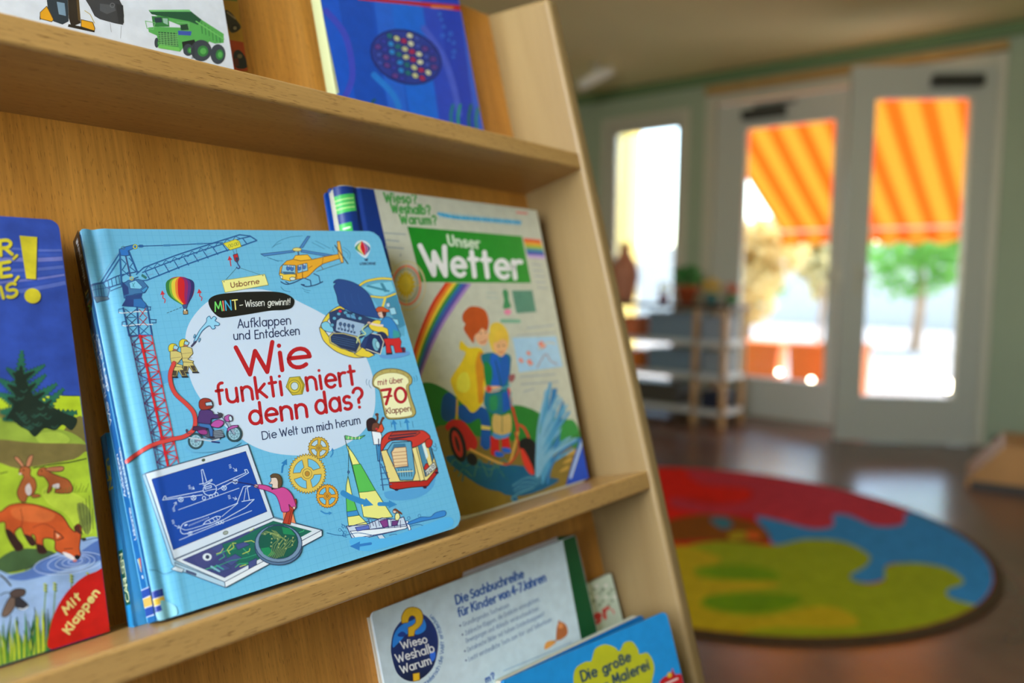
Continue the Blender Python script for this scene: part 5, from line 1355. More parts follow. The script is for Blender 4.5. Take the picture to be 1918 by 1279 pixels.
def make_main():
    pose = POSE['main']; W, H = pose[2]; T = 0.0195
    r = book_root('board_book', 'light blue board book with crane, balloon and red title, foremost on the middle ledge', pose, 'book', 'picture books on the rack')
    def prof(x):
        z = 0.0
        if x < 0.0035: z -= 0.0028 * (1 - math.sqrt(max(0, 1 - ((0.0035 - x) / 0.0035) ** 2)))
        z -= 0.0017 * math.exp(-((x - 0.0088) / 0.0030) ** 2)
        z += 0.0004 * math.exp(-((x - 0.0165) / 0.0022) ** 2)
        return z if x < 0.0245 else 0.0
    stn = [0.0003, 0.0008, 0.0015, 0.0025, 0.0035] + [0.0045 + 0.0009 * i for i in range(22)] + [0.0245]
    g = GAIN['main']; base = tuple(min(.95, v * k) for v, k in zip(lin((104, 178, 214)), g))
    cover_part('front_cover', rrect(W, H, 0.004, 0.011, 7, 0.0), -0.0022, 0.0, base, M_print, r, art_main(), stn, prof)
    cover_part('back_cover', rrect(W, H, 0.002, 0.011, 7, 0.0), -T, -T + 0.0022, base, M_print, r)
    page_block(W, H, T, r, 0.0022, 0.002, left=0.003)
    # spine with its own print on the outer face
    yl = Matrix(((0, 0, -1, 0), (0, 1, 0, 0), (1, 0, 0, 0), (0, 0, 0, 1)))   # plane coords: s -> +z (front), t -> y, normal -x
    mw = pose_matrix(*pose[:2])
    sp = Print(mw, T, H, g, plane=Matrix.Translation((0, 0, -T)) @ yl)
    w = (214, 224, 230)
    sp.poly([(0, H * .745), (T, H * .80), (T, H), (0, H)], (14, 16, 22), raw=True)
    def stext(txt, s0, t0, s1, t1, cap, wt, c):
        """text running up the spine, in face coordinates (metres)"""
        tot = sum(GL[ch][0] for ch in txt); dx, dy = s1 - s0, t1 - t0; L = math.hypot(dx, dy); ex = (dx / tot, dy / tot); up = (-dy / L * cap, dx / L * cap); x = 0
        for k, ch in enumerate(txt):
            polys = []
            for st_ in GL[ch][1]:
                polys += strip_polys([(s0 + ex[0] * (x + u) + up[0] * v, t0 + ex[1] * (x + u) + up[1] * v) for u, v in st_], wt)
            if polys: sp._add(polys, c[k % len(c)] if isinstance(c, list) else c, raw=True)
            x += GL[ch][0]
    stext('MINT', .0135, .206, .0135, .221, .0075, .0011, [(110, 206, 100), (226, 120, 100), (64, 160, 200), (226, 214, 120)])
    stext('-', .012, .224, .012, .227, .006, .0008, w); stext('Wissen', .0135, .2275, .0135, .2405, .006, .0008, w); stext('gewinnt!', .0135, .2425, .0135, .2575, .006, .0008, w)
    stext("Wie funktioniert", .0085, .128, .0085, .192, .0062, .0009, w); stext('denn das?', .0175, .148, .0175, .188, .0062, .0009, w)
    stext('Aufklappen', .0085, .080, .0085, .108, .0052, .0006, w); stext('und Entdecken', .0170, .078, .0170, .110, .0052, .0006, w)
    stext('Usborne', .0130, .052, .0130, .072, .0052, .0006, w)
    for i, c in enumerate(((214, 220, 226), (60, 140, 90), (220, 200, 90), (200, 30, 44), (176, 50, 120))):
        sp.poly([(.0052 + .0086 * (i / 5 if i else 0), .040), (.0052 + .0086 * ((i + 1) / 5 if i else 1), .040), (.0095 + .0015 * ((i + 1) / 5 - .5 if i else .5), .0315), (.0095 + .0015 * (i / 5 - .5 if i else -.5), .0315)], c, raw=True)
    sp.poly([(.0082, .0295), (.0112, .0295), (.0108, .0275), (.0086, .0275)], w, raw=True)
    for y0, y1, c in ((.0045, .0215, (206, 214, 224)), (.0050, .0100, (40, 62, 150)), (.0105, .0158, (216, 176, 66)), (.0163, .0210, (40, 62, 150))):
        sp.poly([(0, y0), (T, y0), (T, y1), (0, y1)], c, raw=True)
    spine = cover_part('spine', [(0.0008, 0.001), (T - 0.0008, 0.001), (T - 0.0008, H - 0.004), (T - .004, H - .001), (0.004, H - 0.001), (0.0008, H - 0.004)], -0.002, 0.0, tuple(min(.95, v * k) for v, k in zip(lin((26, 96, 160)), g)), M_print, r, sp)
    spine.matrix_local = Matrix.Translation((0, 0, -T)) @ yl
    return r
make_main()

def plain_book(name, label, key, T, base, spine_c, back_c, mat_, art=None, rl=0.001, rr=0.006, round_spine=0.0, y0=0.0, pages=True, left=0.002, group='picture books on the rack'):
    pose = POSE[key]; W, H = pose[2]; g = GAIN[key]
    r = book_root(name, label, pose, 'book', group)
    C = lambda c: tuple(min(.95, v * k) for v, k in zip(lin(c), g))
    prof = None; stn = None
    if round_spine > 0:
        R_ = round_spine
        def prof(x):
            z = 0
            if x < R_: z -= R_ * (1 - math.sqrt(max(0, 1 - ((R_ - x) / R_) ** 2)))
            z -= 0.0018 * math.exp(-((x - R_ * 1.9) / 0.0028) ** 2)
            return z if x < R_ * 1.9 + 0.0085 else 0.0
        stn = [R_ * (1 - math.cos(math.radians(a))) for a in range(12, 91, 11)] + [R_ * 1.0 + 0.001 * i for i in range(1, 18)] + [R_ * 1.9 + 0.0085]
    cover_part('front_cover', rrect(W, H, rl, rr, 6, y0), -0.0025, 0.0, C(base), mat_, r, art, stn, prof)
    cover_part('back_cover', rrect(W, H, rl, rr, 6, y0), -T, -T + 0.0025, C(back_c), mat_, r)
    if pages: page_block(W, H, T, r, 0.0025, 0.003, y0, left=left)
    if round_spine <= 0:
        bm = B(); box(bm, -0.0008, 0.0018, y0 + 0.0005, H - 0.0005, -T, 0.0, 0.0008, 2)
    else:
        bm = B(); R_ = round_spine
        pts = [(R_ - R_ * math.sin(math.radians(a)), -R_ + R_ * math.cos(math.radians(a)) - (0 if a <= 90 else T - 2 * R_)) for a in range(90, 181, 10)]
        pts = [(0.0, -R_ + 0.0002)] + pts[:] 
        prism(bm, [(x, z) for x, z in pts] + [(R_, -T + 0.002), (0.002, -R_ + 0.0002)], y0, H, 'y')
    o = obj('spine', bm, mat('spine_%d_%d_%d' % spine_c, [255 * (v if v <= .0031308 * 0 else (1.055 * v ** (1 / 2.4) - .055)) for v in C(spine_c)], 0.35, 0.5), r, False)
    return r
# ------------------------------------------------------------ the other books
# --- weather book, right of the blue board book
def art_wetter():
    W, H = POSE['wetter'][2]
    a = Print(pose_matrix(*POSE['wetter'][:2]), W, H, GAIN['wetter'])
    a.z()
    a.poly([(600, 300), (700, 345), (703, 353), (728, 470), (760, 600), (900, 1100), (600, 1100)], (8, 44, 112))
    a.poly([(700, 353), (1040, 392), (1130, 890), (850, 985), (800, 830), (757, 620), (728, 480)], (176, 178, 160))
    a.z(620, 330, 3.875)
    a.poly([(50, 130), (170, 125), (185, 250), (70, 262)], (60, 170, 80)); a.poly([(95, 335), (150, 330), (160, 400), (105, 400)], (50, 160, 70))
    for k in range(3): a.line([(64 + k * 4, 165 + k * 32), (160 + k * 4, 158 + k * 32)], 11, (150, 200, 120))
    a.line([(115, 372), (140, 368)], 12, (190, 220, 180))
    g = (60, 140, 62)
    a.text('Wieso?', (392, 186), (622, 196), 58, 14, g, up=(-10, -66)); a.text('Weshalb?', (442, 262), (722, 278), 54, 14, g, up=(-10, -64)); a.text('Warum?', (506, 342), (766, 352), 54, 14, g, up=(-10, -64))
    a.cur([(780, 272), (900, 298), (1080, 312), (1200, 322), (1372, 336)], 22, (50, 150, 190))
    for k in range(24): a.line([(790 + k * 25, 262 + k * 2.6), (794 + k * 25, 300 + k * 2.4)], 8, (50, 150, 190) if k % 3 else (90, 170, 200))
    a.line([(1350, 262), (1420, 270)], 16, (196, 120, 110))
    for (x0, y0, L) in ((388, 412, 150), (396, 462, 95), (400, 514, 125)):
        a.line([(x0, y0), (x0 + L, y0 + 10)], 11, (140, 150, 148))
    a.el(504, 572, 5, 9, (120, 130, 130))
    a.poly([(553, 365), (1385, 436), (1452, 775), (655, 768)], (18, 122, 30), c2=(44, 134, 44), axis=((600, 500), (1400, 600)))
    a.text('Unser', (858, 500), (1082, 524), 68, 17, (186, 202, 176), up=(-13, -72))
    wc = (222, 226, 214)
    a.text('W', (700, 712), (862, 720), 200, 37, wc, up=(-54, -208))
    a.text('etter', (890, 718), (1392, 742), 180, 35, wc, up=(-24, -186))
    for i, c in enumerate(((214, 84, 50), (216, 150, 50), (150, 170, 60), (60, 130, 150), (70, 80, 160), (176, 150, 190))): a.poly([(1395 + i * 6, 450 + i * 24), (1520 + i * 6, 462 + i * 23), (1526 + i * 6, 486 + i * 23), (1401 + i * 6, 474 + i * 24)], c)
    # sun badge
    a.ring(552, 795, 132, 178, 8, (180, 172, 120)); a.ring(548, 792, 100, 140, 15, (204, 110, 90)); a.ring(545, 790, 84, 118, 16, (150, 152, 130)); a.ring(558, 800, 122, 165, 5, (190, 176, 150))
    P_ = []
    for i in range(32):
        t = math.pi * i / 16; r_ = 1.0 if i % 2 else .72; P_.append((543 + 74 * r_ * math.cos(t), 785 + 106 * r_ * math.sin(t)))
    a.poly(P_, (196, 170, 40)); a.el(540, 784, 44, 60, (206, 182, 54)); a.line([(543, 640), (548, 930)], 5, (200, 180, 70)); a.line([(440, 780), (650, 792)], 5, (200, 180, 70))
    # rainbow band
    cols = ((192, 52, 30), (214, 112, 40), (214, 180, 50), (60, 130, 60), (36, 96, 150), (80, 70, 150), (150, 120, 170))
    def edge(f):
        P0 = [(830 + 190 * f, 772 + 8 * f), (740 + 170 * f, 905 + 30 * f), (672 + 145 * f, 1050 + 30 * f), (620 + 125 * f, 1190 + 30 * f), (590 + 118 * f, 1300 + 10 * f), (560 + 100 * f, 1440), (545 + 90 * f, 1560), (540 + 80 * f, 1700)]
        return open_spline(P0, 4)
    for i, c in enumerate(cols): a.poly(edge(i / 7) + edge((i + 1) / 7)[::-1], c)
    # small green figure and sheet
    a.sm([(1245, 840), (1262, 820), (1285, 840), (1290, 900), (1305, 950), (1250, 960), (1256, 900)], (60, 130, 80), k=4); a.el(1282, 985, 26, 22, (220, 120, 150)); a.line([(1240, 1050), (1365, 1052)], 26, (110, 160, 130))
    a.poly([(1312, 830), (1460, 828), (1490, 985), (1345, 995)], (84, 130, 108))
    a.line([(1130, 845), (1200, 850)], 9, (160, 172, 160)); a.line([(1130, 880), (1210, 884)], 9, (160, 172, 160))
    for k in range(5): a.line([(1460 + k * 10, 640 + k * 42), (1525 + k * 10, 645 + k * 42)], 9, (150, 156, 156))
    a.z(740, 560, 3.198)
    # ground and grass
    a.sm([(150, 540), (200, 500), (300, 540), (420, 620), (560, 660), (720, 635), (820, 660), (900, 700), (1010, 720), (1080, 740), (1120, 900), (1000, 950), (300, 960), (200, 780)], (34, 112, 40), k=4)
    a.sm([(230, 800), (330, 760), (480, 820), (700, 850), (880, 880), (1100, 900), (1160, 1080), (640, 1240), (300, 1300), (260, 1100)], (116, 98, 40), k=4)
    a.sm([(300, 950), (420, 940), (560, 990), (760, 1000), (880, 1060), (980, 1090), (760, 1180), (560, 1140), (420, 1060)], (14, 84, 118), k=4)
    a.sm([(320, 1000), (420, 1060), (520, 1130), (640, 1160), (640, 1230), (360, 1300), (330, 1150)], (120, 100, 34), k=4)
    for k in range(14): a.cur([(330 + k * 24, 1000 + (k % 4) * 30), (360 + k * 24, 960 + (k % 3) * 30), (410 + k * 24, 1010 + (k % 4) * 26)], 9, (20, 90, 110) if k % 2 else (60, 110, 100))
    # text and picture panel
    for k, y in enumerate((160, 205)): a.line([(790 - k * 60, y + 14), (950 + k * 6, y - 4)], 8, (150, 158, 158))
    a.poly([(702, 232), (965, 222), (1005, 405), (742, 440)], (150, 184, 206))
    for x, y, r_ in ((800, 325, 16), (755, 368, 18), (808, 380, 22), (880, 275, 26)):
        a.poly([(x - r_, y - r_ * .4), (x, y - r_), (x + r_ * .4, y - r_ * .2), (x + r_, y + r_ * .3), (x, y + r_ * .9), (x - r_ * .5, y + r_ * .4)], (220, 120, 100))
    a.cur([(850, 410), (900, 330), (930, 370), (970, 390)], 7, (150, 130, 140)); a.cur([(860, 300), (910, 262), (960, 270)], 6, (200, 180, 150))
    for k, (x0, x1, y) in enumerate(((752, 960, 460), (755, 980, 505), (770, 830, 548))): a.line([(x0, y + 6), (x1, y - 10)], 8, (146, 154, 154))
    # two children on the scooter
    a.sm([(285, 590), (330, 560), (370, 620), (350, 720), (300, 730), (275, 690)], (14, 70, 130), k=4)
    a.sm([(380, 640), (500, 640), (560, 690), (570, 880), (520, 885), (510, 720), (440, 745), (385, 710)], (16, 74, 140), k=4)
    a.line([(372, 600), (368, 730)], 12, (190, 150, 50))
    a.sm([(300, 760), (340, 725), (400, 728), (450, 780), (490, 850), (480, 900), (420, 900), (380, 820), (340, 770), (315, 790)], (176, 34, 30), k=4)
    a.el(375, 870, 46, 110, (24, 26, 30), -15); a.el(372, 868, 26, 82, (176, 50, 40), -15); a.el(372, 868, 10, 50, (60, 30, 30), -15); a.el(460, 960, 30, 40, (24, 26, 30), -30)
    a.sm([(395, 250), (440, 290), (520, 300), (545, 420), (560, 520), (540, 600), (470, 680), (420, 640), (370, 590), (332, 500), (345, 455), (395, 380), (420, 320), (385, 300)], (206, 178, 34), k=5)
    a.sm([(500, 320), (530, 330), (540, 430), (525, 520), (530, 600), (500, 620), (490, 500), (480, 400)], (196, 130, 30), k=4); a.sm([(380, 460), (430, 440), (450, 520), (420, 560), (370, 540)], (220, 198, 60), k=4)
    a.sm([(520, 330), (680, 330), (690, 420), (680, 520), (690, 640), (640, 690), (570, 680), (530, 620), (545, 500), (535, 420)], (26, 106, 120), k=4)
    a.sm([(570, 340), (620, 350), (630, 500), (600, 560), (575, 500)], (30, 90, 176), k=4); a.sm([(630, 350), (680, 350), (680, 460), (640, 520)], (26, 84, 160), k=4); a.sm([(530, 380), (575, 400), (580, 480), (545, 520)], (24, 120, 60), k=3); a.sm([(565, 590), (610, 580), (610, 660), (570, 665)], (40, 130, 80), k=3); a.poly([(640, 560), (685, 550), (690, 660), (645, 680)], (24, 80, 160))
    a.cur([(600, 370), (620, 450), (640, 560)], 6, (20, 60, 80))
    a.sm([(530, 530), (600, 520), (640, 530), (620, 550), (560, 560)], (226, 160, 120), k=3); a.sm([(555, 515), (580, 540), (560, 560), (545, 545)], (190, 60, 50), k=3); a.line([(580, 550), (660, 530), (690, 515)], 9, (90, 150, 160)); a.sm([(680, 460), (715, 450), (715, 480), (690, 500)], (140, 80, 80), k=3)
    a.sm([(590, 690), (640, 700), (690, 690), (695, 790), (660, 810), (600, 810), (580, 760)], (190, 160, 90), k=3); a.line([(640, 700), (640, 800)], 6, (120, 110, 60))
    a.poly([(570, 820), (620, 830), (625, 920), (600, 945), (572, 930)], (186, 30, 26)); a.poly([(635, 820), (680, 815), (690, 900), (660, 915), (640, 890)], (186, 30, 26))
    a.sm([(580, 800), (640, 815), (690, 800), (670, 830), (600, 838)], (70, 130, 180), k=3); a.sm([(600, 910), (650, 925), (640, 945), (600, 940)], (30, 90, 180), k=3); a.sm([(640, 890), (685, 895), (690, 920), (650, 920)], (30, 90, 180), k=3); a.poly([(515, 755), (575, 765), (570, 785), (515, 780)], (200, 180, 80)); a.poly([(515, 790), (570, 795), (565, 885), (510, 880)], (20, 80, 150))
    a.cur([(680, 540), (700, 640), (725, 740), (735, 800)], 14, (190, 40, 36)); a.cur([(735, 800), (710, 900), (680, 985), (620, 980), (540, 945), (450, 900)], 13, (196, 150, 70)); a.cur([(725, 750), (770, 770), (800, 830)], 14, (190, 50, 40)); a.cur([(720, 800), (740, 900), (690, 980), (650, 990)], 12, (180, 60, 40)); a.cur([(695, 560), (690, 600), (705, 640)], 9, (90, 150, 150))
    a.sm([(740, 860), (780, 830), (830, 850), (860, 920), (870, 1050), (850, 1080), (800, 1000), (760, 930)], (18, 20, 22), k=4); a.sm([(750, 900), (775, 910), (820, 1000), (830, 1050), (800, 1040), (765, 980)], (196, 50, 36), k=4)
    # faces and hair
    a.sm([(480, 180), (530, 170), (560, 210), (545, 270), (510, 275), (480, 240)], (222, 160, 120), k=4); a.sm([(405, 90), (440, 50), (490, 45), (540, 70), (560, 130), (550, 190), (520, 175), (500, 200), (475, 220), (470, 265), (440, 230), (410, 180), (420, 150), (405, 130)], (172, 74, 28), k=4)
    a.cur([(510, 262), (530, 258), (545, 245)], 5, (170, 60, 50)); a.el(512, 205, 4, 5, (60, 40, 30)); a.el(540, 200, 4, 5, (60, 40, 30))
    a.sm([(570, 160), (600, 140), (640, 150), (675, 200), (680, 260), (670, 300), (640, 330), (590, 320), (560, 250), (565, 200)], (204, 174, 60), k=4); a.sm([(600, 250), (660, 240), (672, 290), (640, 345), (600, 320), (588, 280)], (224, 160, 110), k=4); a.sm([(590, 230), (620, 180), (670, 200), (675, 250), (640, 240), (600, 262)], (206, 170, 60), k=3)
    a.cur([(620, 318), (638, 322), (650, 312)], 5, (180, 70, 60)); a.el(618, 282, 4, 5, (60, 50, 40)); a.el(650, 278, 4, 5, (60, 50, 40))
    # splashing water
    for k in range(30):
        t = k / 29; x0 = 880 + 40 * math.sin(k * 2.1); y0 = 1080 + 20 * math.cos(k)
        x1 = 900 + 190 * t + 20 * math.sin(k * 3); y1 = 560 + 330 * t * t + 60 * math.sin(k * 1.7)
        a.cur([(x0, y0), (x0 + (x1 - x0) * .35 - 10, y0 + (y1 - y0) * .55), (x1, y1)], 16, ((70, 140, 176), (40, 110, 160), (110, 160, 184))[k % 3])
    for k in range(14): a.cur([(880 - k * 4, 1090 + k * 3), (800 - k * 8, 1060 + k * 10), (700 + k * 3, 1110 + k * 9)], 9, ((30, 96, 130), (70, 130, 150), (20, 80, 120))[k % 3])
    a.sm([(1000, 760), (1050, 720), (1090, 760), (1090, 810), (1030, 830), (985, 850)], (40, 128, 56), k=4)
    for q in ((1060, 915), (1020, 1010), (1040, 960)): a.sm([(q[0] - 40, q[1] + 26), (q[0], q[1] - 8), (q[0] + 22, q[1] - 8), (q[0] + 6, q[1] + 16)], (170, 136, 60), k=3)
    a.poly([(1110, 820), (1175, 1080), (1020, 1120), (1040, 1050)], (10, 64, 168)); a.line([(1118, 850), (1048, 1070)], 18, (110, 150, 210)); a.line([(1122, 850), (1052, 1070)], 6, (200, 214, 230))
    return a
plain_book('weather_book', 'green titled weather picture book with rainbow cover right behind the blue board book', 'wetter', 0.022, (176, 178, 160), (16, 70, 150), (16, 70, 150), M_soft, art_wetter(), rl=0.004, rr=0.012, round_spine=0.011, y0=-0.0015, left=0.013)

# --- thin blue book between the board book and the panel
def make_back_blue():
    # stands behind the board book; only its spine shows
    a0 = Vector(POSE['main'][0]); m_ = Matrix.Rotation(Vector(POSE['main'][1]).length, 3, Vector(POSE['main'][1]).normalized())
    o_ = a0 + m_ @ Vector((0.0028, -0.0015, -0.0202))
    T, W, H = 0.0100, 0.12, 0.124
    pose = ([-0.5238, 0.0003, 0.0345], [-0.158, -0.02, -0.050], (W, H))
    g = GAIN['main']
    r = book_root('picture_book', 'light blue book squeezed behind the blue board book, only its spine showing', pose, 'book', 'picture books on the rack')
    C = lambda c: tuple(min(.95, v * k) for v, k in zip(lin(c), g))
    cover_part('front_cover', rrect(W, H, 0.001, 0.004), -0.0022, 0, C((60, 140, 190)), M_print, r)
    cover_part('back_cover', rrect(W, H, 0.001, 0.004), -T, -T + 0.0022, C((60, 140, 190)), M_print, r)
    page_block(W, H, T, r, 0.0022, 0.002)
    yl = Matrix(((0, 0, -1, 0), (0, 1, 0, 0), (1, 0, 0, 0), (0, 0, 0, 1)))
    sp = Print(pose_matrix(*pose[:2]), T, H, g, plane=Matrix.Translation((0, 0, -T)) @ yl)
    def stext(txt, s0, t0, t1, cap, wt, c):
        tot = sum(GL[ch][0] for ch in txt); e = (t1 - t0) / tot; x = 0
        for ch in txt:
            ps = []
            for st_ in GL[ch][1]: ps += strip_polys([(s0 - cap * v, t0 + e * (x + u)) for u, v in st_], wt)
            if ps: sp._add(ps, c, raw=True)
            x += GL[ch][0]
    sp.poly([(.002, .014), (.0092, .014), (.0092, .048), (.002, .048)], (16, 84, 70), raw=True)
    stext('CARLSEN', .0084, .016, .046, .0055, .0009, (206, 212, 170))
    stext('Nan', .0085, .088, .108, .0065, .0014, (206, 200, 60))
    sp.sm  # the small bird on this spine is left out
    s = cover_part('spine', [(0, 0), (T, 0), (T, H), (0, H)], -0.002, 0, C((40, 138, 196)), M_print, r, sp)
    s.matrix_local = Matrix.Translation((0, 0, -T)) @ yl
make_back_blue()

# --- book with fox and hares, left edge
def art_left():
    W, H = POSE['left'][2]
    a = Print(pose_matrix(*POSE['left'][:2]), W, H, GAIN['left'])
    a.z(0, 400, 2.9075)
    ink_ = (30, 34, 30)
    a.poly([(0, 0), (W, 0), (W, .128), (.15, .136), (.06, .150), (0, .146)], (160, 184, 52), raw=True); a.poly([(0, 0), (W, 0), (W, .05), (.16, .062), (.07, .045), (0, .05)], (140, 168, 206), raw=True)
    for k in range(9): a.cur([(-200, 180 + k * 36), (60, 190 + k * 30), (200, 200 + k * 26), (360, 200 + k * 22)], 12 + 5 * (k % 3), ((86, 104, 176), (56, 84, 168), (110, 116, 180), (52, 80, 165))[k % 4])
    Yt = (214, 196, 44); sh = (24, 34, 84)
    for dx, c in ((5, sh), (0, Yt)):
        a.poly([(106 + dx, 120 + dx), (202 + dx, 128 + dx), (196 + dx, 358 + dx), (142 + dx, 354 + dx)], c); a.el(177 + dx, 448 + dx, 45, 41, c, 10)
        a.text('R', (4 + dx, 228 + dx), (62 + dx, 222 + dx), 78, 19, c, up=(-6, -80)); a.line([(92 + dx, 228 + dx), (74 + dx, 246 + dx)], 15, c)
        a.text('E', (6 + dx, 346 + dx), (58 + dx, 338 + dx), 78, 19, c, up=(-6, -76)); a.line([(100 + dx, 344 + dx), (82 + dx, 366 + dx)], 15, c)
        a.text('S', (36 + dx, 462 + dx), (88 + dx, 450 + dx), 70, 18, c, up=(-4, -74)); a.line([(2 + dx, 400 + dx), (18 + dx, 460 + dx)], 17, c)
    # meadow
    a.poly([(-150, 1010), (340, 990), (440, 992), (480, 1300), (-150, 1300)], (186, 206, 40)); a.line([(340, 991), (440, 993)], 4, ink_)
    a.sm([(-100, 1000), (0, 1060), (60, 1090), (160, 1130), (200, 1200), (120, 1260), (-100, 1290)], (130, 120, 60), k=4)
    a.sm([(340, 1190), (440, 1100), (480, 1220), (460, 1290), (360, 1260)], (122, 110, 56), k=4)
    a.sm([(-60, 1140), (60, 1120), (160, 1180), (300, 1170), (420, 1210), (470, 1290), (300, 1400), (-80, 1400)], (150, 170, 60), k=4); a.sm([(200, 1200), (320, 1190), (380, 1230), (330, 1262), (220, 1250)], (176, 196, 70), k=4)
    # fir tree
    dk = (28, 44, 34); md = (40, 104, 78)
    rnd_ = random.Random(8)
    def bough(p, q, w_):
        d = Vector((q[0] - p[0], q[1] - p[1])); L = d.length; d /= L; nrm = Vector((-d.y, d.x)); P_ = []
        for s_ in (1, -1):
            R_ = []
            n = 7
            for i in range(n + 1):
                t = i / n; base = Vector(p) + d * L * t; ww = w_ * (1 - t * .75)
                R_.append(tuple(base + nrm * s_ * ww * .55)); R_.append(tuple(base + d * L * .09 + nrm * s_ * ww))
            P_ += R_ if s_ == 1 else R_[::-1]
        return P_
    B_ = [((110, 930), (118, 760), 36), ((110, 900), (40, 845), 26), ((120, 900), (235, 830), 28), ((100, 970), (0, 905), 34), ((130, 980), (240, 885), 30), ((100, 1030), (0, 985), 40), ((160, 1030), (298, 935), 34), ((120, 1080), (10, 1080), 44), ((200, 1090), (335, 965), 34), ((240, 1110), (405, 1085), 40), ((100, 1100), (20, 1120), 34)]
    for p, q, w_ in B_: a.poly(bough(p, q, w_ * 1.25 + 7), ink_); a.poly(bough(p, q, w_ * 1.25), md)
    for p, q, w_ in B_: a.poly(bough(p, (p[0] + (q[0] - p[0]) * .55, p[1] + (q[1] - p[1]) * .55), w_ * .9), dk)
    a.sm([(80, 870), (120, 860), (150, 930), (190, 1000), (280, 1050), (360, 1090), (420, 1120), (390, 1180), (340, 1150), (300, 1180), (240, 1170), (190, 1215), (150, 1180), (110, 1160), (60, 1120), (30, 1120), (70, 1050), (90, 960)], dk, k=4)
    for k in range(26):
        x = 70 + rnd_.uniform(0, 300); y = 950 + rnd_.uniform(0, 220)
        if x > 120 + (y - 850) * 1.0: continue
        a.cur([(x, y), (x + 18, y + 8), (x + 34, y - 6)], 6, (46, 84, 66))
    a.z(0, 840, 2.9125)
    a.sm([(-80, -40), (200, -30), (480, -20), (500, 40), (380, 80), (200, 100), (80, 130), (-80, 130)], (124, 108, 58), k=4)
    a.sm([(-80, 120), (100, 110), (200, 96), (400, 60), (500, 40), (560, 480), (440, 510), (300, 570), (200, 640), (-80, 700)], (168, 190, 48), k=4)
    a.sm([(230, 220), (330, 200), (400, 240), (480, 300), (500, 460), (420, 440), (360, 360), (260, 300)], (188, 206, 62), k=4); a.sm([(420, 300), (480, 320), (500, 400), (480, 470), (440, 420)], (130, 140, 60), k=3)
    a.cur([(0, 136), (40, 128)], 5, ink_); a.cur([(180, 105), (300, 85), (380, 75), (470, 55)], 6, ink_)
    a.sm([(-50, 640), (60, 560), (180, 545), (300, 570), (240, 620), (140, 660), (-60, 690)], (70, 96, 56), k=4)
    # pond
    a.sm([(-80, 700), (60, 685), (160, 660), (240, 600), (300, 572), (420, 500), (540, 488), (580, 600), (590, 1000), (200, 1200), (-80, 1260)], (150, 176, 210), k=5)
    a.sm([(40, 700), (160, 660), (260, 590), (380, 590), (440, 560), (545, 500), (560, 600), (420, 640), (260, 690), (120, 720)], (90, 120, 180), k=4)
    a.cur([(140, 662), (240, 600), (300, 572)], 4, (40, 50, 70)); a.cur([(450, 505), (520, 488), (545, 492)], 4, (40, 50, 70))
    for rx, ry in ((40, 14), (66, 24), (95, 34), (130, 46), (190, 56)): a.ring(420 - rx * .25, 612 + ry * .25, rx, ry, 3.4, (196, 208, 226), -8)
    for rx, ry in ((80, 29), (160, 52)): a.ring(410 - rx * .25, 612 + ry * .25, rx, ry, 2.5, (60, 80, 130), -8)
    # hares
    hr = (178, 96, 50); ho = (58, 34, 26)
    a.sm([(108, 110), (130, 96), (165, 110), (165, 145), (190, 170), (198, 210), (180, 250), (150, 262), (138, 290), (110, 285), (92, 240), (110, 190), (128, 150), (105, 135)], hr, ho, 3.5, 5)
    a.sm([(120, 100), (85, 62), (78, 45), (100, 50), (128, 90)], (200, 130, 90), ho, 3, 4); a.sm([(142, 96), (152, 52), (170, 36), (180, 42), (165, 92)], (200, 130, 90), ho, 3, 4); a.sm([(140, 205), (165, 190), (172, 235), (158, 256), (140, 240)], (216, 200, 190), k=4); a.line([(165, 190), (180, 225)], 9, hr); a.sm([(170, 250), (210, 250), (220, 262), (180, 268)], hr, ho, 3, 3); a.el(128, 118, 4, 4, (20, 20, 20)); a.el(110, 138, 8, 6, (220, 190, 170))
    a.sm([(202, 140), (215, 110), (250, 104), (275, 130), (320, 150), (370, 170), (395, 210), (385, 240), (340, 245), (300, 240), (305, 222), (330, 215), (290, 200), (270, 240), (255, 238), (265, 195), (240, 155), (215, 150)], (170, 88, 44), ho, 3.5, 5)
    a.sm([(245, 110), (300, 98), (345, 100), (338, 122), (280, 126)], (190, 116, 76), ho, 3, 4); a.sm([(285, 200), (320, 190), (322, 214), (296, 216)], (220, 205, 195), k=3); a.el(226, 122, 4, 4, (20, 20, 20))
    for k in range(9): a.line([(240 + k * 19, 246 - (k % 3) * 6), (246 + k * 19, 228 - (k % 4) * 6)], 3, (90, 110, 40))
    for k in range(7): a.line([(395 + k * 12, 240), (405 + k * 13, 190 + (k % 3) * 14)], 3, (110, 130, 40))
    for k in range(9): a.line([(450 + (k % 5) * 14, 470 - k * 8), (432 + (k % 5) * 18, 400 - k * 18)], 3, (60, 70, 40))
    # fox
    fx = (200, 84, 36)
    a.sm([(-60, 350), (0, 345), (50, 310), (120, 298), (200, 308), (280, 335), (340, 370), (380, 430), (410, 455), (405, 430), (425, 412), (442, 430), (440, 480), (432, 540), (438, 580), (418, 605), (390, 595), (340, 575), (300, 550), (296, 500), (240, 490), (236, 530), (255, 560), (235, 572), (205, 560), (190, 480), (170, 470), (186, 500), (190, 525), (165, 525), (130, 470), (112, 430), (80, 455), (92, 490), (122, 530), (120, 548), (88, 556), (50, 500), (30, 450), (20, 400), (-60, 420)], fx, (66, 30, 24), 4, 5)
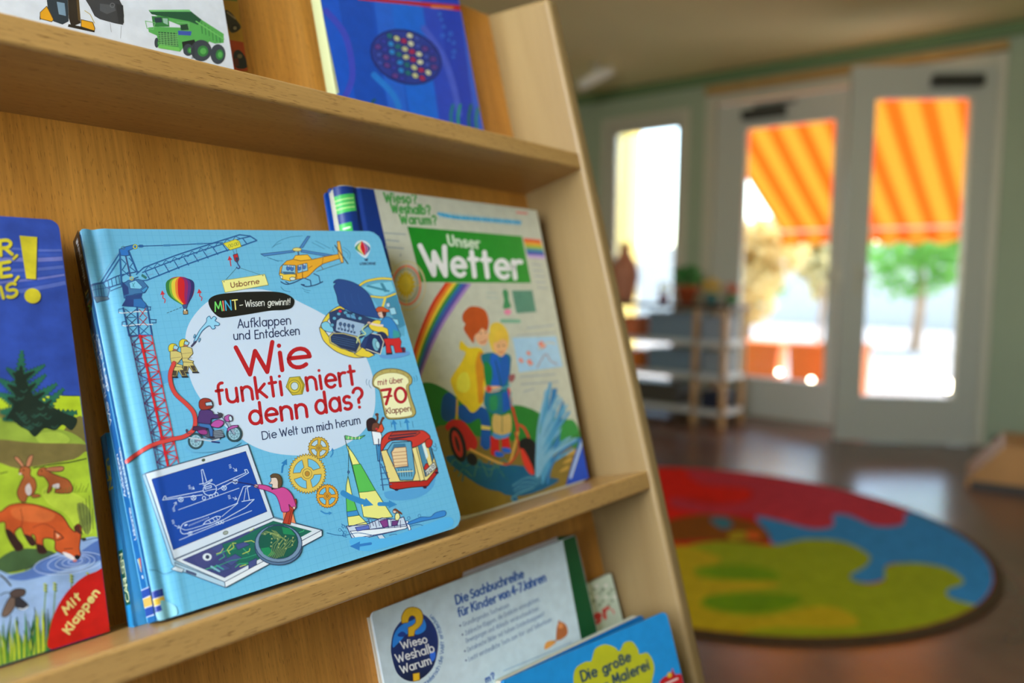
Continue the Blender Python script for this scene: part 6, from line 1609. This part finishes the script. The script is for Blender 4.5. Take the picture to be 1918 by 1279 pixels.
    a.sm([(60, 330), (140, 312), (220, 326), (300, 360), (260, 400), (160, 400), (80, 380)], (214, 104, 50), k=4); a.sm([(30, 440), (60, 450), (92, 492), (122, 530), (118, 548), (88, 554), (50, 500)], (54, 30, 26), k=3); a.sm([(130, 470), (170, 480), (190, 525), (165, 525)], (54, 30, 26), k=3); a.sm([(200, 520), (235, 530), (255, 560), (235, 572), (205, 560)], (60, 30, 26), k=3)
    a.poly([(296, 448), (330, 470), (345, 488), (310, 500), (296, 490)], (200, 90, 44), (66, 30, 24), 4); a.poly([(305, 462), (325, 474), (312, 490)], (220, 170, 130)); a.poly([(404, 445), (412, 416), (436, 420), (440, 470)], (80, 40, 30))
    a.sm([(340, 565), (380, 575), (418, 605), (395, 608), (360, 590)], (226, 214, 206), k=4); a.el(420, 592, 15, 13, (24, 22, 26)); a.line([(350, 548), (395, 545)], 4, (66, 30, 24)); a.el(408, 612, 12, 7, (200, 110, 100)); a.cur([(180, 430), (240, 410), (300, 440)], 4, (140, 56, 30)); a.cur([(112, 330), (122, 390), (112, 430)], 4, (140, 56, 30))
    a.el(456, 494, 14, 8, (50, 50, 50))
    # duck-brown moth / bird at the left
    a.sm([(10, 900), (40, 830), (70, 800), (90, 815), (80, 860), (50, 905), (20, 918)], (120, 96, 82), (30, 30, 30), 4, 4); a.sm([(84, 820), (110, 815), (150, 850), (148, 866), (110, 878), (86, 860)], (52, 48, 54), (30, 30, 30), 4, 4); a.sm([(60, 780), (90, 765), (135, 770), (130, 800), (80, 815), (55, 800)], (84, 66, 60), (30, 30, 30), 4, 4); a.cur([(100, 872), (130, 876), (150, 862)], 6, (220, 220, 220)); a.cur([(0, 690), (30, 715), (58, 748)], 9, (60, 50, 40)); a.cur([(0, 800), (30, 785), (60, 790)], 5, (40, 50, 60))
    # reeds
    for x, y in ((248, 740), (300, 735), (390, 690), (480, 680)):
        for k in range(6): a.el(x + (k % 2) * 8 - 4, y + k * 8, 8, 6, (90, 112, 40) if k % 2 else (180, 186, 70))
        a.cur([(x, y + 40), (x - 6, y + 130), (x - 12, y + 260)], 6, (110, 140, 60))
    rnd_ = random.Random(12)
    for k in range(46):
        x = -30 + k * 6.4 + rnd_.uniform(-6, 6); h_ = rnd_.uniform(90, 260); y = 1175 - x * .31
        c = ((70, 130, 50), (44, 100, 50), (186, 196, 50), (120, 160, 50))[k % 4]; lean = rnd_.uniform(-40, 40)
        a.poly([(x - 9, y + 30), (x + lean * .5 - 5, y - h_ * .6), (x + lean, y - h_), (x + lean * .5 + 8, y - h_ * .55), (x + 10, y + 30)], c)
        if k % 2: a.cur([(x + 6, y + 20), (x + lean * .5 + 4, y - h_ * .5), (x + lean, y - h_)], 3.5, (26, 50, 30))
    # red quarter disc
    a.sm([(268, 1090), (266, 1010), (290, 910), (350, 800), (440, 710), (520, 672), (620, 650), (640, 1000), (600, 1020), (420, 1100)], (196, 20, 14), k=5)
    yk = (226, 206, 120)
    a.text('Mit', (362, 905), (440, 815), 48, 12, yk, up=(-26, -34)); a.text('Klappen', (376, 1010), (540, 786), 46, 12, yk, up=(-34, -24))
    return a
plain_book('animal_book', 'dark blue flap book with fox drinking and two hares at the left edge', 'left', 0.022, (48, 76, 162), (40, 60, 120), (40, 60, 120), M_paint, art_left(), rr=0.006)

# --- top ledge
def art_fish():
    """underwater cover; the famous fish is replaced by a plain oval of mosaic pebbles"""
    W, H = POSE['fish'][2]
    a = Print(pose_matrix(*POSE['fish'][:2]), W, H, GAIN['fish'])
    a.z(560, 0, 2.995)
    for x, w_, c in ((200, 90, (14, 84, 190)), (330, 120, (10, 74, 172)), (480, 70, (30, 96, 196)), (620, 120, (14, 100, 200)), (760, 80, (40, 70, 180)), (860, 90, (30, 60, 170)), (950, 60, (50, 90, 190))):
        a.poly([(x - w_, -60), (x + w_ * .5, -60), (x + w_ * .8 + 90, 760), (x - w_ * .4 + 70, 760)], c)
    for P_, c in (([(150, 60), (260, 200), (300, 420), (250, 560)], (60, 70, 180)), ([(700, 160), (800, 300), (860, 460), (900, 640)], (70, 90, 190)), ([(420, 420), (520, 520), (560, 600)], (30, 120, 200))): a.cur(P_, 34, c)
    a.poly([(100, -40), (98, 0), (210, 524), (225, 522), (118, 0), (118, -40)], (190, 190, 130)); a.poly([(170, 440), (200, 440), (212, 524), (190, 520)], (190, 50, 50))
    a.poly([(330, 0), (330, -18), (905, 30), (908, 62), (600, 24)], (188, 26, 28)); a.line([(745, 38), (860, 45)], 14, (220, 120, 60))
    for i, (x, y) in enumerate(((800, 110), (812, 150), (806, 200), (840, 225), (868, 240), (870, 290), (866, 320), (790, 80), (850, 190))): a.ring(x, y, 5 + i % 3 * 2, 5 + i % 3 * 2, 3, (70, 150, 220))
    a.el(600, 320, 208, 150, (24, 40, 110), 20); a.el(600, 320, 196, 138, (40, 60, 140), 20)
    rnd_ = random.Random(5)
    cols = [(196, 190, 130), (60, 80, 160), (40, 130, 190), (170, 40, 80), (100, 60, 130), (30, 110, 110), (206, 200, 160), (50, 60, 150)]
    for j in range(-3, 4):
        for i in range(-4, 5):
            u = i * 42 + (j % 2) * 21; v = j * 40
            if (u / 185) ** 2 + (v / 128) ** 2 > .9: continue
            t = math.radians(20); x = 600 + u * math.cos(t) - v * math.sin(t); y = 320 + u * math.sin(t) + v * math.cos(t)
            a.el(x, y, 19, 15, cols[(i * 3 + j * 5) % 8], 20 + rnd_.uniform(-20, 20), (20, 30, 80), 3)
    for x, y, h_, c in ((420, 590, 30, (20, 80, 90)), (860, 700, 110, (20, 120, 120)), (900, 720, 130, (30, 140, 110)), (960, 730, 140, (20, 100, 80)), (1000, 730, 120, (30, 120, 100))):
        a.cur([(x, y + 20), (x - 8, y - h_ * .5), (x + 4, y - h_)], 16, c)
    return a
plain_book('sea_book', 'deep blue picture book with underwater cover at the right end of the top ledge', 'fish', 0.013, (12, 78, 180), (186, 186, 130), (20, 60, 130), M_soft, art_fish(), rl=0.0005, rr=0.002)
def art_truck():
    W, H = POSE['truck'][2]
    a = Print(pose_matrix(*POSE['truck'][:2]), W, H, GAIN['truck'])
    a.z(0, 0, 2.995)
    G1 = (86, 170, 84); G2 = (50, 124, 62); dk = (34, 50, 44)
    # dump truck
    a.poly([(833, 58), (1060, 55), (1130, 110), (1255, 190), (1255, 240), (1205, 245), (1100, 205), (1030, 150), (880, 90)], G1)
    a.poly([(833, 58), (1060, 55), (1130, 110), (1110, 140), (1060, 120), (930, 95), (850, 80)], (30, 84, 56)); a.poly([(835, 56), (1062, 54), (1072, 66), (842, 66)], (110, 190, 110))
    for k in range(6): a.line([(1130 + k * 20, 125 + k * 15), (1136 + k * 20, 205 + k * 7)], 5, G2)
    a.line([(1100, 120), (1255, 220)], 7, (110, 190, 100))
    a.poly([(850, 90), (945, 95), (950, 150), (860, 150)], G2); a.poly([(865, 100), (905, 98), (910, 125), (872, 128)], (40, 60, 70)); a.poly([(912, 102), (940, 104), (942, 140), (916, 128)], (150, 190, 170))
    a.poly([(830, 155), (880, 150), (1010, 155), (1090, 175), (1180, 205), (1170, 240), (1050, 240), (1010, 290), (890, 268), (880, 200), (835, 180)], G1)
    a.poly([(888, 178), (990, 185), (1000, 262), (892, 250)], (40, 90, 56))
    for k in range(7): a.line([(890, 188 + k * 10), (996, 196 + k * 10)], 4, (120, 190, 110))
    for k in range(6): a.line([(900 + k * 17, 182), (904 + k * 17, 256)], 3, (120, 190, 110))
    a.poly([(880, 250), (1005, 268), (1010, 290), (890, 270)], (110, 190, 90)); a.poly([(998, 172), (1075, 176), (1070, 200), (1000, 196)], (60, 84, 170))
    a.line([(815, 118), (870, 128), (860, 165), (825, 160), (815, 118)], 4, (120, 190, 120)); a.line([(990, 125), (1060, 130), (1060, 170)], 4, (120, 190, 120)); a.poly([(1010, 140), (1050, 135), (1060, 168), (1015, 170)], (34, 70, 50))
    a.poly([(1020, 235), (1090, 222), (1120, 300), (1060, 310), (1030, 300)], (24, 34, 34))
    for x, y, rx, ry in ((878, 240, 12, 28), (1055, 280, 28, 34), (1128, 284, 58, 60), (1222, 304, 42, 56)): a.el(x, y, rx, ry, (58, 66, 76)); a.el(x + 10, y + 3, rx * .52, ry * .52, G2); a.el(x + 12, y + 3, rx * .3, ry * .3, G1)
    for k in range(12): a.line([(1078 + 4 * math.sin(k), 250 + k * 7), (1090, 248 + k * 7)], 3, (36, 42, 50))
    # excavator
    Ye = (222, 160, 30)
    a.poly([(262, 0), (300, -10), (380, 0), (385, 120), (350, 138), (300, 120), (270, 60)], (40, 52, 62)); a.poly([(318, 10), (362, 18), (370, 90), (330, 80)], (120, 150, 170))
    a.poly([(225, 70), (262, 35), (275, 60), (300, 110), (290, 122), (225, 105)], Ye, (90, 60, 30), 3); a.poly([(222, 90), (232, 108), (222, 112)], (60, 50, 40))
    a.poly([(380, -20), (440, -20), (452, 130), (400, 150), (385, 100)], (44, 36, 30)); a.line([(435, -10), (445, 110)], 14, (90, 70, 40)); a.poly([(455, 110), (520, 125), (532, 160), (528, 178), (455, 150)], Ye, (90, 60, 30), 3); a.poly([(385, 135), (460, 150), (530, 172), (530, 182), (380, 150)], (40, 34, 28)); a.line([(475, 60), (505, 80), (530, 130)], 4, (190, 170, 100))
    a.poly([(480, 0), (500, -20), (660, -20), (690, 40), (695, 90), (690, 140), (640, 130), (560, 108), (530, 90), (505, 40)], (58, 60, 64)); a.poly([(560, 20), (640, 30), (650, 60), (600, 80), (560, 60)], (80, 84, 88)); a.poly([(650, 20), (690, 30), (695, 130), (665, 130)], (44, 46, 50)); a.ring(630, 30, 12, 12, 4, (110, 112, 116))
    a.line([(618, 130), (624, 180)], 2, (140, 144, 150)); a.line([(680, 145), (676, 215)], 2, (140, 144, 150))
    return a
plain_book('vehicle_book', 'white picture book with green dump truck and digger bucket on the top ledge', 'truck', 0.016, (214, 222, 230), (214, 222, 230), (200, 204, 206), M_soft, art_truck(), rl=0.0005, rr=0.002)
def art_truck2():
    W, H = POSE['truck2'][2]
    a = Print(pose_matrix(*POSE['truck2'][:2]), W, H, GAIN['truck2'])
    a.z(0, 0, 2.995)
    a.poly([(1200, -100), (1340, -60), (1345, 8), (1255, 0)], (70, 120, 50)); a.poly([(1255, 5), (1345, 22), (1372, 235), (1280, 225)], (176, 130, 34)); a.poly([(1280, 222), (1372, 238), (1400, 400), (1300, 400)], (176, 66, 26))
    a.sm([(1262, 55), (1300, 75), (1325, 110), (1350, 145), (1345, 165), (1310, 185), (1285, 170), (1268, 110)], (48, 44, 40), k=3); a.el(1318, 158, 22, 22, (30, 28, 26)); a.el(1318, 158, 10, 10, (140, 130, 110)); a.line([(1275, 70), (1320, 105)], 8, (150, 130, 100))
    a.sm([(1310, 300), (1340, 280), (1375, 320), (1385, 380), (1320, 378)], (30, 40, 50), k=3); a.el(1345, 315, 14, 12, (120, 110, 90)); a.poly([(1312, 330), (1335, 325), (1340, 370), (1316, 375)], (90, 40, 40))
    return a
plain_book('picture_book', 'yellow and red book peeking out behind the white vehicle book', 'truck2', 0.007, (176, 130, 34), (120, 80, 30), (120, 80, 30), M_soft, art_truck2(), rl=0.0005, rr=0.001)

# --- bottom ledge
def art_sach():
    W, H = POSE['sach'][2]
    a = Print(pose_matrix(*POSE['sach'][:2]), W + .004, H, GAIN['sach'])
    a.z(640, 960, 2.74)
    a.poly([(1133, 60), (1400, 60), (1500, 660), (1500, 1000), (1310, 1000), (1225, 630), (1133, 135)], (8, 62, 30))
    nb = (36, 74, 136)
    a.text('Die', (590, 470), (650, 448), 40, 9, nb, up=(-8, -44)); a.text('Sachbuchreihe', (666, 440), (934, 332), 38, 8.5, nb, up=(-8, -42))
    a.text('f\u00fcr', (602, 534), (654, 514), 38, 8.5, nb, up=(-8, -42)); a.text('Kinder', (670, 506), (796, 458), 38, 8.5, nb, up=(-8, -42)); a.text('von', (810, 450), (864, 428), 38, 8.5, nb, up=(-8, -42)); a.text('4-7', (876, 422), (928, 402), 38, 8.5, nb, up=(-8, -42)); a.text('Jahren', (936, 398), (1048, 350), 38, 8.5, nb, up=(-8, -42))
    gt = (104, 124, 146)
    def small(t, p, q, b=True):
        if b: a.el(p[0] - 16, p[1] - 4, 5, 5, (70, 90, 120))
        a.text(t, p, q, 20, 3, gt, up=(-4, -22))
    small('Grundlegendes Sachwissen', (624, 584), (860, 482)); small('Zahlreiche Klappen, die Einblicke erm\u00fcglichen,'.replace('\u00fcg', 'og'), (636, 630), (1016, 450)); small('Bewegungen und Abl\u00fcufe veranschaulichen'.replace('\u00fcu', 'au'), (640, 668), (1010, 500), False)
    small('Detailreiche Bilder mit hohem Entdeckungswert', (648, 714), (1040, 528)); small('Leicht verst\u00fcndliche Texte zum Vor- und Selberlesen'.replace('\u00fcn', 'an'), (654, 762), (1078, 556))
    a.line([(830, 812), (1060, 718), (1180, 665)], 3, (90, 130, 160)); a.text('m?', (742, 872), (784, 850), 34, 8, nb, up=(-6, -30))
    # fox cub toy scene
    a.sm([(1040, 690), (1050, 665), (1080, 655), (1100, 665), (1070, 690), (1045, 702)], (200, 130, 60), k=3); a.sm([(1100, 640), (1105, 585), (1120, 560), (1150, 575), (1160, 620), (1130, 650), (1105, 655)], (150, 84, 44), k=4); a.el(1124, 580, 14, 16, (190, 120, 70)); a.line([(1090, 660), (1140, 640)], 6, (150, 100, 60)); a.poly([(1108, 566), (1116, 548), (1124, 566)], (150, 84, 44))
    # round emblem with question mark
    a.z(640, 1100, 5.33)
    a.sm([(500, 690), (492, 580), (520, 440), (600, 330), (720, 260), (820, 270), (910, 360), (958, 480), (960, 620), (920, 780), (840, 880), (740, 935), (640, 925), (550, 850)], (26, 42, 96), k=5, c2=(16, 24, 48), axis=((720, 500), (740, 940)))
    a.sm([(510, 600), (515, 500), (560, 410), (640, 350), (700, 330), (790, 290), (840, 360), (830, 430), (760, 470), (700, 460), (640, 470), (600, 520), (560, 560)], (34, 110, 186), k=4); a.sm([(560, 470), (600, 440), (640, 460), (620, 490), (570, 490)], (26, 50, 120), k=4); a.sm([(880, 660), (930, 640), (935, 700), (900, 740)], (40, 90, 180), k=4)
    oc = (222, 150, 30); oo = (110, 70, 20)
    a.poly(open_spline([(600, 360), (598, 290), (640, 218), (710, 196), (780, 220), (810, 280), (805, 350), (770, 400), (732, 430)], 5) + [(722, 484), (664, 492), (662, 400)] + open_spline([(700, 384), (735, 350), (732, 300), (705, 282), (675, 300), (662, 350)], 4), oc, oo, 5)
    a.poly([(710, 862), (776, 850), (780, 925), (714, 940)], oc, oo, 4)
    wh = (206, 216, 220)
    a.text('Wieso', (602, 614), (856, 548), 78, 13, wh, up=(-20, -72)); a.text('Weshalb', (552, 752), (926, 640), 84, 13, wh, up=(-22, -80)); a.text('Warum', (600, 858), (892, 762), 82, 13, wh, up=(-24, -74))
    ring_t = 'spielerisch die Welt entdecken'
    cen = (728, 600)
    n = len(ring_t)
    tot = sum(GL[c_][0] + .12 for c_ in ring_t); acc = 0
    for ch in ring_t:
        w_ = GL[ch][0]
        t = math.radians(70 - 126 * acc / tot); t2 = math.radians(70 - 126 * (acc + w_) / tot); acc += w_ + .12
        rx, ry = 292, 400
        p = (cen[0] + rx * math.cos(t), cen[1] + ry * math.sin(t)); q = (cen[0] + rx * math.cos(t2), cen[1] + ry * math.sin(t2))
        if ch != ' ':
            d = (q[0] - p[0], q[1] - p[1]); L = math.hypot(*d) or 1
            a.text(ch, p, q, 36, 6, (50, 90, 140), up=(d[1] / L * 38, -d[0] / L * 38))
    return a
def make_sach():
    key = 'sach'; W, H = POSE[key][2]; g = GAIN[key]; T = 0.0265
    r = book_root('knowledge_book', 'white backed children\'s book with green spine and question mark emblem on the bottom ledge', POSE[key], 'book', 'picture books on the rack')
    C = lambda c: tuple(min(.95, v * k) for v, k in zip(lin(c), g))
    cover_part('back_cover', rrect(W + .004, H, 0.004, 0.002, 5), -0.0026, 0.0, C((166, 180, 184)), M_soft, r, art_sach())
    cover_part('front_cover', rrect(W + .004, H, 0.004, 0.002, 5), -T, -T + 0.0026, C((190, 196, 190)), M_soft, r)
    bm = B()
    for k in range(8):
        z0 = -T + .0028 + k * (T - .0056) / 8
        box(bm, 0.007 + (k % 2) * .0006, W, 0.003, H - 0.006 - (k % 2) * .0005, z0, z0 + (T - .0056) / 8 - 0.00035)
    obj('page_block', bm, M_pages, r)
    bm = B(); pts = [(W + .002 + .008 * math.cos(math.radians(t)), -T / 2 + T / 2 * math.sin(math.radians(t))) for t in range(-90, 91, 12)]
    prism(bm, pts, 0.0, H - 0.0005, 'y'); obj('spine', bm, mat('green_spine', (10, 84, 40), 0.4, 0.5), r)
make_sach()
def art_mal():
    W, H = POSE['malerei'][2]
    a = Print(pose_matrix(*POSE['malerei'][:2]), W, H, GAIN['malerei'])
    a.z(640, 960, 2.74)
    a.sm([(1190, 870), (1200, 800), (1250, 765), (1280, 760), (1300, 700), (1350, 676), (1400, 690), (1425, 710), (1450, 668), (1490, 662), (1520, 700), (1528, 725), (1570, 720), (1600, 770), (1600, 830), (1560, 920), (1400, 960), (1220, 960)], (186, 170, 30), k=6)
    dk = (34, 60, 76)
    a.text('Die', (1236, 866), (1312, 836), 48, 11, dk, up=(-12, -50)); a.text('gro\u00dfe', (1346, 826), (1484, 758), 44, 11, dk, up=(-12, -46)); a.text('Malerei', (1398, 884), (1582, 800), 46, 11, dk, up=(-12, -48)); a.text('-', (1350, 896), (1372, 888), 40, 10, dk, up=(-10, -40))
    a.sm([(1630, 880), (1660, 840), (1690, 835), (1696, 795), (1712, 830), (1745, 830), (1780, 900), (1700, 930)], (190, 24, 28), k=3); a.sm([(1668, 840), (1680, 818), (1694, 826), (1688, 846)], (220, 160, 40), k=3); a.line([(1660, 880), (1722, 852)], 9, (226, 190, 180))
    return a
plain_book('painting_book', 'bright blue book with yellow cloud, foremost at the right of the bottom ledge', 'malerei', 0.003, (28, 130, 190), (28, 130, 190), (28, 130, 190), M_soft, art_mal(), rl=0.002, rr=0.006, pages=False)
# its opened rear part stands a little behind
def make_mal_back():
    W, H = POSE['malerei'][2]
    r = [o for o in bpy.data.objects if o.name == 'painting_book'][0]
    g = GAIN['malerei']; C = lambda c: tuple(min(.95, v * k) for v, k in zip(lin(c), g))
    RT = Matrix.Translation((0, 0, -0.004)) @ Matrix.Rotation(math.radians(6.0), 4, 'Y')
    o = cover_part('inner_board', rrect(W - .008, H - .001, .002, .005), -0.0020, -0.0004, C((16, 108, 170)), M_soft, r); o.matrix_local = RT
    bm = B()
    for k in range(5): box(bm, 0.001, W - 0.012 - (k % 2) * .0005, 0.001, H - 0.0015, -0.0022 - (k + 1) * .0014, -0.0022 - k * .0014 - .0002)
    o = obj('page_block', bm, M_pages, r); o.matrix_local = RT
    o = cover_part('rear_board', rrect(W - .008, H - .001, .002, .005), -0.0112, -0.0094, C((190, 190, 176)), M_soft, r); o.matrix_local = RT
make_mal_back()
def art_small():
    W, H = POSE['small'][2]
    a = Print(pose_matrix(*POSE['small'][:2]), W, H, GAIN['small'])
    a.z(1080, 1060, 5.84)
    for i in range(26):
        x = 130 + (i * 67) % 300; y = 180 + (i * 41) % 250
        a.sm([(x, y), (x + 20, y - 14), (x + 38, y + 4), (x + 16, y + 18)], ((110, 128, 104), (176, 182, 164), (96, 112, 90))[i % 3], k=3)
    a.text('er', (190, 640), (360, 540), 130, 36, (160, 24, 26), up=(-24, -130))
    a.cur([(370, 470), (400, 490), (405, 520)], 12, (170, 40, 36))
    return a
plain_book('picture_book', 'small pale book with red lettering beside the side panel on the bottom ledge', 'small', 0.008, (150, 158, 142), (120, 128, 110), (120, 128, 110), M_soft, art_small(), rl=0.0005, rr=0.002)
